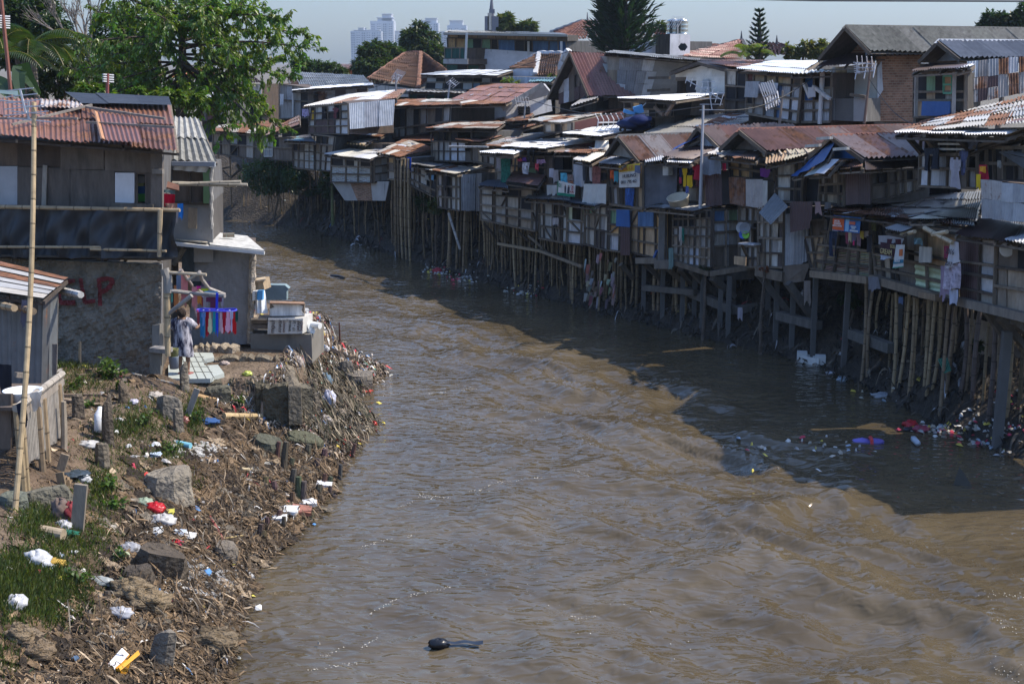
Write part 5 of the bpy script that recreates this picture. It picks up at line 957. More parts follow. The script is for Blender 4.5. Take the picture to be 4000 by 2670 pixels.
for a, b, Y, c in (((540, 545), (742, 590), 29.5, (.5, .48, .44)), ((-60, 670), (132, 712), 27.6, (.34, .25, .15)), ((130, 690), (305, 742), 27.6, (.22, .16, .1))): mb = MB(); mb.pole(Hp('A', *a, Y + 1.2), Hp('A', *b, Y - .4), .085, c); h.add('bamboo_rafter', mb)
mb = MB(); mb.bar(Hp('A', 140, 1322, 28), Hp('A', 255, 1330, 28.2), .12, .1, (.2, .17, .14), 'wood'); h.add('stub_beam', mb)
# bamboo fence of the washing deck
g = thing('bamboo_fence', 'grey split-bamboo screen with top rail hung with a cream cloth', 'fence', V((-8.6, 25, 1.6)))
a0, a1 = atY(*rp('B', 150, 330), 23.3), atY(*rp('B', 572, 22), 26.4); dn = V((0, 0, -1.12)); mb = MB()
for k in range(30):
 p = a0.lerp(a1, (k + .5) / 30.5 * .94 + .05); w_ = .052; l = 1.12 + R.uniform(-.05, .05); c = R.choice([(.30, .27, .23), (.25, .22, .19), (.34, .3, .255)]); d = (a1 - a0).normalized(); o = V((d.y, -d.x, 0)) * .03
 mb.tube([p - V((0, 0, .02)), p + V((0, 0, -l))], w_ * .62, c, 'bamboo', 6)
mb.build('slats', g)
mb = MB(); mb.pole(a0 - V((0, 0, .02)), a1, .075, (.33, .29, .24)); mb.bar(a0.lerp(a1, .05) - V((0, 0, .17)), a1 - V((0, 0, .15)), .06, .12, (.27, .23, .19), 'wood'); mb.build('rail', g)
for x, y, Y, y2 in ((150, 300, 23.4, 1140), (185, 330, 23.5, 1140), (392, 250, 24.9, 940), (340, 300, 24.5, 920), (530, 120, 26.0, 640)):
 p = atY(*rp('B', x, y), Y); q = V((p.x + .02, p.y, gh(p.x, p.y) - .1)); mb = MB(); mb.pole(p, q, .07, [c * .9 for c in R.choice(BAMB)]); mb.build('post', g)
mb = MB(); mb.slab(*[atY(*rp('B', x, y), Y) for x, y, Y in ((-200, 200, 24.5), (100, 205, 24), (100, 710, 24), (-200, 715, 24.5))], .05, (.14, .105, .08), 'wood'); mb.build('side_board', g)
mb = MB(); mb.slab(atY(*rp('B', -100, 330), 24), atY(*rp('B', 160, 330), 23.6), atY(*rp('B', 520, 110), 27), atY(*rp('B', -100, 110), 27.5), .06, (.12, .09, .07), 'wood'); mb.build('deck', g)
def lathe(mb, c, prof, col, m, n=20, axis=None):
 Z = (axis or V((0, 0, 1))).normalized(); X = Z.cross(V((0, 1, .001))).normalized(); Y2 = Z.cross(X); o = len(mb.v); k = mb.mi(m); cc = tuple(col) if len(col) == 4 else (*col, 0.)
 for r_, z_ in prof:
  for j in range(n): mb.v.append(c + Z * z_ + X * (r_ * math.cos(6.2832 * j / n)) + Y2 * (r_ * math.sin(6.2832 * j / n)))
 for i in range(len(prof) - 1):
  for j in range(n): mb.f.append((o + i * n + j, o + i * n + (j + 1) % n, o + (i + 1) * n + (j + 1) % n, o + (i + 1) * n + j)); mb.c.append(cc); mb.m.append(k)
p = atY(*rp('B', 215, 270), 24.4); mb = MB(); lathe(mb, p - V((0, 0, .1)), [(.02, 0), (.26, 0), (.33, .28), (.35, .30), (.33, .30), (.25, .05), (.01, .04)], (.75, .76, .77), 'plastic'); o = mb.build('wash_basin', None, p, smooth=True); tag(o, 'round white plastic basin behind the split-bamboo screen', 'basin')
# tall leaning bamboo mast
def yagi(mb, c, bdir, cdir, L, K, el, col=(.5, .5, .52), rows=1):
 bdir = bdir.normalized(); cdir = cdir.normalized(); up = bdir.cross(cdir).normalized()
 mb.bar(c - bdir * L / 2, c + bdir * L / 2, .03, .03, col, 'plain')
 for k in range(K):
  p = c + bdir * (k / (K - 1) - .5) * L; e = el * (.6 + .4 * k / (K - 1)); mb.bar(p - cdir * e / 2, p + cdir * e / 2, .018, .018, col, 'plain')
t = thing('antenna_mast', 'tall leaning bamboo mast with grid aerial in front of the brown roof', 'antenna', GTr('s', 45, 1957))
a = atY(*rp('B', 108, 1180), 22.4); q = atY(*rp('1', 312, 235), 24.6); mb = MB(); mb.pole(V((a.x, a.y, gh(a.x, a.y) - .2)), q, .05, (.40, .30, .175), r2=.04, n=9, bend=.08); mb.build('pole', t)
mb = MB(); c1 = atY(*rp('1', 265, 225), 24.5); yagi(mb, c1 - V((.1, 0, .0)), V((.25, -.2, -1)), V((1, .1, .1)), .42, 5, .75); c2 = atY(*rp('1', 255, 330), 24.5); yagi(mb, c2, V((.15, -.1, -1)), V((1, .1, -.1)), .24, 3, .72); mb.bar(c1, c2, .025, .025, (.5, .5, .5), 'plain'); mb.bar(atY(*rp('1', -20, 215), 24.6), atY(*rp('1', 265, 240), 24.5), .03, .02, (.5, .5, .52), 'plain'); mb.build('aerial', t)
for nm, lab, (r, x0, y0, x1, y1), Y, c, wd in (('antenna_mast', 'thin rusty red mast with aerial bars at the top left corner', ('G', 8, -10, 92, 700), 37, (.25, .1, .07), .05), ('antenna_mast', 'short red pole with small grid aerial over the black ridge sheet', ('G', 790, 540, 768, 740), 37.5, (.25, .08, .07), .045)):
 t = thing(nm, lab, 'antenna', atY(*rp(r, x1, y1), Y)); mb = MB(); mb.tube([atY(*rp(r, x1, y1), Y) - V((0, 0, 1)), atY(*rp(r, x0, y0), Y)], wd, c, 'plain'); mb.build('pole', t); mb = MB()
 for k in range(4 if 'grid' in lab else 6):
  yy = y0 + (5 if 'grid' in lab else 125) + k * 17; mb.bar(atY(*rp(r, x0 - 35 + (0 if 'grid' in lab else 10), yy), Y - .2), atY(*rp(r, x0 + 42 + (0 if 'grid' in lab else 20), yy + 6), Y + .3), .035, .03, (.5, .5, .52), 'plain')
 mb.bar(atY(*rp(r, x0 - 20, y0 + 4), Y), atY(*rp(r, x0 + 10, y0 + 80), Y), .03, .03, (.5, .5, .52), 'plain'); mb.build('aerial', t)
# ---------------------------------------------------------------- platform: floor, low walls, crates
def flat(r, P, z, th, name, lab, cat, col, m, **k):
 Q = [atz(*rp(r, x, y), z) for x, y in P]; mb = MB(); mb.prism(Q, V((0, 0, -th)), col, m); return tag(mb.build(name, None, sum(Q, V()) / len(Q)), lab, cat, **k)
FL = [(135, 1120), (250, 1000), (420, 1000), (540, 1003), (557, 1045), (440, 1068), (470, 1118), (590, 1112), (648, 1190), (560, 1215), (520, 1240), (300, 1242), (135, 1238)]
Q = [atz(*rp('D', x, y), 1.84) for x, y in FL]; mb = MB(); mb.prism(Q, V((0, 0, -.1)), (.40, .43, .40), 'plain'); t = mb.build('tile_floor', None, Q[0]); tag(t, 'broken pale green tiled floor where the person stands', 'floor')
jb = MB(); g0 = [(250, 1000), (420, 1000), (580, 1240), (330, 1240)]
for u in (0, .34, .67, 1): jb.bar(atz(*rp('D', 250 + 170 * u, 1003), 1.846), atz(*rp('D', 330 + 230 * u, 1238), 1.846), .012, .012, (.2, .2, .18), 'plain')
for y in (1040, 1085, 1130, 1180): jb.bar(atz(*rp('D', 240 + (y - 1000) * .3, y), 1.846), atz(*rp('D', 440 + (y - 1000) * .55, y), 1.846), .012, .012, (.2, .2, .18), 'plain')
jb.build('tile_joints', t)
def lowwall(r, P, z, wd, dep, lab, col=(.17, .14, .1), zv=.06):
 Q = [atz(*rp(r, x, y), z) for x, y in P]; mb = MB(); N = 8
 for a, b in zip(Q[:-1], Q[1:]):
  d = (b - a).normalized(); s_ = V((-d.y, d.x, 0)) * wd / 2; vs = []
  for i in range(N + 1):
   p = a.lerp(b, i / N); jz = R.uniform(-zv, zv); js = R.uniform(-.03, .03)
   vs += [p - s_ + V((js, js, -dep)), p - s_ * .95 + V((js, 0, jz - .03)), p + V((0, 0, jz + .02)), p + s_ * .95 + V((js, 0, jz - .03)), p + s_ + V((js, js, -dep))]
  fs = [(i * 5 + j, i * 5 + j + 1, i * 5 + j + 6, i * 5 + j + 5) for i in range(N) for j in range(4)] + [(0, 1, 2, 3, 4), tuple(N * 5 + k for k in (4, 3, 2, 1, 0))]
  mb.add(vs, fs, col, 'rubblewall')
 return tag(mb.build('foundation_wall', None, Q[0]), lab, 'low wall', 'foundation walls of the ruined house')
lowwall('D', [(330, 1275), (620, 1262), (990, 1262), (1010, 1292), (1255, 1300)], 1.72, .35, 1.5, 'mossy front foundation wall with stepped broken top', (.10, .085, .055)); lowwall('D', [(1290, 1310), (1235, 1150), (1180, 1060)], 1.75, .3, .9, 'rounded side foundation wall running back from the river-side corner')
lowwall('D', [(560, 1035), (860, 1030), (1130, 1035)], 1.85, .34, .5, 'long middle foundation kerb behind the bare earth'); lowwall('D', [(880, 1225), (1150, 1210)], 1.75, .25, .4, 'short inner foundation kerb in front of the bare earth'); lowwall('D', [(380, 930), (560, 925), (750, 940)], 1.9, .4, .3, 'flat stone kerb along the foot of the cement shed', (.3, .25, .19)); lowwall('D', [(1310, 1300), (1370, 1340)], 1.45, .5, 1.4, 'leaning foundation stump at the river-side corner', (.13, .115, .085))
PL = [Lp('F', x, y, dy) for x, y, dy in ((1495, 1262, 3.9), (2245, 1270, 3.9), (2235, 1400, 3.9), (1495, 1390, 3.9))]; mb = MB(); mb.prism([PL[0], PL[1], PL[1] + V((.1, 1.6, 0)), PL[0] + V((0, 1.6, 0))], V((0, 0, -.75)), (.2, .185, .16), 'plaster'); tag(mb.build('plinth', None, PL[0]), 'cement plinth under the printed-sheet crate', 'plinth')
# crate wrapped in a printed sheet
t = thing('crate', 'crate wrapped in a white sheet printed with sideways lettering', 'crate', PL[1]); C = LQ('F', [(1712, 1085), (2140, 1070), (2135, 1262), (1705, 1265)], 3.7); mb = MB(); mb.slab(*C, .75, (.56, .54, .5), 'cloth'); mb.build('body', t)
xd = (C[0] - C[3]).normalized(); yd = -(C[1] - C[0]).normalized(); nn = V((0, -1, 0))
for s_, sz, u, tt, col in (('mpuh', .40, .14, .45, (.08, .045, .045)), ('AHASI', .27, .36, .5, (.08, .045, .045)), ('EMARET', .2, .475, .5, (.16, .08, .075)), ('EMBILAN', .19, .64, .42, (.05, .05, .055)), ('17 - 26', .25, .76, .46, (.06, .05, .05)), ('JARAN', .24, .88, .45, (.1, .06, .06)), ('HAD', .26, .97, .5, (.15, .08, .08))):
 text(None, s_, sz * .42, bil(C, u, tt) + V((0, -.012, 0)), xd, (C[0] - C[1]).normalized(), col, t)
t = thing('crate', 'open wooden box with torn white lining stacked on the printed crate', 'crate', Lp('F', 1950, 1060, 3.9)); C = LQ('F', [(1735, 875), (2160, 890), (2155, 1062), (1728, 1055)], 4.0); mb = MB(); mb.slab(*C, .05, (.24, .2, .16), 'wood'); mb.build('back_board', t)
mb = MB(); vs = [(1760, 900), (2080, 890), (2140, 930), (2120, 980), (2165, 1040), (1730, 1045), (1735, 960), (1790, 935)]; Q = LQ('F', vs, 3.93); mb.prism(Q, V((0, .02, 0)), (.68, .68, .67), 'board'); mb.build('torn_lining', t); mb = MB(); mb.slab(*LQ('F', [(1735, 862), (2150, 872), (2165, 895), (1735, 885)], (4.6, 4.6, 3.8, 3.8)), .03, (.3, .17, .1), 'wood'); mb.build('lid', t); mb = MB(); mb.slab(*LQ('F', [(1720, 1055), (2140, 1060), (2140, 1082), (1712, 1078)], (4.4, 4.4, 3.65, 3.65)), .04, (.6, .57, .52), 'board'); mb.build('shelf', t)
t = thing('crate', 'low dark plank box between the cement shed and the printed crate', 'crate', Lp('F', 1600, 1230, 3.9)); mb = MB(); mb.slab(*LQ('F', [(1508, 1075), (1700, 1080), (1700, 1140), (1512, 1140)], 3.9), .6, (.19, .16, .13), 'wood'); mb.slab(*LQ('F', [(1512, 1150), (1700, 1152), (1700, 1208), (1515, 1205)], 3.9), .6, (.16, .135, .11), 'wood'); mb.build('planks', t); mb = MB(); mb.slab(*LQ('F', [(1512, 1030), (1690, 1045), (1700, 1078), (1505, 1078)], (4.8, 4.8, 3.8, 3.8)), .04, (.42, .32, .22), 'wood'); mb.build('lid', t)
t = thing('crate', 'pale wooden crate tilted on top of the white sack', 'crate', Lp('F', 1600, 730, 4.4)); mb = MB(); mb.slab(*LQ('F', [(1522, 610), (1645, 595), (1668, 725), (1525, 738)], 4.3), .5, (.33, .25, .16), 'wood'); mb.build('body', t); mb = MB(); mb.slab(*LQ('F', [(1525, 590), (1680, 562), (1680, 590), (1525, 618)], (4.8, 4.8, 4.2, 4.2)), .04, (.46, .37, .26), 'wood'); mb.build('lid', t)
mb, _ = drape(LQ('F', [(1520, 740), (1668, 728), (1718, 1010), (1560, 1025)], (4.2, 4.2, 4.0, 4.0)), 14, 14, lambda u, v: .09 * math.sin(u * 3.14) + .03 * math.sin(u * 17 + v * 4), (.68, .69, .70), 'cloth'); tag(mb.build('sack', None, Lp('F', 1620, 900, 4.2)), 'white woven sack leaning beside the cement shed corner', 'sack')
t = thing('printed_bag', 'white and blue printed bag at the cement shed corner', 'bag', Lp('F', 1585, 850, 4)); mb = MB(); mb.slab(*LQ('F', [(1522, 742), (1575, 740), (1572, 855), (1522, 855)], 3.9), .1, (.7, .7, .68), 'cloth'); mb.build('white_part', t); mb = MB(); mb.slab(*LQ('F', [(1582, 735), (1648, 730), (1645, 850), (1580, 853)], 3.88), .1, (.1, .32, .6), 'cloth'); mb.build('blue_part', t)
C = LQ('F', [(1545, 742), (1582, 740), (1580, 855), (1545, 855)], 3.85); text(None, 'KALIN', .075, bil(C, .5, .5), (C[0] - C[3]).normalized(), (C[0] - C[1]).normalized(), (.05, .05, .07), t)
for a, b, lab in (((2130, 1130), (2350, 1165), 'upper, longer white pipe sticking out past the printed crate'), ((2130, 1225), (2258, 1228), 'lower, shorter white pipe sticking out past the printed crate'), ((2130, 1160), (2230, 1172), 'middle white pipe with a blunt end past the printed crate')): mb = MB(); mb.tube([Lp('F', *a, 4.3), Lp('F', *b, 4.1)], .085, (.72, .72, .7), 'plastic', 12); tag(mb.build('pipe', None, Lp('F', *a, 4.3)), lab, 'pipe', 'white pipes by the printed crate')
mb = MB(); Q = LQ('F', [(1660, 665), (1920, 670), (1968, 712), (1940, 735), (1940, 850), (1690, 850)], 8.0); mb.prism(Q, V((0, .3, 0)), (.20, .27, .29), 'plaster'); tag(mb.build('broken_wall', None, Q[4]), 'peeling blue-green broken wall behind the torn white box', 'wall')
# drying rack with bamboo post
t = thing('drying_rack', 'crooked bamboo and branch drying rack beside the rubble wall', 'rack', atz(*rp('D', 130, 1370), 1.85)); RY = -1.3
for P, r_, c, m in (([(475, 575), (478, 900), (482, 1400)], .075, (.40, .31, .19), 'bamboo'), ([(445, 470), (485, 580), (490, 760)], .1, (.28, .26, .23), 'wood'), ([(460, 512), (958, 540)], .035, (.42, .35, .25), 'bamboo'), ([(520, 735), (760, 765), (1185, 800)], .045, (.27, .25, .23), 'wood'), ([(642, 478), (720, 590), (800, 700), (905, 760)], .04, (.3, .25, .22), 'wood'), ([(875, 505), (905, 600), (990, 710), (1185, 785)], .042, (.33, .29, .25), 'wood'), ([(735, 605), (860, 528)], .03, (.4, .34, .26), 'wood'), ([(505, 1010), (780, 795)], .05, (.26, .24, .22), 'wood')):
 mb = MB(); Q = [Lp('F', x, y, RY + (.25 * k if len(P) > 2 and y < 800 and x > 600 else 0)) for k, (x, y) in enumerate(P)]
 if len(P) == 3 and m == 'bamboo': mb.pole(Q[0], Q[2] - V((0, 0, .25)), r_, c, n=10)
 else: mb.tube(Q, r_, c, m, 8)
 mb.build('post' if r_ > .07 else 'branch', t)
mb = MB(); mb.bar(Lp('A', 1395, 1085, -.9), Lp('A', 1560, 1100, -.9), .3, .1, (.27, .25, .23), 'wood'); mb.bar(Lp('A', 1430, 1105, -.9), Lp('A', 1430, 1385, -.9), .25, .15, (.2, .18, .15), 'wood'); tag(mb.build('bench', None, Lp('A', 1430, 1385, -.9)), 'short grey plank bench against the rubble wall corner', 'bench')
for pr, lab, y, cols in (([(.02, 0), (.33, 0), (.38, .5), (.40, .52), (.36, .52), (.3, .1)], 'blue-grey plastic bucket by the person, lower of a stacked pair', 1262, (.25, .29, .36)), ([(.02, 0), (.35, 0), (.39, .38), (.41, .4), (.37, .4), (.3, .1)], 'olive plastic bucket stacked in the blue-grey one', 1160, (.22, .22, .08))):
 c = Lp('A', 1598, 1265, -.55) + V((0, 0, 0 if y > 1200 else .24)); mb = MB(); lathe(mb, c, [(a * .3, b * .55) for a, b in pr], cols, 'plastic'); tag(mb.build('bucket', None, c, smooth=True), lab, 'bucket', 'buckets on the tile floor')
# ---------------------------------------------------------------- vegetation
class Leaves:
 """many small folded leaves gathered in numpy for speed"""
 def __init__(s): s.v = []; s.c = []
 def leaf(s, p, d, up, L, w, col):
  side = d.cross(up)
  if side.length < 1e-4: side = V((1, 0, 0))
  side.normalize(); nrm = side.cross(d).normalized(); m = p + d * L * .45 + nrm * L * .06
  s.v += [p, m - side * w / 2, p + d * L - nrm * L * .08, m + side * w / 2]; s.c.append(col)
 def build(s, name, parent, mname='leaf'):
  loc = LOC[parent.name] if parent else V((0, 0, 0)); n = len(s.c); me = bpy.data.meshes.new(name)
  co = (np.array([tuple(x) for x in s.v], np.float32) - np.array(tuple(loc), np.float32)); me.vertices.add(4 * n); me.vertices.foreach_set('co', co.ravel())
  tri = np.arange(n)[:, None] * 4 + np.array([[0, 1, 2, 0, 2, 3]]); me.loops.add(6 * n); me.loops.foreach_set('vertex_index', tri.ravel().astype(np.int32)); me.polygons.add(2 * n)
  me.polygons.foreach_set('loop_start', np.arange(0, 6 * n, 3, dtype=np.int32)); me.polygons.foreach_set('loop_total', np.full(2 * n, 3, np.int32)); me.update(calc_edges=True)
  at = me.attributes.new('col', 'FLOAT_COLOR', 'FACE'); c = np.repeat(np.array([(*x, 0) for x in s.c], np.float32), 2, 0); at.data.foreach_set('color', c.ravel())
  me.materials.append(MATS[mname]); o = bpy.data.objects.new(name, me); COL.objects.link(o); LOC[o.name] = loc
  if parent: o.parent = parent
  return o
def rv():
 while True:
  p = V((R.uniform(-1, 1), R.uniform(-1, 1), R.uniform(-1, 1)))
  if .01 < p.length < 1: return p
def vcol(base, k=.3): q = R.uniform(1 - k, 1 + k); y = R.uniform(-.25, .35); return (base[0] * q * (1 + y * .8), base[1] * q, base[2] * q * (1 - y * .3))
def crown(name, label, cat, base, blobs, n, L, col, group=None, trunk_r=.18, droop=.5, tcol=(.12, .095, .075), ar=.45):
 t = thing(name, label, cat, base, group); c0 = sum((b[0] for b in blobs), V()) / len(blobs); tb = MB(); top = V((c0.x, c0.y, c0.z))
 tb.tube([base - V((0, 0, .3)), base.lerp(top, .5) + V((R.uniform(-.2, .2), 0, 0)), top], [trunk_r, trunk_r * .75, trunk_r * .4], tcol, 'bark', 8)
 for b, r in blobs: tb.tube([base.lerp(top, .55), base.lerp(top, .55).lerp(b, .6) + V((0, 0, -.1)), b], [trunk_r * .5, trunk_r * .3, trunk_r * .12], tcol, 'bark', 6)
 tb.build('trunk', t); lv = Leaves(); vol = sum(r[0] * r[1] * r[2] for _, r in blobs) ** (1 / 1)
 for b, r in blobs:
  k = int(n * (r[0] * r[1] * r[2]) ** .67 / sum((q[0] * q[1] * q[2]) ** .67 for _, q in blobs)); ncl = max(6, k // 14)
  for c in range(ncl):
   d = rv().normalized(); rad = R.uniform(.45, 1.08) ** .6; cc = b + V((d.x * r[0], d.y * r[1], d.z * r[2])) * rad; cs = .28 * (r[0] * r[1] * r[2]) ** (1 / 3); bc = vcol(col, .25)
   for q in range(14):
    p = cc + rv() * cs; dd = (V((d.x, d.y, d.z * .5)) + rv() * .9 + V((0, 0, -droop))).normalized(); lv.leaf(p, dd, V((0, 0, 1)) + rv() * .6, L * R.uniform(.7, 1.3), L * ar * R.uniform(.8, 1.2), vcol(bc, .12))
 lv.build('crown', t); return t
def fp(r, x, y, Y): return atY(*rp(r, x, y), Y)
def blobsY(r, L, Y):
 s_ = Y / FPX / REG[r][2]; return [(fp(r, x, y, Y + dz), (rx * s_, ((rx + ry) / 2) * s_, ry * s_)) for x, y, rx, ry, dz in L]
def gb(r, x, Y, z=2.3): p = fp(r, x, 500, Y); return V((p.x, p.y, z))
# the big leafy tree over the left houses: trunk, limbs and leafy sprays
TY = 47.0; tb_ = gb('G', 1330, TY); bt = thing('leafy_tree', 'big sunlit broad-leaved tree rising behind the brown-roofed shack', 'tree', tb_)
mb = MB(); TR = [(1335, 900), (1325, 700), (1322, 560), (1340, 420), (1335, 250), (1350, 100), (1335, -120)]
mb.tube([tb_ - V((0, 0, .3))] + [fp('G', x, y, TY) for x, y in TR], [.2, .19, .17, .16, .13, .1, .07, .04], (.07, .055, .045), 'bark', 10); mb.build('trunk', bt)
BRS = [((1335, 430), (1560, 440), (1850, 520), .3), ((1340, 360), (1750, 250), (2270, 360), -.5), ((1345, 300), (1800, 160), (2250, 250), .8), ((1345, 220), (1700, 40), (2120, 150), -.8), ((1350, 150), (1600, -30), (1960, 70), .6), ((1330, 470), (1600, 600), (1960, 980), -1.0), ((1330, 480), (1550, 640), (1700, 900), .6), ((1335, 420), (1800, 480), (2150, 580), -.9), ((1335, 400), (1700, 400), (2080, 440), .9), ((1330, 520), (1500, 720), (1660, 980), -.4), ((1330, 470), (1750, 620), (2070, 960), .4),
       ((1340, 380), (1100, 330), (760, 420), .4), ((1335, 300), (1000, 230), (560, 330), -.8), ((1340, 220), (1050, 110), (700, 90), .7), ((1345, 150), (1080, 20), (800, -40), -.5), ((1330, 440), (1130, 520), (640, 640), -.7), ((1330, 500), (1180, 640), (900, 690), .5), ((1330, 470), (1010, 420), (530, 520), .8), ((1330, 540), (1220, 680), (1130, 740), -.6), ((1350, 100), (1250, -60), (1000, -120), .3), ((1340, 260), (1200, 180), (900, 230), 1.2), ((1340, 300), (1480, 200), (1620, 230), 1.4), ((1335, 420), (1420, 520), (1520, 560), 1.5), ((1335, 350), (1250, 300), (1050, 330), -1.5), ((1335, 330), (1500, 320), (1700, 350), -1.6), ((1330, 560), (1450, 760), (1500, 860), .9), ((1335, 180), (1480, 80), (1640, 130), -1.4), ((1340, 120), (1420, 0), (1500, -60), 1.2), ((1330, 500), (1050, 600), (720, 720), -1.3), ((1330, 530), (1400, 620), (1440, 720), -1.5), ((1330, 560), (1250, 720), (1280, 800), 1.0), ((1345, 130), (1440, 60), (1520, 40), -1.5), ((1345, 200), (1420, 150), (1540, 130), -1.8), ((1345, 160), (1240, 60), (1150, 30), -1.6), ((1345, 60), (1380, -20), (1400, -60), -.9), ((1335, 280), (1280, 180), (1180, 120), -2), ((1340, 240), (1600, 120), (1820, 100), -.2), ((1335, 500), (1700, 560), (1900, 700), 1)]
lb = MB(); lv = Leaves()
for a, c, e, dz in BRS:
 A = fp('G', *a, TY); Cc = fp('G', *c, TY + dz * .8); E = fp('G', *e, TY + dz * 1.6); P = []
 for k in range(9): t = k / 8; P.append(A * (1 - t) ** 2 + Cc * 2 * t * (1 - t) + E * t * t)
 lb.tube(P, [.045 * (1 - k / 9) + .01 for k in range(9)], (.075, .06, .048), 'bark', 6, caps=False)
 Ln = (E - A).length; NT = int(Ln / .12)
 for k in range(NT):
  t = .22 + .78 * (k + R.random()) / NT; p = A * (1 - t) ** 2 + Cc * 2 * t * (1 - t) + E * t * t; d0 = (E - A).normalized(); sd = rv(); sd = (sd - d0 * sd.dot(d0) * .6 + d0 * .35 + V((0, 0, .12))).normalized(); tl = R.uniform(.25, .95) * (1.2 - .45 * t); q = p + sd * tl - V((0, 0, .15 * tl)); lb.tube([p, p.lerp(q, .5) + V((0, 0, .04)), q], [.012, .009, .005], (.09, .07, .05), 'bark', 4, caps=False); bc = vcol((.098, .172, .028), .3)
  for j in range(int(17 + tl * 27)):
   u = R.uniform(.15, 1.05); o = p.lerp(q, u) + rv() * .07; dd = (rv() * .8 + sd * .5 + V((0, 0, -.75))).normalized(); lv.leaf(o, dd, V((0, 0, 1)) + rv() * .7, R.uniform(.11, .21), R.uniform(.05, .095), vcol(bc, .15))
lb.build('branches', bt); lv.build('crown', bt)
GT_ = 'trees behind the left houses'
crown('dark_tree', 'tall dark dense tree filling the top left corner', 'tree', gb('G', 150, 62), blobsY('G', [(60, 100, 190, 150, 0), (250, 60, 180, 140, 1), (370, 200, 110, 120, -1), (160, 270, 170, 120, 0), (330, 330, 130, 110, 1), (60, 380, 150, 100, 1)], 62), 9000, .26, (.024, .05, .014), GT_, .35)
crown('shade_tree', 'olive-green bushy tree beneath the dark corner tree', 'tree', gb('G', 420, 55), blobsY('G', [(380, 480, 150, 130, 0), (480, 600, 120, 100, 0), (300, 600, 120, 90, 0), (560, 480, 110, 120, 1)], 55), 4000, .2, (.04, .062, .018), GT_, .2)
crown('shade_tree', 'dark low tree mass just left of the big tree trunk', 'tree', gb('G', 800, 60), blobsY('G', [(700, 420, 170, 150, 0), (900, 560, 190, 140, 0), (1100, 640, 160, 110, 0), (820, 200, 150, 170, 2), (1050, 150, 170, 150, 2), (980, 380, 160, 120, 2), (620, 620, 150, 90, 0)], 60), 9000, .24, (.028, .058, .013), GT_, .25)
crown('bush', 'bright sunlit bush beside the black ridge sheet', 'bush', gb('G', 690, 41), blobsY('G', [(650, 660, 75, 50, 0), (760, 690, 70, 40, 0), (1010, 680, 60, 40, 1), (1240, 700, 120, 40, 0), (1400, 720, 110, 45, 1)], 41), 2600, .17, (.075, .13, .02), None, .08)
t = thing('bare_tree', 'nearly leafless tree with fine pale twigs against the sky', 'tree', gb('G', 640, 57), GT_); mb = MB(); b0 = gb('G', 640, 57)
root = fp('G', 650, 420, 57); mb.tube([b0, root], [.16, .1], (.2, .17, .15), 'bark', 6, caps=False)
def twig(p, d, l, r_, n):
 q = p + d * l; mb.tube([p, q], [r_, r_ * .6], (.2, .17, .145), 'bark', 4, caps=False)
 if n:
  for k in range(3): twig(p.lerp(q, R.uniform(.5, 1)), (d + rv() * .55 + V((0, 0, .12))).normalized(), l * R.uniform(.55, .8), r_ * .6, n - 1)
for d in ((-.5, 0, 1), (-.15, .2, 1), (.25, -.2, 1), (-.8, .1, .7)): twig(root, V(d).normalized(), R.uniform(1.1, 1.5), .06, 4)
mb.build('branches', t)
def palm(r, cx, cy, Y, Lf, n, label, col=(.04, .075, .02), group=None, trunk=True, cat='palm', base=None):
 c = fp(r, cx, cy, Y); b = base or V((c.x, c.y, 2.2)); t = thing('palm', label, cat, b, group); mb = MB(); mb.tube([b, b.lerp(c, .5) + V((.1, 0, 0)), c], [.14, .12, .1], (.2, .17, .14), 'bark', 8); mb.build('trunk', t); lv = Leaves()
 for k in range(n):
  a = 6.2832 * k / n + R.uniform(-.2, .2); e = R.uniform(.1, 1.1); d = V((math.cos(a), math.sin(a), e)).normalized(); N = 26; p = c
  for i in range(N):
   f = i / N; d2 = (d + V((0, 0, -1.5 * f * f))).normalized(); q = p + d2 * Lf / N; s_ = d2.cross(V((0, 0, 1))).normalized(); cc = vcol(col, .25); w_ = Lf * .28 * math.sin(3.14 * min(1, f * .95 + .06)) ** .6
   for sg in (-1, 1): lv.leaf(p, (s_ * sg + d2 * .6 + V((0, 0, -.35))).normalized(), V((0, 0, 1)), w_, .035 + .02 * Lf / 2, cc)
   lv.leaf(p, d2, V((0, 0, 1)), Lf / N * 1.3, .04, (.2, .17, .07)); p = q
 lv.build('fronds', t); return t
palm('G', 235, 320, 52, 2.6, 13, 'feathery coconut palm in front of the dark corner tree', (.03, .055, .018), GT_); palm('G', -60, 420, 50, 2.4, 11, 'coconut palm whose frond tips enter from the left edge', (.03, .055, .018), GT_)
def banana(name, label, P, Y, r, col, wd=.55, base=None):
 c = fp(r, *P[0][0], Y); b = base or V((c.x, c.y, gh(c.x, c.y))); t = thing(name, label, 'plant', b); mb = MB(); mb.tube([b, c], [.1, .06], (.16, .18, .08), 'bark', 8); mb.build('stem', t); lb = MB()
 for path in P:
  Q = [fp(r, x, y, Y + k * .15) for k, (x, y) in enumerate(path)]; N = 10; vs = []
  for i in range(N + 1):
   f = i / N * (len(Q) - 1); k = min(int(f), len(Q) - 2); p = Q[k].lerp(Q[k + 1], f - k); d = (Q[k + 1] - Q[k]).normalized(); s_ = d.cross(V((.3, -1, .4))).normalized() * wd * .5 * math.sin(3.14 * min(.98, .08 + i / N * .92)) ** .5; vs += [p - s_, p + V((0, .05, -.03)), p + s_]
  lb.add(vs, [(i * 3 + j, i * 3 + j + 1, i * 3 + j + 4, i * 3 + j + 3) for i in range(N) for j in (0, 1)], col, 'leaf')
 lb.build('leaves', t); return t
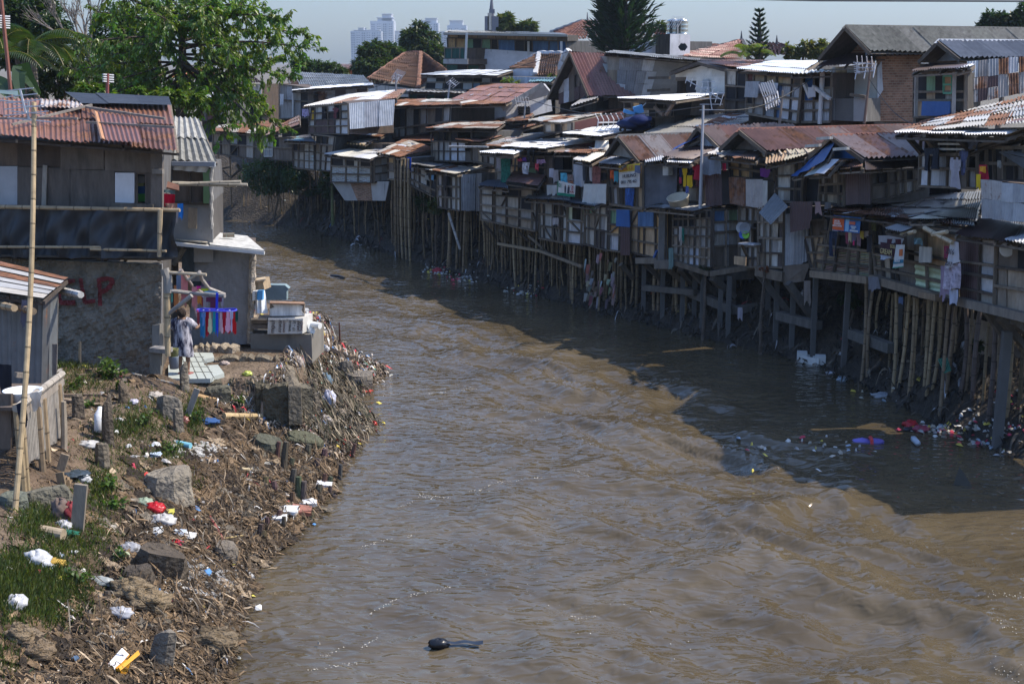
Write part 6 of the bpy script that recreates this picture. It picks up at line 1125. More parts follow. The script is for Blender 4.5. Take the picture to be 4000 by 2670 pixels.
banana('banana_plant', 'banana plant with one long blue-green leaf at the left roof ridge', [[(150, 700), (130, 540), (160, 480), (200, 560), (290, 690)], [(140, 700), (90, 640), (0, 610)], [(60, 700), (20, 620), (-60, 560)]], 44, 'G', (.05, .085, .03), .45)
# far-bank greenery
def bush_on(r, x, y, d, rx, ry, n, L, col, label, name='bush', group=None):
 c = pt(r, x, y, d); s_ = c.y / FPX / REG[r][2]; return crown(name, label, 'bush', V((c.x, c.y, max(0, gh(c.x, c.y)))), [(c, (rx * s_, (rx + ry) / 2 * s_, ry * s_)), (c + V((rx * s_ * .5, 0, -ry * s_ * .3)), (rx * s_ * .6, rx * s_ * .5, ry * s_ * .6))], n, L, col, group, .06)
GB = 'bushes on the far bank'
bush_on('3', 600, 1140, .1, 260, 140, 4500, .2, (.045, .085, .03), 'wide dark green bush on the bank below the far shacks', group=GB); bush_on('3', 840, 1150, .1, 130, 90, 1500, .18, (.04, .08, .028), 'small dark bush under the lattice shack at the river bend', group=GB); bush_on('3', 1120, 1200, .3, 60, 130, 900, .16, (.03, .06, .02), 'straggly climbing bush left of the block house', group=GB); bush_on('3', 930, 1270, .1, 120, 40, 700, .15, (.03, .055, .02), 'low weeds on the mud left of the block house', group=GB)
bush_on('7', 265, 1040, -.1, 70, 70, 700, .16, (.07, .085, .025), 'pale sunlit shrub beside the blue-grey clad shack', group=GB); bush_on('7', 150, 1000, .2, 80, 90, 700, .15, (.028, .05, .018), 'dark shrub behind the bamboo posts', group=GB); bush_on('v', 560, 560, 1.2, 110, 80, 500, .13, (.025, .05, .018), 'dark shrub in shade under the pallet shack', group=GB); bush_on('v', 1850, 1040, 1.0, 60, 50, 300, .12, (.03, .055, .02), 'small weed beside the horizontal bamboo screen', group=GB); bush_on('u', 1030, 420, -.4, 70, 22, 260, .08, (.04, .06, .03), 'trailing plant on the floor beam of the lattice house', group=GB); bush_on('u', 1710, 440, -.4, 60, 25, 200, .07, (.2, .07, .04), 'reddish trailing plant on the floor beam of the tall shack', group=GB)
YB3 = YB(*rp('3', 1100, 1060), .1)[0]; banana('banana_plant', 'young banana plant with bright leaves left of the block house', [[(1165, 1130), (1150, 1060), (1085, 1005)], [(1165, 1130), (1120, 1080), (1050, 1075)], [(1165, 1140), (1130, 1110), (1095, 1120)]], YB3, '3', (.12, .17, .04), .5)
GM = 'mango trees before the skyline'
crown('mango_tree', 'rounded dark mango tree in front of the leftmost tower', 'tree', gb('T', 650, 118), blobsY('T', [(620, 690, 190, 150, 0), (860, 700, 190, 130, 1), (560, 900, 220, 130, -1), (760, 880, 220, 130, 0), (420, 980, 140, 90, 0), (1050, 760, 80, 90, 2)], 118), 9000, .42, (.035, .062, .016), GM, .3)
crown('mango_tree', 'taller pointed mango tree in front of the stepped tower', 'tree', gb('T', 1350, 125), blobsY('T', [(1330, 330, 110, 90, 0), (1230, 480, 180, 120, 0), (1440, 500, 170, 130, 1), (1340, 650, 260, 130, 0), (1130, 420, 90, 60, 1), (1560, 700, 120, 130, 0), (1640, 850, 100, 90, 0), (1420, 800, 200, 120, 1)], 125), 9000, .42, (.035, .06, .018), GM, .3)
crown('bush', 'row of dark bushes behind the dull grey ridged roof', 'bush', gb('3', 1000, 112), blobsY('3', [(900, 140, 80, 60, 0), (1000, 160, 90, 55, 0), (1140, 165, 110, 50, 0), (1240, 190, 60, 40, 0), (850, 110, 50, 30, 0)], 112), 4000, .35, (.035, .065, .018), None, .12)
crown('breadfruit_tree', 'leafy treetop left of the roof mast on the terrace building', 'tree', gb('4', 860, 135), blobsY('4', [(870, 220, 70, 60, 0), (905, 170, 35, 35, 0), (940, 270, 50, 30, 0), (810, 260, 40, 50, 0)], 135), 2200, .5, (.06, .085, .025), 'treetops over the terrace roof', .2); crown('breadfruit_tree', 'smaller treetop farther right over the terrace roof', 'tree', gb('4', 1080, 135), blobsY('4', [(1060, 250, 60, 40, 0), (1110, 245, 45, 45, 0), (1010, 265, 35, 25, 0)], 135), 1500, .5, (.06, .085, .025), 'treetops over the terrace roof', .2)
crown('shade_tree', 'dark round tree behind the green balcony', 'tree', gb('4', 310, 128), blobsY('4', [(300, 510, 40, 60, 0)], 128), 500, .4, (.03, .06, .016), None, .15)
crown('frangipani_tree', 'yellow-green tree right of the small araucaria', 'tree', gb('5', 2200, 88), blobsY('5', [(2080, 590, 80, 50, 0), (2200, 540, 90, 60, 0), (2300, 600, 120, 60, 0), (2050, 650, 70, 40, 0), (2400, 560, 80, 90, 0), (1960, 540, 40, 20, 0)], 88), 2600, .3, (.085, .1, .025), None, .15)
crown('dark_tree', 'feathery dark tree behind the right end of the grey gable roof', 'tree', gb('6', 2100, 85), blobsY('6', [(2000, 200, 60, 70, 0), (2120, 190, 90, 60, 0), (2240, 220, 90, 70, 0), (1950, 290, 100, 45, 0), (2340, 120, 60, 80, 0), (2380, 260, 80, 80, 0)], 85), 5000, .28, (.025, .05, .02), None, .2); crown('bush', 'small bush behind the tank tower', 'bush', gb('5', 520, 125), blobsY('5', [(520, 310, 40, 50, 0), (620, 310, 30, 25, 0)], 125), 500, .45, (.05, .08, .025), None, .1); palm('5', 1530, 640, 84, 1.8, 9, 'young yellow-green palm at the foot of the araucaria', (.11, .15, .03)); crown('bush', 'sunlit bush between the steep gable and the blue awning', 'bush', gb('4', 1310, 84), blobsY('4', [(1310, 740, 40, 45, 0), (920, 750, 80, 18, 0)], 84), 700, .22, (.12, .17, .025), None, .1)
# conifers
def conifer(name, label, r, cx, ytop, ybot, Y, hw, tiers, per, col, up, tuft, nl, ll, gap=1.0, two=None):
 top = fp(r, cx, ytop, Y); bot = fp(r, cx, ybot, Y); b = V((bot.x, bot.y, 2.3)); t = thing(name, label, 'tree', b); mb = MB(); mb.tube([b, bot, top], [.3, .24, .03], (.05, .042, .036), 'bark', 8); s_ = Y / FPX / REG[r][2]; H = top.z - bot.z; lv = Leaves()
 for k in range(tiers):
  f = (k + .5) / tiers; z = top.z - H * f; Lb = hw * s_ * (f ** .8 * .92 + .08) * (1 if k % 2 else .9); n = per; a0 = R.uniform(0, 6.28)
  for j in range(n):
   a = a0 + 6.2832 * j / n + R.uniform(-.25, .25); d = V((math.cos(a), math.sin(a), 0)); L1 = Lb * R.uniform(.75, 1.08); p0 = V((top.x, top.y, z)); N = 7; P = [p0 + d * (L1 * i / N) + V((0, 0, up * L1 * (i / N) ** 2 - .12 * L1 * math.sin(3.14 * i / N))) for i in range(N + 1)]
   mb.tube(P, [.05 * (1 - i / (N + 1)) + .01 for i in range(N + 1)], (.045, .042, .034), 'bark', 4, caps=False)
   for i in range(nl):
    u = R.uniform(.12, 1.02); q = p0 + d * (L1 * u) + V((0, 0, up * L1 * u * u - .12 * L1 * math.sin(3.14 * min(1, u)))); dd = (d * .7 + rv() * tuft + V((0, 0, .45 * (1 if up > 0 else .3)))).normalized(); lv.leaf(q + rv() * ll * .2, dd, rv(), ll * R.uniform(.7, 1.3), ll * .16, vcol(col, .3))
 mb.build('trunk', t); lv.build('crown', t)
conifer('pine_tree', 'huge dark pine with upswept branches cut by the top edge', '4', 1980, -560, 500, 96, 330, 24, 6, (.014, .036, .018), .5, .35, 42, .6)
conifer('pine_tree', 'narrower second pine leader left in the same dark clump', '4', 1850, -350, 480, 97, 210, 18, 5, (.014, .036, .018), .5, .35, 34, .55)
conifer('araucaria_tree', 'small tiered araucaria against the sky with open level branches', '5', 1665, 105, 720, 84, 150, 11, 5, (.022, .045, .026), .45, .25, 60, .22)
# cable across the top right corner
# ---------------------------------------------------------------- washing
def garment(C, kind, col, label, group, m='cloth', cat=None, name=None, fold=.05, nx=12, ny=14, ph=None):
 mb = MB(); ph = ph if ph is not None else R.uniform(0, 6); n = (C[1] - C[0]).cross(C[3] - C[0])
 if n.length < 1e-9: return
 n.normalize(); n = n if n.dot(CAM - C[0]) > 0 else -n; W = (C[1] - C[0]).length; fk = 3 + 9 * W
 def P(u, t): return bil(C, u, t) + n * (fold * (math.sin(u * fk + ph) * (.3 + t) + .5 * math.sin(u * fk * 2.3 + t * 3 + ph)) * min(1, W * 2)) + V((0, 0, .03 * math.sin(u * 7 + ph) * t))
 def keep(u, t):
  if kind == 'shirt': return (t < .42 and (u > t * .15 and u < 1 - t * .15)) or (.2 < u < .8) if t > .04 else .16 < u < .84 and not .42 < u < .58
  if kind == 'pants': return t < .3 or not .42 < u < .58
  if kind == 'dress': return abs(u - .5) < .22 + .3 * t
  if kind == 'rag': return math.sin(u * 9 + ph) * .12 + .9 > t
  return True
 vs = [P(i / nx, j / ny) for j in range(ny + 1) for i in range(nx + 1)]
 fs = [(j * (nx + 1) + i, j * (nx + 1) + i + 1, (j + 1) * (nx + 1) + i + 1, (j + 1) * (nx + 1) + i) for j in range(ny) for i in range(nx) if keep((i + .5) / nx, (j + .5) / ny)]
 mb.add(vs, fs, col, m); mb.smooth = True
 used = sorted({i for f in mb.f for i in f}); mp = {o: k for k, o in enumerate(used)}; mb.v = [mb.v[i] for i in used]; mb.f = [tuple(mp[i] for i in f) for f in mb.f]
 nm = name or {'shirt': 'shirt', 'pants': 'trousers', 'dress': 'dress', 'rag': 'cloth', 'cloth': 'cloth'}[kind]
 return tag(mb.build(nm, None, (C[0] + C[1]) / 2), label, cat or nm, group)
WS_ = 'washing on the far bank'
def gw(r, x0, y0, x1, y1, d, kind, col, label, m='cloth', skew=0, **k):
 C = [pt(r, *q, d) for q in ((x0, y0), (x1, y0 + 2), (x1 + skew, y1), (x0 + skew, y1))]; return garment(C, kind, col, label, WS_, m, **k)
GW = [
 ('7', 888, 560, 932, 692, -.2, 'rag', (.3, .29, .33), 'grey-mauve cloth hanging left of the green sarong'),
 ('7', 932, 572, 1030, 812, -.25, 'cloth', (.02, .14, .11), 'long green patterned sarong beside the white awning post', 'print'),
 ('7', 1112, 598, 1155, 672, -.1, 'rag', (.06, .055, .075), 'dark cloth above the brown awning'),
 ('7', 1158, 610, 1226, 730, -.15, 'pants', (.6, .6, .66), 'white speckled trousers above the brown awning', 'print'),
 ('7', 1195, 475, 1280, 608, -.2, 'pants', (.02, .02, .022), 'black trousers hanging from the dazzling white roof edge'),
 ('7', 1272, 620, 1312, 700, -.1, 'rag', (.5, .05, .08), 'red and white rag above the brown awning', 'print'),
 ('7', 1105, 575, 1150, 606, -.1, 'rag', (.55, .08, .16), 'pink bundle on the balcony bar above the brown awning'),
 ('7', 1150, 560, 1190, 604, -.1, 'rag', (.14, .06, .3), 'purple bundle on the balcony bar above the brown awning'),
 ('7', 1300, 580, 1380, 632, -.1, 'rag', (.35, .2, .3), 'mauve cloth heaped near the top of the tan shack wall', 'print'),
 ('7', 1420, 672, 1468, 762, -.2, 'cloth', (.42, .4, .45), 'pale grey towel on the line left of the colourful towel'),
 ('7', 1470, 688, 1520, 835, -.2, 'rag', (.3, .27, .27), 'grey-brown towel on the line left of the colourful towel'),
 ('7', 1530, 718, 1602, 832, -.25, 'cloth', (.1, .42, .55), 'colourful turquoise and yellow towel above the election banner', 'print'),
 ('7', 1602, 735, 1668, 800, -.25, 'cloth', (.24, .17, .15), 'brown woven cloth right of the colourful towel', 'print'),
 ('7', 1610, 800, 1668, 845, -.28, 'cloth', (.4, .16, .09), 'short rust-orange cloth under the brown woven cloth'),
 ('7', 1408, 842, 1505, 955, -.4, 'rag', (.42, .42, .4), 'pale grey sheet propped left of the election banner'),
 ('7', 1668, 612, 1782, 855, -.2, 'cloth', (.40, .41, .45), 'tall pale sheet beside the dark shirts'),
 ('7', 1756, 632, 1800, 800, -.3, 'shirt', (.05, .06, .08), 'dark blue shirt, leftmost of the row by the tall pale sheet'),
 ('7', 1786, 640, 1826, 862, -.32, 'shirt', (.03, .03, .035), 'long black shirt in the row by the tall pale sheet'),
 ('7', 1826, 655, 1866, 800, -.3, 'shirt', (.5, .5, .55), 'white and grey shirt left of the red batik sarong'),
 ('7', 1856, 650, 1942, 938, -.4, 'cloth', (.26, .11, .1), 'long red batik sarong in front of the big white sheet', 'print'),
 ('7', 1936, 720, 2012, 806, -.35, 'rag', (.015, .015, .018), 'black cloth right of the red batik sarong'),
 ('7', 1935, 825, 1985, 885, -.42, 'cloth', (.13, .03, .06), 'small maroon cloth right of the red batik sarong'),
 ('7', 2038, 690, 2082, 800, -.3, 'rag', (.6, .12, .04), 'red and yellow rag left of the yellow banner', 'print'),
 ('7', 2088, 700, 2134, 822, -.3, 'rag', (.06, .3, .4), 'teal cloth left of the yellow banner'),
 ('7', 2198, 872, 2290, 1052, -.3, 'cloth', (.04, .1, .3), 'blue quilt hanging under the yellow banner', 'print'),
 ('7', 2292, 640, 2349, 718, -.5, 'cloth', (.13, .15, .22), 'slate-blue cloth at the top right of the yellow banner'),
 ('7', 1462, 1175, 1520, 1258, -.35, 'rag', (.36, .33, .33), 'pale knotted rag on the dark doorway of the striped shack'),
 ('7', 340, 735, 378, 900, -.3, 'rag', (.04, .035, .035), 'dark rag on the blue-grey and brown clad shack'),
 ('7', 148, 742, 190, 800, 0, 'rag', (.3, .3, .28), 'pale rags beside the open doorway of the grey hut'), ('7', 225, 738, 246, 800, 0, 'rag', (.14, .3, .5), 'light blue strip of cloth beside the open doorway of the grey hut'),
 ('3', 1862, 972, 1896, 1105, -.1, 'rag', (.02, .09, .5), 'vivid blue cloth on the bamboo balcony'),
 ('3', 890, 530, 950, 610, 0, 'rag', (.4, .35, .55), 'pale lilac cloth at the maroon balcony corner', 'print'), ('3', 980, 545, 1008, 632, 0, 'cloth', (.5, .33, .04), 'mustard cloth on the maroon balcony'),
 ('3', 1070, 520, 1112, 630, 0, 'shirt', (.02, .02, .025), 'black shirt on the maroon balcony'), ('3', 1180, 515, 1222, 618, 0, 'shirt', (.16, .05, .06), 'dark red shirt on the maroon balcony', 'print'),
 ('3', 690, 392, 722, 512, 5.5, 'rag', (.55, .56, .58), 'white cloth strip left of the white porch post'),
 ('8', 915, 540, 958, 690, -.2, 'shirt', (.015, .025, .1), 'navy shirt left of the yellow shirt'), ('8', 955, 530, 1008, 720, -.28, 'shirt', (.62, .42, .02), 'yellow shirt, left one of two on the balcony under the maroon awning'), ('8', 1000, 540, 1060, 700, -.22, 'shirt', (.012, .014, .03), 'black shirt between the yellow cloths'),
 ('8', 1005, 612, 1058, 732, -.26, 'cloth', (.62, .42, .02), 'yellow cloth hem peeping below the black shirt'), ('8', 1060, 492, 1168, 662, -.3, 'shirt', (.42, .02, .05), 'bright red shirt beside the tall aerial mast'), ('8', 1085, 655, 1165, 722, -.2, 'cloth', (.07, .02, .03), 'dark maroon cloth below the bright red shirt'), ('8', 918, 632, 950, 700, -.3, 'rag', (.3, .02, .06), 'crimson rag below the navy shirt'),
 ('8', 1165, 420, 1352, 606, -.3, 'cloth', (.20, .23, .28), 'blue-grey sheet right of the bright red shirt', 'cloth'), ('8', 1356, 488, 1402, 575, -.2, 'rag', (.5, .02, .08), 'red and white cloth right of the blue-grey sheet'), ('8', 985, 722, 1022, 788, -.3, 'cloth', (.08, .11, .3), 'small blue cloth below the yellow shirts'), ('8', 1755, 540, 1852, 628, -.2, 'cloth', (.16, .04, .2), 'purple cloth above the balcony of the tall shack'),
 ('8', 918, 1135, 950, 1300, -.5, 'rag', (.34, .31, .29), 'pale rags on the timber lattice'), ('8', 940, 1150, 975, 1312, -.5, 'rag', (.01, .12, .09), 'green checked cloth on the timber lattice', 'print'),
 ('u', 622, 200, 680, 480, -.5, 'rag', (.13, .2, .19), 'long grey-green strip at the corner of the lattice house'), ('u', 1408, 880, 1465, 1035, .2, 'rag', (.3, .28, .32), 'pale plastic strip caught on the cross beam'),
 ('9', 205, 880, 275, 1025, -.3, 'rag', (.32, .22, .22), 'dusty pink cloth on the rail of the tarp-draped shack'), ('9', 325, 885, 385, 1030, -.2, 'rag', (.12, .12, .13), 'dark grey cloth on the rail of the tarp-draped shack'),
 ('9', 1330, 335, 1482, 560, -.1, 'pants', (.025, .03, .045), 'dark jeans hung upside down on the balcony under the patchwork roof'), ('9', 1592, 430, 1700, 742, -.2, 'shirt', (.36, .34, .38), 'long pale shirt on the balcony under the patchwork roof'), ('9', 1690, 350, 1775, 600, -.15, 'shirt', (.07, .08, .15), 'blue checked shirt on the balcony under the patchwork roof', 'print'),
 ('9', 1780, 245, 1890, 350, .1, 'cloth', (.13, .14, .18), 'slate cloth under the patchwork roof eave'), ('9', 1890, 505, 1978, 655, -.3, 'cloth', (.42, .02, .05), 'red and yellow cloth beside the white pole'), ('9', 1868, 600, 1905, 760, -.4, 'rag', (.6, .42, .02), 'yellow-green cloth over the corrugated balcony corner'), ('9', 1905, 520, 1962, 585, -.34, 'rag', (.62, .3, .03), 'orange cloth fold on the red cloth beside the white pole'),
 ('9', 2075, 460, 2112, 535, .2, 'rag', (.3, .29, .27), 'pale cloth in the dark opening of the nearest tall shack'), ('9', 370, 1180, 440, 1440, -.15, 'pants', (.02, .03, .06), 'dark blue trousers left of the pallet board front'),
 ('9', 520, 1190, 570, 1310, -.1, 'shirt', (.25, .06, .1), 'dark red shirt under the orange and blue poster'), ('9', 552, 1190, 588, 1300, -.12, 'rag', (.55, .5, .35), 'cream cloth under the orange and blue poster'), ('9', 585, 1195, 640, 1300, -.1, 'shirt', (.18, .17, .25), 'slate shirt under the orange and blue poster'), ('9', 600, 1275, 625, 1325, -.14, 'rag', (.6, .03, .16), 'small hot pink cloth under the orange and blue poster'), ('9', 635, 1200, 690, 1330, -.1, 'shirt', (.25, .16, .2), 'mauve shirt under the orange and blue poster'), ('9', 690, 1178, 770, 1250, -.1, 'rag', (.4, .38, .42), 'pale cloth right of the orange and blue poster'), ('9', 738, 1215, 795, 1390, -.12, 'pants', (.03, .03, .04), 'black leggings right of the orange and blue poster'), ('9', 682, 1180, 712, 1260, -.15, 'rag', (.5, .42, .1), 'yellow rag right of the orange and blue poster'), ('9', 800, 1060, 845, 1170, 0, 'cloth', (.13, .14, .06), 'olive cloth behind the bent roof sheet'),
 ('9', 850, 1225, 1130, 1325, -.3, 'rag', (.35, .34, .36), 'pale cloth draped over the line above the dark lettered shirt'), ('9', 950, 1260, 1110, 1330, -.33, 'rag', (.08, .02, .03), 'dark maroon cloth draped beside the pale one'), ('9', 1230, 1250, 1310, 1325, -.1, 'rag', (.2, .35, .45), 'blue and white cloth over the grey window box', 'print'), ('9', 878, 1420, 1010, 1475, -.4, 'rag', (.42, .48, .6), 'white cloth hanging below the dark lettered shirt'), ('9', 1525, 1330, 1580, 1480, -.2, 'rag', (.25, .04, .09), 'crimson cloth behind the long white lettered sheets'),
]
for g in GW: gw(*g[:9], **({'m': g[9]} if len(g) > 9 else {}))
def signcloth(C, name, label, cat, bands, texts, fold=.03, col=(.6, .58, .55), m='cloth'):
 t = thing(name, label, cat, (C[0] + C[1]) / 2, WS_ if cat != 'poster' else None); n = (C[1] - C[0]).cross(C[3] - C[0]).normalized(); n = n if n.dot(CAM - C[0]) > 0 else -n
 mb, _ = drape(C, 16, 12, lambda u, t_: fold * math.sin(u * 13) * (.2 + t_), col, m); mb.build('sheet', t)
 for (u0, v0, u1, v1, c) in bands:
  b, _ = drape([bil(C, u0, v0) + n * .012, bil(C, u1, v0) + n * .012, bil(C, u1, v1) + n * .012, bil(C, u0, v1) + n * .012], 14, 6, lambda u, t_: fold * math.sin((u0 + (u1 - u0) * u) * 13) * (.2 + v0 + (v1 - v0) * t_), c, m); b.build('coloured_band', t)
 for (s_, sz, u, v, c) in texts: text(None, s_, sz, bil(C, u, v) + n * (fold + .02), C[1] - C[0], C[0] - C[3], c, t)
 return t
def Q4(r, P, d): return [pt(r, *p, d) for p in P]
signcloth(Q4('7', [(2135, 645), (2349, 620), (2349, 862), (2135, 868)], -.4), 'banner', 'yellow and white banner lettered with a telephone number', 'banner', [(0, 0, 1, .3, (.62, .44, .05))], [('JUAL CE', .20, .42, .16, (.5, .13, .05)), ('HUBUNGI', .17, .55, .5, (.03, .03, .04)), ('0811 795 462', .16, .52, .76, (.03, .03, .04))])
signcloth(Q4('7', [(1512, 795), (1692, 838), (1688, 965), (1505, 945)], -.45), 'banner', 'white election banner with green foot and two dark portrait figures', 'banner', [(0, .8, 1, 1, (.02, .2, .12)), (0, 0, .06, .8, (.05, .2, .1)), (.38, .3, .5, .78, (.05, .05, .07)), (.6, .3, .7, .78, (.05, .05, .07)), (.41, .18, .47, .3, (.25, .15, .1)), (.62, .18, .68, .3, (.25, .15, .1))], [('01', .22, .2, .3, (.03, .2, .12)), ('OK', .13, .88, .22, (.4, .05, .06)), ('AS', .12, .88, .42, (.4, .05, .06)), ('ROMI', .1, .86, .62, (.4, .05, .06))])
gw('7', 1780, 830, 2012, 1035, -.5, 'cloth', (.55, .55, .53), 'huge white sheet spread over the slack grey awning', skew=-22)
signcloth(Q4('9', [(405, 1018), (690, 1042), (672, 1205), (400, 1172)], -.55), 'poster', 'orange and blue advertising poster under the jumbled roof sheets', 'poster', [(0, .02, .3, .16, (.12, .04, .12)), (0, .2, .42, .95, (.6, .12, .04)), (.48, .05, .62, .95, (.25, .45, .65)), (.58, .3, .82, .5, (.55, .15, .1)), (.66, .82, .95, .93, (.5, .55, .6))], [('PULSA', .07, .15, .09, (.6, .55, .6)), ('DAFTAR', .09, .18, .36, (.8, .7, .65)), ('SEKARANG', .085, .2, .52, (.8, .7, .65)), ('BANYAK UNTUNG', .07, .2, .67, (.8, .7, .65)), ('KAMPUNG', .07, .8, .62, (.6, .65, .7)), ('HEMAT', .07, .8, .72, (.6, .65, .7))], col=(.05, .16, .40), fold=.01)
signcloth(Q4('9', [(885, 1290), (1062, 1318), (1030, 1440), (880, 1420)], -.5), 'shirt', 'dark shirt printed with big cream letters above the bamboo slats', 'shirt', [], [('GREAM', .20, .5, .7, (.5, .42, .2)), ('SOLL', .13, .85, .2, (.5, .42, .2))], col=(.05, .02, .03))
signcloth(Q4('9', [(1045, 1320), (1135, 1318), (1125, 1545), (1012, 1560)], -.55), 'banner', 'narrow white campaign banner with orange and blue print', 'banner', [(.45, .2, .8, .5, (.55, .16, .06)), (.1, .66, .95, .82, (.06, .2, .3)), (0, .96, 1, 1, (.1, .35, .25))], [('PUTRA', .09, .5, .72, (.7, .7, .7))], col=(.55, .56, .56))
signcloth(Q4('v', [(1600, -30), (1685, -10), (1700, 170), (1560, 270)], -.7), 'lettered_sheet', 'upper long white sheet with black year numbers at the shack corner', 'sheet', [], [('2016', .18, .35, .42, (.04, .04, .05)), ('2017', .16, .3, .88, (.04, .04, .05))], col=(.5, .49, .52), fold=.05)
gw('v', 1560, 200, 1700, 470, -.65, 'cloth', (.40, .36, .44), 'lower crumpled mauve-white sheet at the shack corner', skew=-30, m='print'); gw('v', 1500, 230, 1600, 600, -.6, 'rag', (.26, .2, .27), 'mauve-brown translucent sheet beside the lettered white one', skew=-20); gw('v', 1600, 470, 1680, 640, -.62, 'rag', (.4, .42, .52), 'torn bluish tail of plastic below the mauve-white sheet')
gw('v', 1070, 545, 1110, 620, .1, 'rag', (.1, .14, .25), 'blue rag tied on a bamboo stilt'); gw('v', 110, 380, 175, 640, .1, 'rag', (.2, .17, .15), 'grey-brown rags dangling from the floor beam of the tall shack'); gw('v', 760, 340, 860, 500, -.3, 'rag', (.16, .16, .18), 'dark rag bundle knotted over the paired posts')
# rag curtain snagged on the stilts (mid bank)
for k in range(46):
 x = R.uniform(1775, 2090); y = R.uniform(480, 980); d = R.uniform(-.35, .2); c = R.choice([(.26, .22, .18), (.2, .17, .14), (.32, .28, .25), (.14, .12, .1), (.3, .12, .1), (.34, .34, .36)]); h_ = R.uniform(60, 150); w_ = R.uniform(16, 40)
 C = [pt('t', *q, d) for q in ((x, y), (x + w_, y + 4), (x + w_ * .8 - 20, y + h_), (x - 12, y + h_ * .9))]; o = garment(C, 'rag', [q * R.uniform(.7, 1.1) for q in c], 'mud-stained rag snagged in the curtain of rubbish on the mid-bank stilts', 'rags snagged on the stilts', nx=5, ny=6)
# line of washing on the left rack
LW = 'washing on the left drying rack'; RYW = -1.35
def lw(x0, y0, x1, y1, kind, col, label, dy=0., m='cloth', taper=.0, **k):
 C = [Lp('F', x, y, RYW + dy) for x, y in ((x0, y0), (x1, y0), (x1 - (x1 - x0) * taper, y1), (x0 + (x1 - x0) * taper, y1))]; return garment(C, kind, col, label, LW, m, nx=8, ny=12, fold=.03, **k)
for a in [(875, 990, 945, 1300, 'cloth', (.02, .16, .34), 'long deep-blue garment at the left end of the round hanger', 0, 'cloth', .12), (898, 995, 950, 1155, 'shirt', (.12, .26, .55), 'small sky-blue shirt near the left end of the round hanger', -.1), (945, 990, 1000, 1285, 'cloth', (.5, .012, .03), 'red garment next to the small sky-blue shirt', .05, 'cloth', .15), (978, 1000, 1030, 1250, 'dress', (.62, .58, .36), 'cream pleated dress on the round hanger', -.08), (1028, 985, 1080, 1250, 'dress', (.01, .32, .36), 'turquoise dress right of the cream one', -.04), (1072, 1000, 1105, 1290, 'rag', (.02, .06, .55), 'royal-blue narrow garment at the hanger centre', -.1), (1110, 995, 1165, 1245, 'dress', (.60, .38, .42), 'pale dusty-pink dress at the hanger centre', -.06), (1155, 985, 1200, 1250, 'cloth', (.48, .01, .03), 'crimson garment between the two pink dresses', .04, 'cloth', .12), (1190, 990, 1255, 1235, 'dress', (.72, .36, .46), 'brighter pink dress right of the crimson garment', -.1), (1245, 985, 1285, 1225, 'shirt', (.45, .47, .6), 'pale lilac-white top right of the brighter pink dress', -.02), (1225, 985, 1325, 1272, 'rag', (.6, .015, .02), 'big scarlet garment at the right end of the round hanger', .08), (1310, 990, 1348, 1130, 'rag', (.01, .07, .05), 'dark green cloth at the far right end of the round hanger', -.05), (845, 990, 880, 1160, 'rag', (.3, .05, .06), 'dark red cloth at the far left end of the round hanger', .05),
          (960, 815, 1150, 965, 'shirt', (.13, .03, .07), 'maroon shirt on a hanger above the round hanger', .35), (920, 800, 985, 960, 'rag', (.36, .37, .42), 'grey shirt behind the maroon shirt', .5), (1135, 790, 1170, 950, 'rag', (.4, .42, .46), 'pale grey sleeve right of the maroon shirt', .5),
          (650, 515, 735, 930, 'rag', (.55, .19, .19), 'long coral-pink cloth over the left crooked branch', .3), (780, 690, 845, 980, 'rag', (.6, .22, .22), 'shorter coral-pink cloth over the left crooked branch', .25), (700, 640, 780, 950, 'rag', (.13, .13, .075), 'olive-brown cloth between the two coral-pink ones', .45), (590, 545, 650, 760, 'rag', (.16, .2, .27), 'slate-blue jeans at the back of the rack', .7), (560, 670, 620, 1000, 'rag', (.5, .18, .06), 'orange cloth hanging behind the bamboo post', .8), (530, 745, 545, 900, 'rag', (.1, .4, .32), 'mint-green scrap beside the bamboo post', .1), (845, 800, 900, 905, 'rag', (.6, .3, .06), 'orange-gold top on the middle of the rack', .45), (880, 800, 915, 930, 'rag', (.3, .04, .03), 'dark red top on the middle of the rack', .5), (820, 880, 850, 1060, 'rag', (.55, .4, .38), 'striped scarf ends below the shorter coral cloth', .4, 'print'),
          (790, 620, 900, 700, 'rag', (.02, .03, .03), 'black bundle heaped on top of the rack', .5), (830, 680, 890, 720, 'rag', (.65, .02, .28), 'magenta bundle heaped on top of the rack', .4), (860, 710, 985, 735, 'rag', (.45, .5, .03), 'lime-yellow bundle heaped on top of the rack', .42), (900, 620, 1010, 700, 'rag', (.10, .08, .13), 'dark purple bundle heaped on top of the rack', .55), (940, 740, 1100, 790, 'rag', (.2, .38, .5), 'light blue bundle at the right end of the rack', .4), (895, 770, 960, 810, 'rag', (.5, .55, .7), 'pale blue bundle in the middle of the rack', .3)]: lw(*a[:7], *(a[7:]))
t = thing('round_hanger', 'blue plastic round clothes hanger on a blue strap', 'hanger', Lp('F', 1088, 770, RYW), None); mb = MB(); c = Lp('F', 1085, 972, RYW + .05)
mb.tube([c + V((.44 * math.cos(k * .3307), .18 * math.sin(k * .3307), .012 * math.sin(k))) for k in range(20)], .018, (.05, .06, .5), 'plastic', 6); mb.build('ring', t); mb = MB(); mb.bar(Lp('F', 1090, 765, RYW), c, .05, .02, (.02, .05, .6), 'plastic'); mb.bar(c + V((-.44, 0, 0)), c + V((.44, 0, 0)), .02, .02, (.05, .06, .5), 'plastic'); mb.build('strap', t)
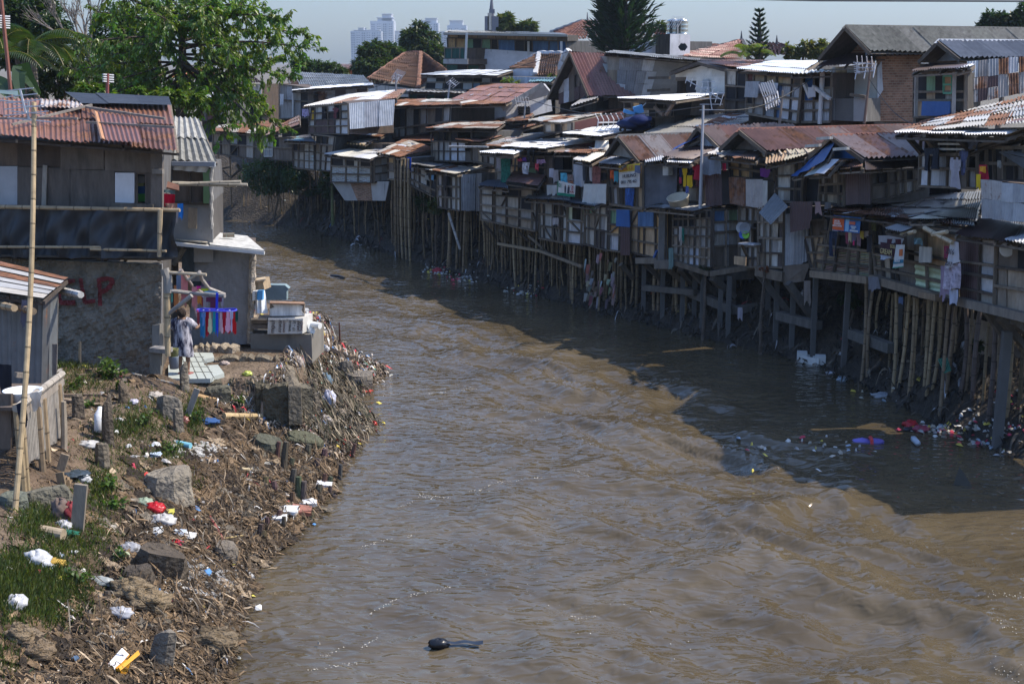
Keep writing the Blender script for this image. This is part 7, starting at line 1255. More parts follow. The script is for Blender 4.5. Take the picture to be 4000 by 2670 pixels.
for k, (u, cc) in enumerate(((.05, (.6, .1, .2)), (.2, (.7, .7, .7)), (.35, (.7, .3, .1)), (.55, (.7, .7, .75)), (.7, (.2, .1, .6)), (.85, (.75, .75, .8)))): mb = MB(); mb.box(c + V((-.44 + .88 * u, -.12, -.03)), .03, .02, .06, cc, 'plastic'); mb.build('peg', t)
LH = 'washing by the left buildings'
def lg(P, kind, col, label, m='cloth', **k): return garment(P, kind, col, label, LH, m, nx=9, ny=12, fold=.04, **k)
lg(LQ('1', [(1500, 1070), (1610, 1080), (1600, 1200), (1505, 1200)], .9), 'rag', (.55, .01, .04), 'red fringed cloth at the right end of the black balcony sheet'); lg(LQ('1', [(1625, 1165), (1680, 1160), (1685, 1300), (1632, 1318)], .6), 'rag', (.02, .2, .62), 'bright blue cloth beside the black balcony sheet'); lg(LQ('1', [(1510, 1160), (1630, 1160), (1625, 1230), (1560, 1225)], .5), 'rag', (.5, .28, .2), 'peach and white cloth beside the black balcony sheet', 'print'); lg(LQ('1', [(1615, 1200), (1640, 1200), (1632, 1360), (1612, 1350)], .5), 'rag', (.6, .5, .46), 'narrow cream cloth below the bright blue one'); lg(LQ('1', [(1478, 1035), (1610, 1040), (1600, 1075), (1480, 1065)], 1.2), 'rag', (.12, .2, .2), 'teal cloth heaped under the rusty flap')
cb = lambda pts, Y: [atY(*rp(*p), Y) for p in pts]
lg(cb([('B', 268, 200), ('B', 350, 185), ('B', 385, 325), ('B', 300, 365)], 24.0), 'cloth', (.55, .50, .44), 'cream towel folded over the top rail of the bamboo screen'); lg(cb([('B', 150, 300), ('B', 232, 265), ('B', 262, 500), ('B', 190, 525)], 23.1), 'rag', (.02, .024, .04), 'navy trousers over the near end of the bamboo screen rail'); lg(cb([('B', -40, -70), ('B', 108, -60), ('B', 110, 210), ('B', 20, 240)], 25.5), 'rag', (.016, .017, .024), 'black jacket hanging at the left edge above the deck'); lg(cb([('A', 198, 635), ('A', 262, 640), ('A', 272, 880), ('A', 180, 905)], 27.8), 'rag', (.10, .10, .14), 'slate cloth hanging on the tin hut wall')
# ---------------------------------------------------------------- the person
def person():
 f0 = atz(*rp('A', 1690, 1312), 1.84); f0.z = 1.85; t = thing('person', 'bare-legged person in black and white tie-dye dress reaching to the washing, seen from behind', 'person', f0); H = 1.5; X = V((1, 0, 0)); Z = V((0, 0, 1)); Y = V((0, 1, 0))
 def p(x, y, z): return f0 + X * x + Y * y + Z * z
 J = [p(0, 0, .80), p(0, 0, .98), p(0, .01, 1.14), p(0, .03, 1.25), p(0, .03, 1.31), p(.0, .05, 1.40), p(0, .05, 1.46),  # 0 pelvis..6 head top
         p(.09, 0, .76), p(.10, .02, .42), p(.10, -.02, .07), p(.13, .10 - .2, .03),  # 7-10 right leg
         p(-.09, 0, .76), p(-.085, .02, .42), p(-.08, -.01, .07), p(-.09, .12, .03),
         p(.17, .02, 1.21), p(.30, .08, 1.04), p(.40, .30, 1.14), p(.42, .36, 1.17),  # 15-18 right arm reaching
         p(-.17, .02, 1.21), p(-.27, .06, 1.02), p(-.18, .28, 1.08), p(-.14, .34, 1.12)]
 E = [(0, 1), (1, 2), (2, 3), (3, 4), (4, 5), (5, 6), (0, 7), (7, 8), (8, 9), (9, 10), (0, 11), (11, 12), (12, 13), (13, 14), (3, 15), (15, 16), (16, 17), (17, 18), (3, 19), (19, 20), (20, 21), (21, 22)]
 Rr = [.13, .12, .13, .09, .05, .085, .06, .085, .062, .04, .035, .085, .062, .04, .035, .055, .042, .03, .028, .055, .042, .03, .028]
 for hnd, sx in ((18, 1), (22, -1)):
  b = J[hnd]
  for k in range(4):
   o = len(J); J += [b + V((sx * .0 + (k - 1.5) * .022, .05, .02)), b + V(((k - 1.5) * .026, .09 + .012 * (k in (1, 2)), .01)), b + V(((k - 1.5) * .026, .115, -.015))]; E += [(hnd, o), (o, o + 1), (o + 1, o + 2)]; Rr += [.012, .010, .009]
  o = len(J); J += [b + V((-sx * .04, .02, .01)), b + V((-sx * .05, .06, .0))]; E += [(hnd, o), (o, o + 1)]; Rr += [.012, .01]
 me = bpy.data.meshes.new('body'); me.from_pydata([tuple(q - f0) for q in J], E, []); o = bpy.data.objects.new('body', me); COL.objects.link(o); o.parent = t; me.materials.append(MATS['skin']); LOC['body'] = f0
 m = o.modifiers.new('skin', 'SKIN'); lay = me.skin_vertices[0] if me.skin_vertices else None
 if lay is None:
  me.attributes  # skin layer is made by the modifier
 for i, r_ in enumerate(Rr): me.skin_vertices[0].data[i].radius = (r_, r_ * (.85 if i < 3 else 1))
 me.skin_vertices[0].data[0].use_root = True; s2 = o.modifiers.new('sub', 'SUBSURF'); s2.levels = 2; s2.render_levels = 2
 bpy.context.view_layer.update(); ev = o.evaluated_get(bpy.context.evaluated_depsgraph_get()); nm = bpy.data.meshes.new_from_object(ev); o.modifiers.clear(); o.data = nm; at = nm.attributes.new('col', 'FLOAT_COLOR', 'FACE'); at.data.foreach_set('color', np.tile(np.array([.20, .115, .075, 0], np.float32), len(nm.polygons))); nm.polygons.foreach_set('use_smooth', np.ones(len(nm.polygons), bool))
 if not nm.materials: nm.materials.append(MATS['skin'])
 # dress: lofted rings with folds, short sleeves
 db = MB(); db.smooth = True; N = 36; rings = [(.075, .06, 1.29, .03), (.15, .10, 1.265, .03), (.205, .125, 1.20, .03), (.205, .14, 1.10, .02), (.20, .14, .98, .01), (.205, .15, .85, .0), (.225, .165, .72, 0), (.235, .17, .58, 0), (.24, .172, .44, 0), (.238, .17, .415, 0)]
 vs = []
 for rx, ry, z, y in rings:
  for k in range(N):
   a = 6.2832 * k / N; fo = 1 + .05 * math.sin(a * 7 + z * 6) * (1.3 - z); vs.append(p(rx * fo * math.cos(a), y + ry * fo * math.sin(a), z + (.02 * math.sin(a * 3) if z < .5 else 0)))
 db.add(vs, [(i * N + k, i * N + (k + 1) % N, (i + 1) * N + (k + 1) % N, (i + 1) * N + k) for i in range(len(rings) - 1) for k in range(N)], (.52, .5, .54), 'tiedye')
 for a, b in ((15, 16), (19, 20)): db.tube([J[3].lerp(J[a], .55), J[a], J[a].lerp(J[b], .75)], [.10, .095, .105], (.52, .5, .54), 'tiedye', 14, caps=False)
 db.build('dress', t)
 hb = MB(); hb.smooth = True; c = p(0, .035, 1.42); vs = []
 for i in range(9):
  th = 3.1416 * i / 8 * .82
  for k in range(16):
   a = 6.2832 * k / 16; wv = 1 + .06 * math.sin(a * 5 + i); vs.append(c + V((.105 * math.sin(th) * math.cos(a) * wv, -.01 + .11 * math.sin(th) * math.sin(a) * wv, .115 * math.cos(th) * wv)))
 hb.add(vs, [(i * 16 + k, i * 16 + (k + 1) % 16, (i + 1) * 16 + (k + 1) % 16, (i + 1) * 16 + k) for i in range(8) for k in range(16)], (.045, .028, .02), 'hair'); hb.build('hair', t)
 fb = MB(); fb.smooth = True; fb.add([], [], (0, 0, 0), 'skin')
 lathe(fb, p(0, .155, 1.40), [(.001, .03), (.012, .012), (.018, -.012), (.001, -.02)], (.2, .115, .075), 'skin', 8, V((0, .1, 1)))
 for s_ in (-1, 1): lathe(fb, p(s_ * .092, .055, 1.39), [(.001, .03), (.014, .015), (.016, -.01), (.001, -.03)], (.19, .105, .07), 'skin', 8)
 fb.build('ears_and_nose', t)
 for s_, x, y in ((1, .12, -.06), (-1, -.085, .06)): sb = MB(); sb.box(p(x, y, -.005), .09, .24, .03, (.35, .13, .11), 'plastic', -.5 if s_ > 0 else 0); sb.build('sandal', t)
m = mat('tiedye', rough=.95, ns=3, na=.1, bump=.03, bs=40, stain=(5.5, .43, (.02, .02, .045))); mat('hair', rough=.6, ns=30, na=.4, bump=.3, bs=60)
person()
# ---------------------------------------------------------------- roof aerials on the far bank
AG = 'television aerials on the far bank'
def aerial(r, x0, y0, x1, y1, d, label, els, wd=.05, col=(.4, .39, .38)):
 b = pt(r, x0, y0, d); q = pt(r, x1, y1, d); t = thing('aerial', label, 'aerial', b, AG); mb = MB(); mb.tube([b, q], [wd, wd * .7], col, 'plain', 6); mb.build('mast', t); mb = MB()
 for (ax, ay, bx, by, cx, cy, n, el) in els:
  A = pt(r, ax, ay, d); B = pt(r, bx, by, d); cd_ = (pt(r, cx, cy, d) - A).normalized() + V((.2, .5, 0)); cd_.normalize(); mb.bar(A, B, .035, .035, (.5, .5, .52), 'plain')
  for k in range(n): c = A.lerp(B, k / max(1, n - 1)); mb.bar(c - cd_ * el / 2, c + cd_ * el / 2, .026, .026, (.55, .55, .57), 'plain')
 mb.build('elements', t)
aerial('8', 1135, 950, 1168, -100, -.45, 'tall grey mast with two yagi aerials beside the bright red shirt', [], .06, (.42, .42, .44))
b_ = bpy.data.objects['aerial']; mb = MB(); c0 = pt('5', 1045, 1085, -.45)
yagi(mb, c0 + V((-.05, 0, .15)), V((1, 0, -.55)), V((.3, .2, 1)), 1.3, 8, .4); yagi(mb, pt('5', 1095, 1100, -.45), V((.2, .1, -1)), V((1, .1, 0)), .9, 6, .8); mb.build('yagi', b_)
aerial('5', 1895, 1420, 1930, 1040, 3.2, 'leaning mast with grid panel aerial before the blue-walled shack', [(1710, 1110, 1860, 1060, 1720, 1150, 7, .9), (1735, 1205, 1880, 1110, 1720, 1150, 6, .5)], .05, (.2, .17, .15))
aerial('6', 720, 1260, 785, 680, 4.8, 'brown mast with wide slatted aerial before the brick-sided house', [(640, 640, 650, 745, 760, 660, 6, .2), (650, 640, 800, 650, 650, 745, 4, .5), (640, 740, 825, 720, 645, 700, 3, .5), (645, 690, 820, 690, 645, 720, 2, .3)], .05, (.17, .12, .1))
aerial('4', 1050, 1115, 1068, 890, 5.5, 'thin pole with curled aerial before the whitewashed gable', [(975, 930, 1095, 940, 975, 960, 6, .5)], .045); aerial('4', 350, 915, 375, 740, 7.5, 'short pole with small drooping aerial before the wash house', [(365, 740, 425, 785, 380, 720, 5, .5)], .06, (.5, .5, .52))
aerial('3', 1755, 480, 1755, 200, 5, 'slender dark pole with curled aerial before the hipped tile roof', [(1740, 205, 1815, 232, 1750, 180, 6, .6), (1725, 255, 1772, 257, 1727, 240, 2, .4)], .07, (.2, .2, .22)); aerial('5', 724, 390, 724, 240, 31, 'small aerial standing between the two steel tanks', [(640, 248, 760, 258, 645, 235, 6, .9)], .06)
t = thing('aerial', 'fallen long aerial lying on the dazzling white roof', 'aerial', pt('4', 1730, 1140, 2.5), AG); mb = MB(); A = pt('4', 1728, 1125, 2.2); B = pt('4', 1965, 1120, 3.5); mb.bar(A, B, .06, .05, (.6, .6, .6), 'plain')
for k in range(6): c = A.lerp(B, k / 5); mb.tube([c + V((-.12, 0, .35)), c + V((.02, 0, .1)), c, c + V((.0, 0, -.12)), c + V((-.14, 0, -.3))], .02, (.6, .6, .6), 'plain', 5)
mb.build('elements', t)
t = thing('antenna_tower', 'dark roof mast bristling with panel antennas over the terrace building', 'antenna', pt('4', 740, 290, 31)); Yt = pt('4', 740, 290, 31).y; mb = MB(); mb.tube([fp('4', 753, 290, Yt), fp('4', 752, 90, Yt), fp('4', 753, -40, Yt)], [.3, .16, .05], (.12, .13, .16), 'plain', 8); mb.build('mast', t)
for x, y0, y1, w_ in ((708, 150, 285, .22), (735, 120, 280, .22), (770, 150, 285, .22), (798, 155, 250, .2), (742, 85, 130, .15), (768, 85, 125, .15), (782, 150, 285, .1), (720, 190, 285, .12)): mb = MB(); mb.bar(fp('4', x, y1, Yt - .5), fp('4', x, y0, Yt - .5), w_ * 1.4, w_, (.14, .15, .18) if x != 735 else (.4, .38, .34), 'plain'); mb.build('panel_antenna', t)
mb = MB(); mb.tube([fp('4', 1631, 190, 150), fp('4', 1631, 115, 150)], [.1, .03], (.1, .1, .12), 'plain', 5); tag(mb.build('lightning_rod', None, fp('4', 1631, 190, 150)), 'thin lightning rod on the broad brown tiled hip', 'rod')
# small household things on the far bank
def blob(mb, c, rx, ry, rz, col, m, seed=0, n=10, jag=.2):
 rs = R.random() * 9; vs = []
 for i in range(n // 2 + 2):
  th = 3.1416 * i / (n // 2 + 1)
  for k in range(n): a = 6.2832 * k / n; j = 1 + jag * math.sin(a * 3 + th * 4 + rs) * .8 + jag * .5 * math.sin(a * 5 - th * 7 + rs * 2) + jag * .3 * math.sin(a * 9 + th * 11 + rs); vs.append(c + V((rx * math.sin(th) * math.cos(a) * j, ry * math.sin(th) * math.sin(a) * j, rz * math.cos(th) * j)))
 mb.add(vs, [(i * n + k, i * n + (k + 1) % n, (i + 1) * n + (k + 1) % n, (i + 1) * n + k) for i in range(n // 2 + 1) for k in range(n)], col, m)
c = pt('8', 925, 920, -.4); mb = MB(); lathe(mb, c, [(.02, 0), (.3, 0), (.36, .3), (.38, .32), (.35, .32), (.28, .06), (.01, .05)], (.52, .48, .38), 'plastic', 20, V((-.25, -.3, 1))); tag(mb.build('bucket', None, c, smooth=True), 'cream bucket lying on the ridged grey awning', 'bucket')
for x, y, s_, cc, lb in ((1565, 1145, .16, (.35, .36, .38), 'dull metal pan on the lit pot window shelf'), (1605, 1150, .17, (.2, .22, .25), 'dark pan hung beside the dull metal pan'), (1585, 1215, .13, (.05, .12, .5), 'blue plastic tub on the lit pot window shelf'), (1612, 1220, .11, (.2, .5, .05), 'lime-green tub on the lit pot window shelf')): c = pt('8', x, y, .25); mb = MB(); lathe(mb, c, [(.01, 0), (s_, .02), (s_ * 1.1, .1), (s_ * 1.05, .1), (.01, .05)], cc, 'plastic', 16, V((-.5, -.8, .1))); tag(mb.build('pan', None, c, smooth=True), lb, 'pan', 'pots in the shack window')
c = pt('9', 2178, 1368, -.35); mb = MB(); lathe(mb, c, [(.005, .03), (.15, .02), (.17, .0), (.16, -.02)], (.55, .55, .55), 'plain', 18, V((-.3, -1, .1))); tag(mb.build('plate', None, c), 'round white plate on the dark doorway of the nearest tall shack', 'plate')
for x, y, lb, cc, rx in ((2065, 1135, 'dark blue cloth heap on the dazzling white roof', (.015, .03, .1), .6), (2120, 1105, 'navy bundle right of the heap on the dazzling white roof', (.015, .025, .09), .4)): c = pt('4', x, y, 3.6); mb = MB(); blob(mb, c, rx, .4, .22, cc, 'cloth', jag=.25); tag(mb.build('cloth_heap', None, c, smooth=True), lb, 'cloth heap')
t = thing('pushchair', 'light blue child pushchair parked on the white zinc roof', 'pushchair', pt('4', 2055, 1070, 3.8)); q = pt('4', 2050, 1040, 3.8); mb = MB(); mb.box(q + V((-.1, 0, -.05)), .6, .4, .14, (.1, .3, .55), 'cloth', 0, (.3, 0)); mb.box(q + V((.25, 0, 0)), .35, .4, .3, (.1, .3, .55), 'cloth', 0, (-.3, 0)); mb.build('seat', t); mb = MB(); mb.tube([q + V((-.4, 0, -.6)), q + V((.2, 0, .1)), q + V((.5, 0, .4))], .02, (.5, .5, .5), 'plain', 6); mb.tube([q + V((.3, 0, -.6)), q + V((-.1, 0, .05))], .02, (.5, .5, .5), 'plain', 6); mb.build('frame', t)
for dx in (-.4, .3): mb = MB(); lathe(mb, q + V((dx, -.1, -.62)), [(.05, 0), (.14, 0), (.14, .05), (.05, .05)], (.05, .05, .05), 'plastic', 14, V((0, 1, 0))); mb.build('wheel', t)
for x, y, lb in ((1765, 1335, 'white plastic tub upturned on the maroon wall top'),): c = pt('4', x, y, 2.2); mb = MB(); lathe(mb, c - V((0, 0, .2)), [(.3, 0), (.25, .4), (.01, .42)], (.6, .6, .58), 'plastic'); tag(mb.build('tub', None, c, smooth=True), lb, 'tub')
mb = MB(); A = pt('7', 405, 450, -.3); B = pt('7', 800, 455, -.3); mb.pole(A, B, .05, (.4, .37, .33)); tag(mb.build('pole', None, A), 'pale pole jutting from the grey woven balcony', 'pole')
for r, P, d, lb in (('9', [(1100, 1220), (1238, 1185)], -.8, 'left of two pale bamboo ends under the tan roof sheet'), ('9', [(1420, 1215), (1565, 1188)], -.8, 'right of two pale bamboo ends under the tan roof sheet'), ('9', [(1335, 1150), (1620, 1300)], -.8, 'white pole slanting down across the pallet shack front')): mb = MB(); mb.pole(pt(r, *P[0], d), pt(r, *P[1], d), .06, (.45, .36, .24)); tag(mb.build('pole', None, pt(r, *P[0], d)), lb, 'pole', 'loose poles on the pallet shack')
# overhead cable crossing the top right corner
mb = MB(); mb.tube([atY(2500, -14, 3.0), atY(3200, 0, 3.0), atY(4300, 4, 3.1)], .0036, (.25, .26, .28), 'plain', 6); tag(mb.build('cable', None, atY(3200, 0, 3.0)), 'thin grey overhead cable across the top right corner', 'cable')
for k, (a, b, lab) in enumerate(((('8', 1165, -60, -.45), ('6', 300, 720, 5.1), 'sagging black wire from the tall grey mast to the white porch post'), (('4', 1060, 900, 5.5), ('8', 1160, -90, -.45), 'sagging black wire from the curled aerial pole to the tall grey mast'), (('3', 1755, 230, 5), ('4', 1440, 480, 8), 'sagging wire from the slender dark pole to the steep gable'), (('3', 805, 370, 5.8), ('3', 1755, 260, 5), 'sagging wire from the white porch post to the slender dark pole'), (('6', 770, 800, 4.8), ('9', 1500, 120, 1), 'sagging wire from the slatted aerial to the patchwork roof'))):
 A, B = pt(*a), pt(*b); mb = MB(); mb.tube([A.lerp(B, i / 12) - V((0, 0, .5 * math.sin(3.14 * i / 12))) for i in range(13)], .014, (.02, .02, .02), 'plain', 4); tag(mb.build('wire', None, A), lab, 'wire', 'wires over the shacks')
mat('sacking', rough=.95, ns=5, na=.25, bump=.6, bs=9, stretch=(1, 1, 3))
# ---------------------------------------------------------------- rubbish, stones, stakes and weeds
def ribbons(name, X, Yy, pal, Lr, wr, seed, lift=.1, clear=.0, bias=None, vert=0.):
 rs = np.random.RandomState(seed); n = len(X); K = 5; a = rs.uniform(0, 6.28, n) if bias is None else rs.normal(bias, .9, n); L = rs.uniform(*Lr, n); w_ = rs.uniform(*wr, n); cur = rs.normal(0, 1.1, n); lf = rs.uniform(-.25, 1, n) * lift; z0 = hq(X, Yy)
 tw = rs.uniform(-1, 1, n); V_ = np.zeros((n, (K + 1) * 2, 3), np.float32); x, y = X.copy(), Yy.copy(); up = (rs.random_sample(n) < vert)
 for k in range(K + 1):
  t = k / K; ang = a + cur * t; zz = np.maximum(hq(x, y), -.02) + .015 + lf * np.sin(3.14 * t) + rs.normal(0, .012, n)
  zz = np.where(up, z0 + L * (1 - t) * .8, zz); wx = -np.sin(ang) * w_ / 2; wy = np.cos(ang) * w_ / 2; wk = .3 + .7 * math.sin(3.14 * min(.95, .08 + t)); tz = np.sin(tw * 4 + t * 5) * w_ * .5
  V_[:, 2 * k] = np.stack([x + wx * wk, y + wy * wk, zz + tz], -1); V_[:, 2 * k + 1] = np.stack([x - wx * wk, y - wy * wk, zz - tz], -1)
  st = np.where(up, .06, L / K); x = x + np.cos(ang) * st; y = y + np.sin(ang) * st
 q = np.array([[2 * k, 2 * k + 1, 2 * k + 3, 2 * k + 2] for k in range(K)]); F_ = (np.arange(n)[:, None, None] * (2 * K + 2) + q[None]).reshape(-1, 4)
 me = bpy.data.meshes.new(name); co = V_.reshape(-1, 3); me.vertices.add(len(co)); me.vertices.foreach_set('co', co.ravel()); me.loops.add(F_.size); me.loops.foreach_set('vertex_index', F_.ravel().astype(np.int32)); me.polygons.add(len(F_)); me.polygons.foreach_set('loop_start', np.arange(0, F_.size, 4, dtype=np.int32)); me.polygons.foreach_set('loop_total', np.full(len(F_), 4, np.int32)); me.update(calc_edges=True)
 pa = np.array([c[:3] for c in pal]); pw = np.array([c[3] for c in pal]); ci = rs.choice(len(pal), n, p=pw / pw.sum()); c = pa[ci] * rs.uniform(.65, 1.3, (n, 1)); c = np.concatenate([c, np.zeros((n, 1))], 1); at = me.attributes.new('col', 'FLOAT_COLOR', 'FACE'); at.data.foreach_set('color', np.repeat(c, K, 0).astype(np.float32).ravel())
 me.materials.append(MATS['litter']); o = bpy.data.objects.new(name, me); COL.objects.link(o); return tag(o, kind='stuff')
def left_pts(n, seed, y0, y1, d0, d1, pw=1.):
 rs = np.random.RandomState(seed); X = rs.uniform(-14, -2.6, n * 9); Yy = rs.uniform(y0, y1, n * 9); d = seg_dist(X, Yy, LS); k = (~in_poly(X, Yy)) & (d > d0) & (d < d1) & ~((Yy > 32) & (X < -5.6)) & ~((X < -6.9) & (Yy > 31.4)); k &= rs.random_sample(len(X)) < np.clip(1.15 - (d / d1) ** pw, .12, 1); return X[k][:n], Yy[k][:n]
EARTH = [(.25, .17, .10, 3), (.17, .115, .066, 6), (.10, .07, .042, 9), (.05, .037, .026, 10), (.2, .17, .13, 2), (.38, .29, .195, 1.6), (.55, .53, .5, .35), (.3, .04, .04, .08), (.07, .12, .2, .1)]
SPUR = [(.30, .23, .16, 4), (.16, .12, .09, 5), (.06, .05, .04, 5), (.62, .61, .6, 1.6), (.5, .05, .06, .35), (.09, .2, .4, .35), (.6, .45, .08, .2), (.1, .3, .22, .2), (.55, .25, .28, .2), (.4, .38, .36, 1.4)]
def rags(X, Yy, pal, sz, seed, wr=.05):
 rs = np.random.RandomState(seed); n = len(X); G = 7; u, v = np.meshgrid(np.linspace(-.5, .5, G), np.linspace(-.5, .5, G)); u = u.ravel()[None]; v = v.ravel()[None]; a = rs.uniform(0, 6.28, (n, 1)); L = rs.uniform(*sz, (n, 1)); w_ = L * rs.uniform(.3, .9, (n, 1)); r1, r2, r3 = rs.uniform(0, 6.28, (3, n, 1))
 e = 1 + .25 * np.sin(v * 9 + r1) * np.abs(u) * 2; x = X[:, None] + (u * np.cos(a) - v * np.sin(a) * w_ / L) * L * e; y = Yy[:, None] + (u * np.sin(a) + v * np.cos(a) * w_ / L) * L * (1 + .2 * np.sin(u * 8 + r2))
 z = np.maximum(hq(x, y), 0) + .02 + wr * (np.sin(u * 9 + 3 * np.sin(v * 5 + r3) + r1) * .6 + np.sin(v * 21 + u * 7 + r2) * .4 + .5) * (1.2 - 1.6 * np.maximum(np.abs(u), np.abs(v))) + rs.normal(0, .008, x.shape)
 q = np.array([[r_ * G + c_, r_ * G + c_ + 1, (r_ + 1) * G + c_ + 1, (r_ + 1) * G + c_] for r_ in range(G - 1) for c_ in range(G - 1)]); F_ = (np.arange(n)[:, None, None] * G * G + q[None]).reshape(-1, 4); co = np.stack([x, y, z], -1).reshape(-1, 3)
 me = bpy.data.meshes.new('litter'); me.vertices.add(len(co)); me.vertices.foreach_set('co', co.ravel().astype(np.float32)); me.loops.add(F_.size); me.loops.foreach_set('vertex_index', F_.ravel().astype(np.int32)); me.polygons.add(len(F_)); me.polygons.foreach_set('loop_start', np.arange(0, F_.size, 4, dtype=np.int32)); me.polygons.foreach_set('loop_total', np.full(len(F_), 4, np.int32)); me.update(calc_edges=True); me.polygons.foreach_set('use_smooth', np.ones(len(F_), bool))
 pa = np.array([c[:3] for c in pal]); pw = np.array([c[3] for c in pal]); c = pa[rs.choice(len(pal), n, p=pw / pw.sum())] * rs.uniform(.65, 1.25, (n, 1)); c = np.concatenate([c, np.zeros((n, 1))], 1); at = me.attributes.new('col', 'FLOAT_COLOR', 'FACE'); at.data.foreach_set('color', np.repeat(c, len(q), 0).astype(np.float32).ravel()); me.materials.append(MATS['sacking']); o = bpy.data.objects.new('litter', me); COL.objects.link(o); return tag(o, kind='stuff')
X, Yy = left_pts(900, 31, 15, 31.6, -.05, 3.2, 1.3); rags(X, Yy, EARTH[:6], (.15, .55), 32, .07)
X, Yy = left_pts(500, 33, 31.2, 44.5, -.05, 2.7, 1.6); rags(X, Yy, SPUR[:3] + SPUR[-1:], (.12, .4), 34, .07)
X, Yy = left_pts(5500, 1, 15, 31.6, -.1, 6.5, .9); ribbons('litter', X, Yy, EARTH, (.06, .35), (.005, .022), 4, .05)
X, Yy = left_pts(500, 21, 15, 31.6, .1, 6.5, 1.2); ribbons('litter', X, Yy, EARTH, (.1, .35), (.04, .12), 24, .06)
X, Yy = left_pts(11000, 2, 15, 33, -.05, 2.3, 1.6); ribbons('litter', X, Yy, EARTH, (.1, .55), (.005, .024), 5, .12, vert=.1)
X, Yy = left_pts(7000, 3, 31.2, 44.5, -.05, 2.9, 2); ribbons('litter', X, Yy, SPUR, (.06, .35), (.01, .05), 6, .18, vert=.06)
X, Yy = left_pts(4000, 9, 32, 39, .1, 1.7, 2); ribbons('litter', X, Yy, [(.09, .075, .055, 4), (.2, .16, .11, 3), (.05, .05, .03, 3), (.3, .25, .18, 1)], (.2, .6), (.01, .035), 16, .3, bias=-.4, vert=.3)
rs_ = np.random.RandomState(8); n_ = 42000; X = rs_.uniform(-12, 16, n_); Yy = rs_.uniform(22, 86, n_); d_ = seg_dist(X, Yy, RS); k_ = (~in_poly(X, Yy) & (d_ < 2.6) & (seg_dist(X, Yy, LS) > 4)) | ((d_ < .25) & in_poly(X, Yy)); ribbons('litter', X[k_][:11000], Yy[k_][:11000], [(.08, .068, .055, 5), (.045, .039, .033, 8), (.13, .11, .088, 2), (.03, .028, .026, 6), (.4, .4, .42, .5), (.3, .05, .06, .12), (.08, .13, .22, .12), (.17, .14, .1, .6)], (.12, .55), (.02, .08), 7, .3, vert=.2)
# floating scraps
def scraps(name, spots, pal, seed):
 rs = np.random.RandomState(seed); mb = MB()
 for (r, x, y, rx, ry, n) in spots:
  for i in range(n):
   px, py = rp(r, x + rs.normal(0, rx), y + rs.normal(0, ry)); p = atz(px, py, .02)
   if not in_poly(np.array([p.x]), np.array([p.y]))[0] and rs.random_sample() < .5: p.z = gh(p.x, p.y) + .03
   s_ = rs.uniform(.02, .085); a = rs.uniform(0, 3.14); c = pal[rs.randint(len(pal))]; u = V((math.cos(a), math.sin(a), rs.uniform(-.2, .3))) * s_; v = V((-math.sin(a), math.cos(a), rs.uniform(-.1, .5))) * s_ * rs.uniform(.3, 1); h_ = V((0, 0, rs.uniform(.01, .07)))
   mb.add([p - u - v, p + u - v, p + u + v, p - u + v, p + h_ - u * .6, p + h_ + u * .7 - v * .5, p + h_ + v * .7], [(0, 1, 5, 4), (1, 2, 6, 5), (2, 3, 4, 6), (3, 0, 4), (4, 5, 6)], c, 'litter')
 return tag(mb.build(name), kind='stuff')
WSC = [(.5, .5, .5), (.36, .35, .34), (.42, .41, .36), (.35, .42, .5), (.6, .5, .1), (.5, .06, .1), (.2, .17, .13), (.55, .55, .54), (.12, .1, .08), (.4, .36, .3)]
scraps('floating_scraps', [('w', 1480, 1235, 130, 22, 60), ('w', 1800, 1270, 150, 35, 80), ('w', 2050, 1340, 170, 40, 90), ('w', 2250, 1420, 120, 40, 50), ('w', 1950, 1395, 120, 12, 30), ('w', 300, 1420, 260, 50, 26), ('N', 850, 110, 220, 70, 10), ('t', 300, 680, 90, 22, 70), ('t', 560, 740, 90, 30, 40), ('t', 1200, 880, 110, 22, 40), ('t', 1330, 900, 70, 20, 26), ('t', 60, 480, 60, 14, 16), ('w', 520, 560, 120, 50, 30), ('u', 700, 1090, 80, 20, 14), ('3', 900, 1540, 330, 15, 26), ('w', 900, 900, 180, 40, 24)], WSC, 12)
scraps('rubbish_scraps', [('E', 1300, 1100, 190, 90, 150), ('E', 1250, 1330, 220, 120, 170), ('E', 1500, 1450, 200, 80, 120), ('E', 1050, 900, 120, 70, 60), ('E', 1450, 700, 200, 70, 70), ('E', 1700, 870, 200, 50, 60), ('M', 230, 520, 60, 50, 36), ('M', 30, 420, 60, 60, 26), ('B', 1500, 1300, 250, 130, 40), ('B', 900, 700, 260, 200, 45), ('C', 1700, 250, 200, 90, 40), ('C', 1500, 1000, 380, 260, 80), ('C', 700, 1350, 400, 150, 50), ('D', 900, 1160, 150, 40, 24)], WSC + [(.55, .06, .05), (.1, .25, .5), (.55, .5, .45), (.3, .23, .16), (.25, .2, .14)], 13)
rb = MB()
for i in range(1500):
 px, py = rp('C', R.gauss(1860, 150), R.gauss(630, 75)); p = GT(px, py); s_ = R.uniform(.012, .05); c = R.uniform(.22, .5); rb.box(p + V((0, 0, -.01)), s_ * 2, s_ * 1.6, s_ * 1.2, (c, c * .97, c * .92), 'stone', R.uniform(0, 3), (R.uniform(-.4, .4), R.uniform(-.4, .4)))
for i in range(500): p = GTr('B', R.gauss(1800, 90), R.gauss(735, 28)); s_ = R.uniform(.01, .03); rb.box(p, s_ * 2, s_ * 2, s_ * 1.4, (.5, .48, .44), 'stone', R.uniform(0, 3))
tag(rb.build('gravel'), kind='stuff')
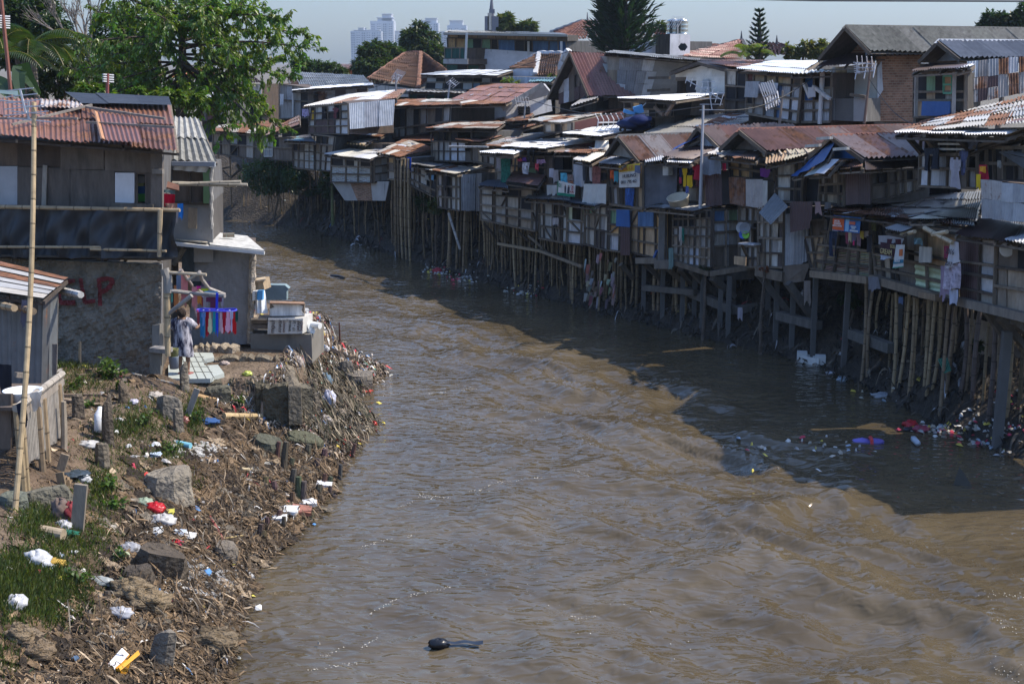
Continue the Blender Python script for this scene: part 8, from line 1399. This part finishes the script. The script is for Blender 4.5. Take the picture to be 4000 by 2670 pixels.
# grass
def grass(spots, name='grass'):
 lv = Leaves()
 for (r, x, y, rx, ry, n, h_) in spots:
  for i in range(n):
   px, py = rp(r, R.gauss(x, rx), R.gauss(y, ry)); p = GT(px, py); lv.leaf(p, (V((R.gauss(0, .45), R.gauss(0, .45), 1))).normalized(), rv(), h_ * R.uniform(.5, 1.3), R.uniform(.008, .02), vcol((.088, .115, .036), .35))
 return tag(lv.build(name, None), kind='stuff')
grass([('C', 150, 700, 260, 120, 3600, .17), ('C', 480, 760, 170, 130, 1700, .15), ('C', 600, 300, 150, 90, 900, .15), ('C', 300, 130, 110, 80, 700, .15), ('C', 300, 930, 220, 90, 900, .14), ('B', 900, 1100, 90, 120, 700, .16), ('B', 1350, 450, 200, 130, 1100, .14), ('B', 1780, 430, 60, 110, 700, .16), ('A', 660, 1220, 120, 45, 1000, .16), ('B', 750, 120, 150, 60, 600, .13), ('B', 1180, 520, 110, 60, 500, .14), ('B', 1560, 760, 110, 50, 400, .13), ('B', 380, 1350, 130, 90, 600, .15), ('C', 60, 1300, 100, 150, 300, .14), ('B', 1750, 1050, 70, 60, 250, .12), ('B', 1000, 650, 160, 120, 700, .1), ('B', 1250, 900, 200, 110, 500, .09), ('B', 900, 1350, 120, 120, 500, .12), ('C', 900, 250, 130, 110, 500, .12), ('C', 200, 480, 160, 60, 900, .15), ('C', 780, 620, 100, 130, 500, .12), ('D', 950, 1500, 90, 40, 200, .12)])
GWD = 'leafy weeds on the left bank'
def weed(r, x, y, rad, n, L, label, col=(.075, .13, .03)):
 p = GTr(r, x, y); t = thing('weed', label, 'weed', p, GWD); mb = MB(); lv = Leaves()
 for k in range(max(4, n // 14)):
  a = R.uniform(0, 6.28); e = p + V((math.cos(a) * rad * R.uniform(.1, .9), math.sin(a) * rad * R.uniform(.1, .9), rad * R.uniform(.3, 1.1))); mb.tube([p - V((0, 0, .04)), p.lerp(e, .5) + V((0, 0, rad * .15)), e], [.012, .009, .005], (.09, .1, .04), 'bark', 4)
  for j in range(14): q = p.lerp(e, R.uniform(.35, 1.05)) + rv() * rad * .18; lv.leaf(q, (rv() + V((0, 0, .15))).normalized(), V((0, 0, 1)) + rv() * .4, L * R.uniform(.6, 1.2), L * .7, vcol(col, .25))
 mb.build('stem', t); lv.build('leaves', t)
for a in (('B', 1010, 80, .42, 170, .13, 'largest broad-leaved weed clump, just below the rubble wall'), ('B', 1130, 200, .28, 80, .1, 'creeping weed beside the small dark stump'), ('B', 700, 160, .28, 80, .09, 'low weed beside the loose planks below the rubble wall'), ('B', 830, 330, .22, 60, .09, 'weed at the foot of the square brick pier'), ('B', 1330, 520, .3, 110, .08, 'weed patch uphill of the blue tube'), ('B', 1790, 480, .3, 110, .09, 'weed beside the blue cloth scrap'), ('B', 1680, 1080, .26, 70, .12, 'dark leafy weed at the right side of the round concrete block'), ('B', 1000, 1130, .3, 90, .11, 'dark weed tuft beside the tall upright plank'), ('B', 1040, 1260, .24, 60, .12, 'broad-leaved weed below the tall upright plank'), ('B', 1570, 760, .26, 70, .09, 'weed below the pale gravel spill'), ('C', 1060, 470, .2, 50, .1, 'bright weed above the dark stake pair'), ('C', 700, 650, .3, 90, .09, 'weed at the edge of the grass patch'), ('D', 770, 1510, .26, 60, .1, 'bright weed growing from the front foundation wall'), ('D', 1130, 1520, .14, 24, .09, 'single bright sprig on the front foundation wall')): weed(*a)
# concrete piers, stones and blocks
def stone(r, x, y, sx, sy, sz, label, col=(.26, .215, .16), name='stone', cat='stone', tilt=(0, 0), rz=.3, group=None, sub=.3):
 p = GTr(r, x, y); mb = MB(); N = 9; vs = []; Z = V((tilt[0], tilt[1], 1)).normalized(); X = Z.cross(V((math.sin(rz), -math.cos(rz), 0))).normalized(); Y2 = Z.cross(X); ph = R.random() * 9
 tx, ty = R.uniform(-.16, .16), R.uniform(-.16, .16)
 for zi, (zf, k) in enumerate(((0, 1.08), (.45, 1.0), (.8, .95), (1, .82), (1.02, .4))):
  for i in range(N): a = 6.2832 * i / N; q = (abs(math.cos(a)) ** 3 + abs(math.sin(a)) ** 3) ** (-1 / 3.); j = k * (1 + .07 * math.sin(a * 3 + ph + zi * .5) + R.uniform(-.085, .085)); zf2 = zf * (1 + tx * math.cos(a) + ty * math.sin(a) + R.uniform(-.05, .05)); vs.append(p + X * (sx / 2 * math.cos(a) * q * j) + Y2 * (sy / 2 * math.sin(a) * q * j) + Z * (sz * (zf2 - sub)))
 mb.add(vs, [(i * N + k, i * N + (k + 1) % N, (i + 1) * N + (k + 1) % N, (i + 1) * N + k) for i in range(4) for k in range(N)] + [tuple(4 * N + k for k in range(N))], [c * .72 for c in col], 'stone'); return tag(mb.build(name, None, p), label, cat, group)
stone('B', 1545, 1120, .92, .75, .62, 'big round-cornered concrete block with pale flat top', (.33, .285, .22), 'concrete_block', 'block'); stone('C', 1450, 560, .9, .6, .62, 'large dark earthy boulder above the grey gravel', (.12, .095, .07), tilt=(.25, -.2)); stone('C', 2075, 430, .42, .36, .34, 'smooth brown stone at the water by the red rod', (.22, .185, .145)); stone('C', 1480, 1400, .34, .3, .62, 'tall grey jagged stone beside the yellow box', (.25, .22, .18), tilt=(.2, -.1), sub=.2); stone('B', 130, 1240, .5, .4, .3, 'greenish stone at the foot of the leaning bamboo mast', (.17, .18, .14)); stone('B', 400, 1215, .9, .35, .36, 'long squared stone right of the leaning bamboo mast', (.2, .185, .14), rz=.5); stone('E', 1650, 1010, .9, .7, .5, 'pale sloping slab at the spur waterline', (.24, .21, .175), tilt=(.3, -.2)); stone('E', 1510, 950, .45, .35, .7, 'upright rag-covered stone on the rubbish spur', (.2, .18, .155)); stone('D', 580, 1440, .6, .45, .45, 'mossy block fallen against the front foundation wall', (.15, .14, .1), tilt=(.2, -.1)); stone('C', 1260, 620, .5, .4, .3, 'muddy lump left of the large dark boulder', (.1, .08, .06)); stone('M', 60, 100, .7, .5, .4, 'dark mossy block under the front foundation wall', (.12, .12, .085), tilt=(.3, -.2)); stone('M', 300, 50, .9, .6, .25, 'flat mossy slab above the shoreline stakes', (.12, .12, .075), tilt=(.3, -.1))
PG = 'old piers standing on the left bank'
for a in (('B', 1000, 680, .22, .2, .95, 'tall dark concrete pier beside the clear plastic bottle', (.15, .12, .09)), ('B', 722, 435, .24, .22, .5, 'squat brown brick pier near the loose planks', (.19, .15, .11)), ('B', 945, 890, .27, .24, .5, 'broken-topped pier above the big tufted slope', (.21, .175, .13)), ('A', 1692, 1475, .2, .2, .62, 'grey concrete post at the edge of the tiled floor', (.25, .215, .165)), ('B', 1135, 290, .2, .2, .42, 'short dark stump among the weeds', (.17, .13, .09)), ('B', 1640, 570, .22, .2, .52, 'pale crumbling pier under the stacked flat stone', (.28, .235, .18)), ('D', 1470, 1560, .3, .25, .5, 'rough grey pier at the river end of the front foundation wall', (.2, .17, .13))): stone(*a[:6], a[6], a[7], 'concrete_pier', 'pier', group=PG, sub=.08)
stone('B', 1555, 430, .5, .42, .44, 'layered grey flat stone stacked on a pier', (.22, .195, .16), sub=.05)
# planks, poles, stakes
def plank(r, a, b, w_, th, label, col=(.24, .19, .14), za=.03, zb=.03, name='plank', cat='plank', group='loose planks on the left bank', m='wood'):
 A = GTr(r, *a) + V((0, 0, za)); B = GTr(r, *b) + V((0, 0, zb)); mb = MB(); mb.bar(A, B, w_, th, col, m); return tag(mb.build(name, None, A), label, cat, group)
plank('B', (545, 235), (925, 225), .14, .05, 'upper dark plank lying below the largest weed clump', (.15, .11, .08)); plank('B', (545, 265), (910, 325), .14, .05, 'lower brown plank lying beside the squat brick pier', (.2, .15, .11)); plank('A', (700, 1345), (920, 1330), .12, .05, 'dark plank close under the rubble wall', (.14, .1, .075)); plank('A', (800, 1300), (990, 1278), .12, .05, 'thin plank highest on the slope under the rubble wall', (.18, .13, .1)); plank('E', (1230, 540), (1650, 720), .1, .1, 'dark straight beam sloping down to the spur waterline', (.05, .04, .035))
def stick(r, x, y, x2, y2, rad, label, col, m='wood', cat='stake', group=None, name='stake', sq=False):
 p = GTr(r, x, y); q = atY(*rp(r, x2, y2), p.y + .03); mb = MB()
 if sq: mb.bar(p - V((0, 0, .1)), q, rad * 1.5, rad * .6, col, m)
 else: mb.tube([p - V((0, 0, .15)), p.lerp(q, .5) + V((R.uniform(-.01, .01), 0, 0)), q], [rad, rad * .95, rad * .75], col, m, 7)
 return tag(mb.build(name, None, p), label, cat, group)
stick('B', 1700, 425, 1810, 160, .085, 'weathered plank leaning beside the stacked flat stone', (.27, .245, .21), cat='plank', name='plank', sq=True); stick('B', 700, 1480, 745, 1035, .14, 'tall upright weathered plank split at the top', (.23, .19, .145), cat='plank', name='plank', sq=True); stick('B', 540, 910, 600, 760, .1, 'short plank leaning near the bamboo screen', (.26, .2, .14), cat='plank', name='plank', sq=True); stick('B', 580, 1070, 545, 925, .09, 'broken board below the short leaning plank', (.22, .16, .1), cat='plank', name='plank', sq=True); stick('B', 585, 720, 583, 275, .065, 'lone bamboo post standing right of the split-bamboo screen', (.3, .25, .19), 'bamboo', 'post', name='bamboo_post'); stick('A', 730, 1245, 735, 1015, .04, 'slim stake in front of the rubble wall', (.33, .24, .15)); stick('A', 750, 1240, 748, 1105, .025, 'short thin stake beside the slim one at the rubble wall', (.33, .24, .15)); stick('E', 1435, 530, 1426, 195, .028, 'rust-brown iron rod standing on the spur', (.09, .04, .03), 'plain', 'rod', name='iron_rod'); stick('E', 410, 1480, 430, 1235, .06, 'pale post stump in front of the mossy foundation wall', (.25, .2, .15)); stick('D', 710, 1470, 705, 1330, .04, 'crooked stick leaning on the front foundation wall', (.25, .17, .11)); stick('C', 1340, 775, 1350, 640, .06, 'brown stake between the two tan sacks', (.15, .11, .075)); stick('C', 985, 820, 985, 720, .06, 'dark stake left of the tan sacks', (.08, .065, .05)); stick('C', 1080, 800, 1080, 705, .045, 'dark stake right next to the tan sacks', (.09, .07, .05)); stick('C', 1110, 670, 1112, 590, .05, 'greenish stake below the bright weed', (.09, .1, .06))
for (r, a, b, rad, lab, cc) in (('B', (1800, 250), (2000, 290), .06, 'orange-brown bamboo length against the mossy foundation wall', (.42, .26, .12)), ('B', (2055, 435), (2420, 450), .07, 'pale yellow bamboo length below the mossy foundation wall', (.5, .36, .19)), ('B', (1215, 45), (1590, 130), .02, 'thin white pipe running down the slope from the rubble wall', (.5, .45, .38)), ('C', (1930, 80), (2075, 325), .028, 'dull red rod slanting into the water', (.3, .08, .07)), ('C', (2050, 275), (2230, 235), .02, 'thin yellow stick at the waterline by the red rod', (.4, .3, .14)), ('B', (2210, 925), (2310, 935), .04, 'short pale bamboo piece on the rubbish slope', (.45, .36, .22)), ('E', (1330, 1450), (1490, 1460), .06, 'tan pipe piece on the rubbish spur', (.36, .3, .22)), ('E', (1350, 1490), (1480, 1500), .05, 'red pipe piece on the rubbish spur', (.45, .08, .07))):
 A = GTr(r, *a) + V((0, 0, .06)); B = GTr(r, *b) + V((0, 0, .05)); mb = MB(); mb.pole(A, B, rad, cc, 'bamboo' if rad > .05 else 'plain', n=9); tag(mb.build('pole', None, A), lab, 'pole', 'loose poles on the left bank')
for (x, y, h_) in ((630, 140, 85), (552, 290, 100), (180, 240, 200), (130, 150, 110), (330, 130, 70), (385, 110, 60), (235, 330, 110), (445, 330, 80), (475, 340, 70), (280, 420, 150), (310, 430, 130), (240, 460, 90), (405, 380, 60), (480, 390, 60), (430, 440, 50), (350, 555, 55), (297, 580, 45), (185, 620, 90), (80, 615, 80), (20, 670, 90), (45, 680, 60), (120, 370, 70), (60, 330, 60), (520, 30, 60), (510, 410, 36), (440, 160, 70), (225, 210, 60), (395, 220, 70), (150, 560, 70), (575, 20, 50)):
 q = GT(*rp('M', x, y)); sx = R.uniform(-10, 22); stick('M', x, y, x + sx, y - h_, R.uniform(.05, .085), 'short rotten stake in the row along the left waterline', [c * R.uniform(.7, 1.2) for c in (.085, .066, .05)], group='rotten stakes along the left waterline')
# single pieces of rubbish
RG = 'rubbish lying on the left bank'
def lump(r, x, y, rx, ry, rz, col, label, name='plastic_bag', cat='bag', m='film', grp=RG, jag=.22, z=.35, water=False):
 p = atz(*rp(r, x, y), 0) if water else GTr(r, x, y); mb = MB(); blob(mb, p + V((0, 0, rz * z)), rx * .85, ry * .85, rz * .75, [c * .74 for c in col], m, jag=jag, n=22); return tag(mb.build(name, None, p, smooth=True), label, cat, grp)
for a in (('C', 335, 490, .24, .2, .2, (.66, .67, .68), 'knotted white carrier bag beside the yellow foam'), ('C', 460, 490, .25, .14, .09, (.55, .36, .08), 'yellow foam piece beside the knotted white bag', 'foam_piece', 'foam', 'cloth'), ('C', 150, 890, .2, .17, .16, (.6, .6, .6), 'white plastic bag alone on the grass'), ('B', 1415, 1300, .22, .17, .15, (.55, .015, .02), 'bright red plastic bag below the round concrete block'), ('B', 1490, 1400, .27, .2, .15, (.6, .58, .56), 'crumpled white bag below the bright red one'), ('B', 1320, 1230, .2, .15, .12, (.35, .42, .3), 'green and white wrapper bag above the bright red one'), ('C', 1600, 300, .17, .12, .08, (.55, .03, .03), 'small red bag near the waterline'), ('C', 1190, 370, .22, .16, .14, (.42, .42, .44), 'clear ice-like plastic bag above the dark boulder'), ('B', 810, 700, .26, .17, .1, (.62, .6, .57), 'clear food box bag by the clear plastic bottle'), ('C', 900, 680, .3, .13, .12, (.4, .42, .4), 'long clear plastic sheet by the weed at the grass edge'), ('C', 1090, 960, .24, .13, .13, (.5, .5, .52), 'clear plastic bag left of the tan sacks'), ('C', 1190, 790, .38, .25, .26, (.33, .25, .155), 'upper tan cloth sack behind the brown stake', 'sack', 'sack', 'sacking'), ('C', 1340, 880, .42, .28, .27, (.36, .27, .165), 'lower tan cloth sack in front of the brown stake', 'sack', 'sack', 'sacking'), ('C', 1960, 1240, .45, .32, .27, (.29, .22, .14), 'muddy tan sack at the water edge', 'sack', 'sack', 'sacking'), ('C', 180, 1200, .24, .2, .2, (.33, .25, .16), 'heaped tan cloth at the bottom left', 'sack', 'sack', 'sacking'), ('C', 340, 1330, .28, .2, .2, (.30, .22, .14), 'larger heaped tan cloth right of the bottom left one', 'sack', 'sack', 'sacking'), ('B', 1420, 240, .2, .2, .1, (.5, .45, .4), 'pale dirty cloth heap above the stacked flat stone', 'cloth_heap', 'cloth', 'cloth'), ('B', 1225, 300, .13, .12, .08, (.55, .52, .6), 'small lilac-white wrapper on the weedy slope', 'wrapper', 'wrapper'), ('B', 580, 1440, .15, .13, .12, (.55, .55, .56), 'shiny clear bag at the foot of the tall upright plank'), ('B', 765, 1020, .16, .13, .12, (.6, .6, .6), 'clear bag caught on top of the tall upright plank'), ('B', 660, 1380, .16, .2, .28, (.3, .05, .06), 'dull red cloth left of the tall upright plank', 'cloth_heap', 'cloth', 'cloth'), ('B', 555, 1360, .18, .2, .3, (.2, .15, .13), 'brown cloth heap left of the dull red one', 'cloth_heap', 'cloth', 'cloth'), ('B', 680, 960, .3, .25, .06, (.05, .07, .09), 'dark blue-grey sheet by the short leaning plank', 'sheet', 'sheet', 'tarp'), ('B', 1915, 470, .28, .2, .08, (.05, .12, .3), 'blue cloth scrap below the mossy foundation wall', 'cloth_heap', 'cloth', 'cloth'), ('B', 540, 1500, .35, .12, .06, (.02, .14, .09), 'green net tangled in the grass', 'net', 'net', 'cloth'), ('B', 1690, 480, .12, .1, .14, (.22, .07, .05), 'dark red bag beside the pale crumbling pier'),
          ('E', 1250, 1030, .2, .16, .3, (.16, .24, .32), 'grey-blue cloth hanging on the rubbish spur', 'cloth_heap', 'cloth', 'cloth'), ('E', 1230, 1130, .18, .14, .14, (.45, .05, .03), 'red bag below the grey-blue cloth on the spur'), ('E', 1290, 1300, .22, .18, .34, (.55, .55, .66), 'tall white bag on the rubbish spur'), ('E', 1225, 1270, .12, .1, .14, (.62, .4, .04), 'yellow packet beside the tall white bag', 'packet', 'packet'), ('E', 1440, 1310, .24, .16, .08, (.5, .2, .2), 'pinkish plastic tray on the rubbish spur'), ('E', 1540, 1310, .2, .2, .14, (.02, .02, .022), 'black bag on the rubbish spur'), ('E', 1545, 1170, .24, .16, .12, (.55, .5, .42), 'beige crumpled box on the rubbish spur'), ('E', 1605, 1100, .14, .1, .1, (.15, .25, .6), 'blue packet on the rubbish spur', 'packet', 'packet'), ('E', 1600, 1200, .13, .1, .08, (.6, .1, .08), 'red packet by the spur waterline', 'packet', 'packet'), ('E', 1845, 1550, .18, .14, .1, (.55, .04, .03), 'scarlet bag at the spur waterline'), ('E', 1640, 1500, .2, .16, .2, (.5, .48, .46), 'grey-white bag at the spur waterline'), ('E', 1240, 1520, .22, .18, .16, (.55, .5, .48), 'cream bag at the foot of the spur'), ('E', 890, 770, .13, .12, .18, (.5, .42, .36), 'pale beige bag beside the side foundation wall'), ('E', 1240, 570, .14, .12, .13, (.6, .6, .62), 'white bag by the dark sloping beam'), ('E', 1210, 545, .07, .06, .1, (.05, .25, .6), 'tiny blue packet by the dark sloping beam', 'packet', 'packet'), ('E', 1420, 1460, .28, .22, .2, (.3, .25, .2), 'tan rag heap at the foot of the spur', 'cloth_heap', 'cloth', 'cloth'), ('E', 1095, 1120, .14, .14, .3, (.3, .25, .2), 'upright sacking bundle on the rubbish spur', 'sack', 'sack', 'sacking'), ('D', 860, 1215, .14, .1, .09, (.55, .6, .12), 'yellow-green bag inside the foundation walls'), ('D', 650, 1115, .14, .1, .08, (.55, .45, .4), 'pale paper scrap inside the foundation walls', 'wrapper', 'wrapper')): lump(*a[:7], a[7], *(a[8:]))
FG = 'rubbish floating by the far bank'
for a in (('w', 1190, 1215, .22, .16, .15, (.5, .02, .03), 'red bag floating at the left end of the rubbish raft'), ('w', 1185, 1255, .2, .15, .08, (.03, .03, .04), 'black bag under the floating red one'), ('w', 1290, 1260, .26, .18, .12, (.35, .06, .1), 'crimson bag right of the floating red one'), ('w', 310, 560, .24, .2, .17, (.4, .42, .7), 'lilac-white bag beside the white foam trough'), ('w', 490, 750, .16, .12, .12, (.45, .55, .65), 'pale blue bag at the shaded water edge'), ('w', 375, 675, .16, .1, .06, (.6, .62, .68), 'white scrap floating near the foam trough'), ('w', 2155, 1345, .3, .16, .1, (.55, .58, .66), 'long white tray on the rubbish raft'), ('w', 905, 915, .34, .16, .12, (.4, .42, .46), 'pale bag snagged at the muddy toe under the pallet shack'), ('w', 1480, 885, .2, .12, .18, (.5, .54, .6), 'white bag among the stilts above the rubbish raft'), ('w', 1555, 390, .3, .2, .3, (.34, .35, .38), 'grey-white sack lodged among the stilts'), ('t', 283, 690, .24, .2, .18, (.5, .03, .05), 'red ball-like bag in the far rubbish raft'), ('t', 785, 720, .34, .24, .2, (.4, .12, .18), 'pinkish bag on the mid-bank mud'), ('t', 1065, 800, .3, .2, .3, (.55, .55, .56), 'white box on the mid-bank mud'), ('t', 1375, 880, .2, .16, .16, (.5, .06, .09), 'red bag by the bamboo stilts at mid bank'), ('t', 35, 490, .32, .16, .12, (.6, .62, .66), 'long white bag at the foot of the clad shack bank'), ('t', 262, 490, .16, .1, .24, (.55, .56, .58), 'upright white bag beside the long bamboo legs'), ('u', 1560, 1050, .35, .28, .25, (.16, .15, .135), 'grey boulder-like bag under the tall shack'), ('u', 1640, 1080, .4, .3, .28, (.19, .175, .155), 'pale boulder-like bag under the tall shack'), ('u', 1690, 1255, .4, .25, .2, (.17, .155, .14), 'rounded grey lump at the water under the tall shack')): lump(*a[:7], a[7], grp=FG, water=True)
p = atz(*rp('w', 750, 1385), 0); t = thing('floating_bag', 'purple swollen bag with a red band floating in the shadow', 'bag', p); mb = MB(); blob(mb, p + V((-.14, 0, .03)), .24, .13, .1, (.16, .13, .45), 'film', jag=.12, n=14); blob(mb, p + V((.2, 0, .03)), .22, .12, .09, (.12, .09, .34), 'film', jag=.08, n=14); mb.smooth = True; mb.build('body', t); mb = MB(); P = [p + V((.08, .14 * math.cos(k * .63), .03 + .11 * math.sin(k * .63))) for k in range(11)]; mb.tube(P, .045, (.5, .03, .04), 'film', 6); mb.build('red_band', t)
t = thing('foam_trough', 'white foam trough floating at the shaded far bank', 'trough', atz(*rp('w', 165, 570), 0)); A = atz(*rp('w', 75, 560), 0); B = atz(*rp('w', 262, 600), 0); mb = MB(); mb.bar(A + V((0, 0, .1)), B + V((0, 0, .1)), .06, .24, (.62, .62, .6), 'plain'); mb.bar(A + V((.1, .4, .1)), B + V((.1, .4, .1)), .06, .2, (.6, .6, .58), 'plain'); mb.build('side', t)
for q in (A, B): mb = MB(); mb.bar(q + V((.04, .03, .14)), q + V((.1, .38, .14)), .3, .3, (.62, .62, .6), 'plain'); mb.build('end', t)
p = atz(*rp('w', 1232, 1375), .02); mb = MB(); lathe(mb, p + V((0, -.3, .05)), [(.005, 0), (.07, .02), (.075, .4), (.03, .5), (.028, .56), (.005, .56)], (.4, .45, .52), 'film', 12, V((.02, 1, .02))); tag(mb.build('bottle', None, p, smooth=True), 'clear bottle floating below the red bag', 'bottle', FG)
p = GTr('B', 912, 600); mb = MB(); lathe(mb, p + V((0, 0, .06)), [(.005, 0), (.1, .02), (.11, .38), (.05, .5), (.045, .55), (.005, .55)], (.6, .61, .63), 'film', 14, V((-.1, .6, .8))); tag(mb.build('bottle', None, p, smooth=True), 'clear plastic bottle propped by the tall dark pier', 'bottle', RG)
p = GTr('B', 1680, 705); mb = MB(); mb.tube([p + V((-.17, .08, .08)), p + V((.17, -.06, .06))], .06, (.22, .5, .6), 'plastic', 14); tag(mb.build('tube', None, p), 'light blue plastic tube above the pale gravel spill', 'tube', RG); p = GTr('B', 480, 1535); mb = MB(); mb.tube([p + V((-.2, .05, .1)), p + V((.2, -.05, .06))], .1, (.34, .27, .18), 'bamboo', 14); tag(mb.build('bamboo_piece', None, p), 'short fat bamboo piece beside the green net', 'bamboo', RG)
for r, x, y, sx, sy, sz, cc, lb in (('M', 330, 470, .38, .25, .07, (.7, .7, .7), 'white foam tray at the stakes, higher of two'), ('M', 448, 350, .3, .2, .08, (.7, .7, .72), 'white foam tray among the upper waterline stakes'), ('M', 300, 525, .36, .24, .12, (.3, .13, .09), 'brown carton by the waterline stakes'), ('M', 215, 520, .36, .3, .08, (.68, .68, .66), 'white plastic dish by the brown carton'), ('M', 155, 575, .26, .18, .09, (.68, .67, .65), 'white box lowest by the waterline stakes'), ('B', 1545, 1315, .2, .14, .03, (.6, .55, .1), 'yellow printed packet beside the bright red bag'), ('B', 1430, 1500, .16, .3, .04, (.55, .56, .56), 'silver wrapper near the waterline litter'), ('C', 1650, 215, .2, .2, .04, (.5, .56, .65), 'white and blue packet near the small red bag'), ('C', 1720, 245, .28, .2, .06, (.58, .56, .52), 'pale flat bag right of the small red bag'), ('B', 1430, 790, .2, .16, .03, (.45, .52, .62), 'bluish paper on the bare slope')): p = GTr(r, x, y); mb = MB(); mb.box(p + V((0, 0, .02)), sx, sy, sz, cc, 'plain', R.uniform(-.5, .5), (R.uniform(-.2, .2), R.uniform(-.3, .1))); mb.box(p + V((0, 0, .02 + sz)), sx * 1.08, sy * 1.08, .015, cc, 'plain', 0, (R.uniform(-.2, .2), R.uniform(-.3, .1))); tag(mb.build('packet', None, p), lb, 'packet', RG)
# yellow box with white lining at the bottom left
p = GTr('C', 1080, 1480); t = thing('yellow_box', 'open yellow cardboard box with grey-white inside', 'box', p); YY = p.y; mb = MB(); C = [atY(*rp('C', *q), YY + dz) for q, dz in (((1120, 1240), .35), ((1182, 1300), .3), ((1020, 1490), -.1), ((948, 1435), -.05))]; mb.slab(*C, .03, (.62, .62, .64), 'plain'); mb.build('lining', t); mb = MB(); mb.slab(*[c + V((0, .05, -.03)) for c in C], .04, (.6, .28, .02), 'plain'); D2 = [atY(*rp('C', *q), YY + dz) for q, dz in (((1090, 1420), -.12), ((1268, 1262), .22), ((1285, 1300), .2), ((1105, 1450), -.14))]; mb.slab(*D2, .1, (.66, .31, .02), 'plain'); E2 = [atY(*rp('C', *q), YY + dz) for q, dz in (((1105, 1450), -.1), ((1200, 1370), .06), ((1160, 1500), .02), ((1115, 1510), -.06))]; mb.slab(*E2, .1, (.55, .25, .02), 'plain'); mb.build('flap', t)
# black bag drifting in the river
p = atz(1718, 2515, 0); t = thing('floating_bag', 'shiny black bag drifting alone in the foreground water', 'bag', p); mb = MB(); blob(mb, p + V((-.02, 0, .01)), .17, .11, .085, (.012, .013, .016), 'film', jag=.1, n=16); mb.smooth = True; mb.build('swollen_end', t); mb = MB(); mb.add([p + V((x, y, .035 + .012 * math.sin(x * 20 + y * 9))) for x in np.linspace(.08, .68, 9) for y in (-.09 + .05 * abs(math.sin(x * 5)), .0, .09 - .04 * abs(math.sin(x * 7)))], [(i * 3 + j, i * 3 + j + 1, i * 3 + j + 4, i * 3 + j + 3) for i in range(8) for j in (0, 1)], (.014, .015, .02), 'film'); mb.smooth = True; mb.build('trailing_sheet', t)
p = atz(*rp('N', 1995, 285), 0); mb = MB(); mb.add([p + V((-.2, 0, 0)), p + V((.18, -.1, 0)), p + V((.1, .15, 0)), p + V((-.08, .02, .42))], [(0, 1, 3), (1, 2, 3), (2, 0, 3)], (.05, .048, .045), 'film'); tag(mb.build('plastic_sheet', None, p), 'grey pointed plastic sheet poking from the shaded water', 'sheet', FG)
p = atz(1316, 1083, .0); mb = MB(); mb.tube([p + V((-.28, .2, .05)), p + V((.1, 0, .04)), p + V((.35, -.15, .0))], [.05, .07, .04], (.02, .02, .022), 'film', 8); tag(mb.build('driftwood', None, p), 'small dark object drifting in midstream', 'driftwood')
p = GT(1500, 1455); t = thing('green_crate', 'green plastic crate tilted among the stilts', 'crate', pt('w', 1530, 600, .4)); mb = MB(); C = [pt('w', x, y, d) for x, y, d in ((1478, 530, .4), (1560, 515, .5), (1600, 640, .3), (1540, 665, .2))]
for k in range(5): mb.bar(C[0].lerp(C[1], k / 4), C[3].lerp(C[2], k / 4), .03, .03, (.05, .2, .14), 'plastic'); mb.bar(C[0].lerp(C[3], k / 4), C[1].lerp(C[2], k / 4), .03, .03, (.05, .2, .14), 'plastic')
mb.build('lattice', t)
# foam on the breaking crests
fm = MB()
for x0, y0, x1, y1, n, j in ((1640, 1935, 1690, 1955, 60, 9), (1690, 1940, 1760, 1946, 30, 3), (1550, 1985, 1650, 1950, 30, 4), (1650, 1540, 1740, 1536, 40, 4), (1800, 1530, 1860, 1518, 40, 6), (1830, 1920, 1940, 1880, 40, 3), (1940, 1880, 2110, 1872, 50, 3), (1400, 2145, 1530, 2100, 50, 4), (1580, 2095, 1610, 2090, 14, 3), (1600, 2330, 1760, 2290, 40, 4), (1430, 2400, 1560, 2340, 40, 4), (1200, 2620, 1400, 2580, 50, 6), (1260, 2560, 1340, 2520, 30, 5), (1400, 2530, 1480, 2480, 30, 4), (2060, 1640, 2180, 1625, 36, 4), (2230, 1850, 2300, 1870, 20, 3), (2150, 1475, 2170, 1478, 14, 3), (2260, 1720, 2330, 1750, 20, 3), (2200, 2400, 2330, 2390, 24, 6), (3850, 2320, 3990, 2340, 40, 14), (3900, 2440, 3990, 2500, 30, 20), (3880, 2590, 3990, 2640, 40, 14), (1900, 2200, 2600, 2500, 40, 120)):
 for i in range(int(n * .7)):
  t = R.random(); p = atz(x0 + (x1 - x0) * t + R.gauss(0, j), y0 + (y1 - y0) * t + R.gauss(0, j * .6), 0); s_ = R.uniform(.003, .011)
  p.z = float(water_h(np.array([p.x]), np.array([p.y]))[0]) + .012; fm.add([p + V((-s_, 0, 0)), p + V((0, -s_, .004)), p + V((s_ * 1.4, 0, 0)), p + V((0, s_ * .8, s_))], [(0, 1, 3), (1, 2, 3), (0, 1, 2)], (.55, .51, .43), 'litter')
tag(fm.build('river_foam'), kind='stuff')
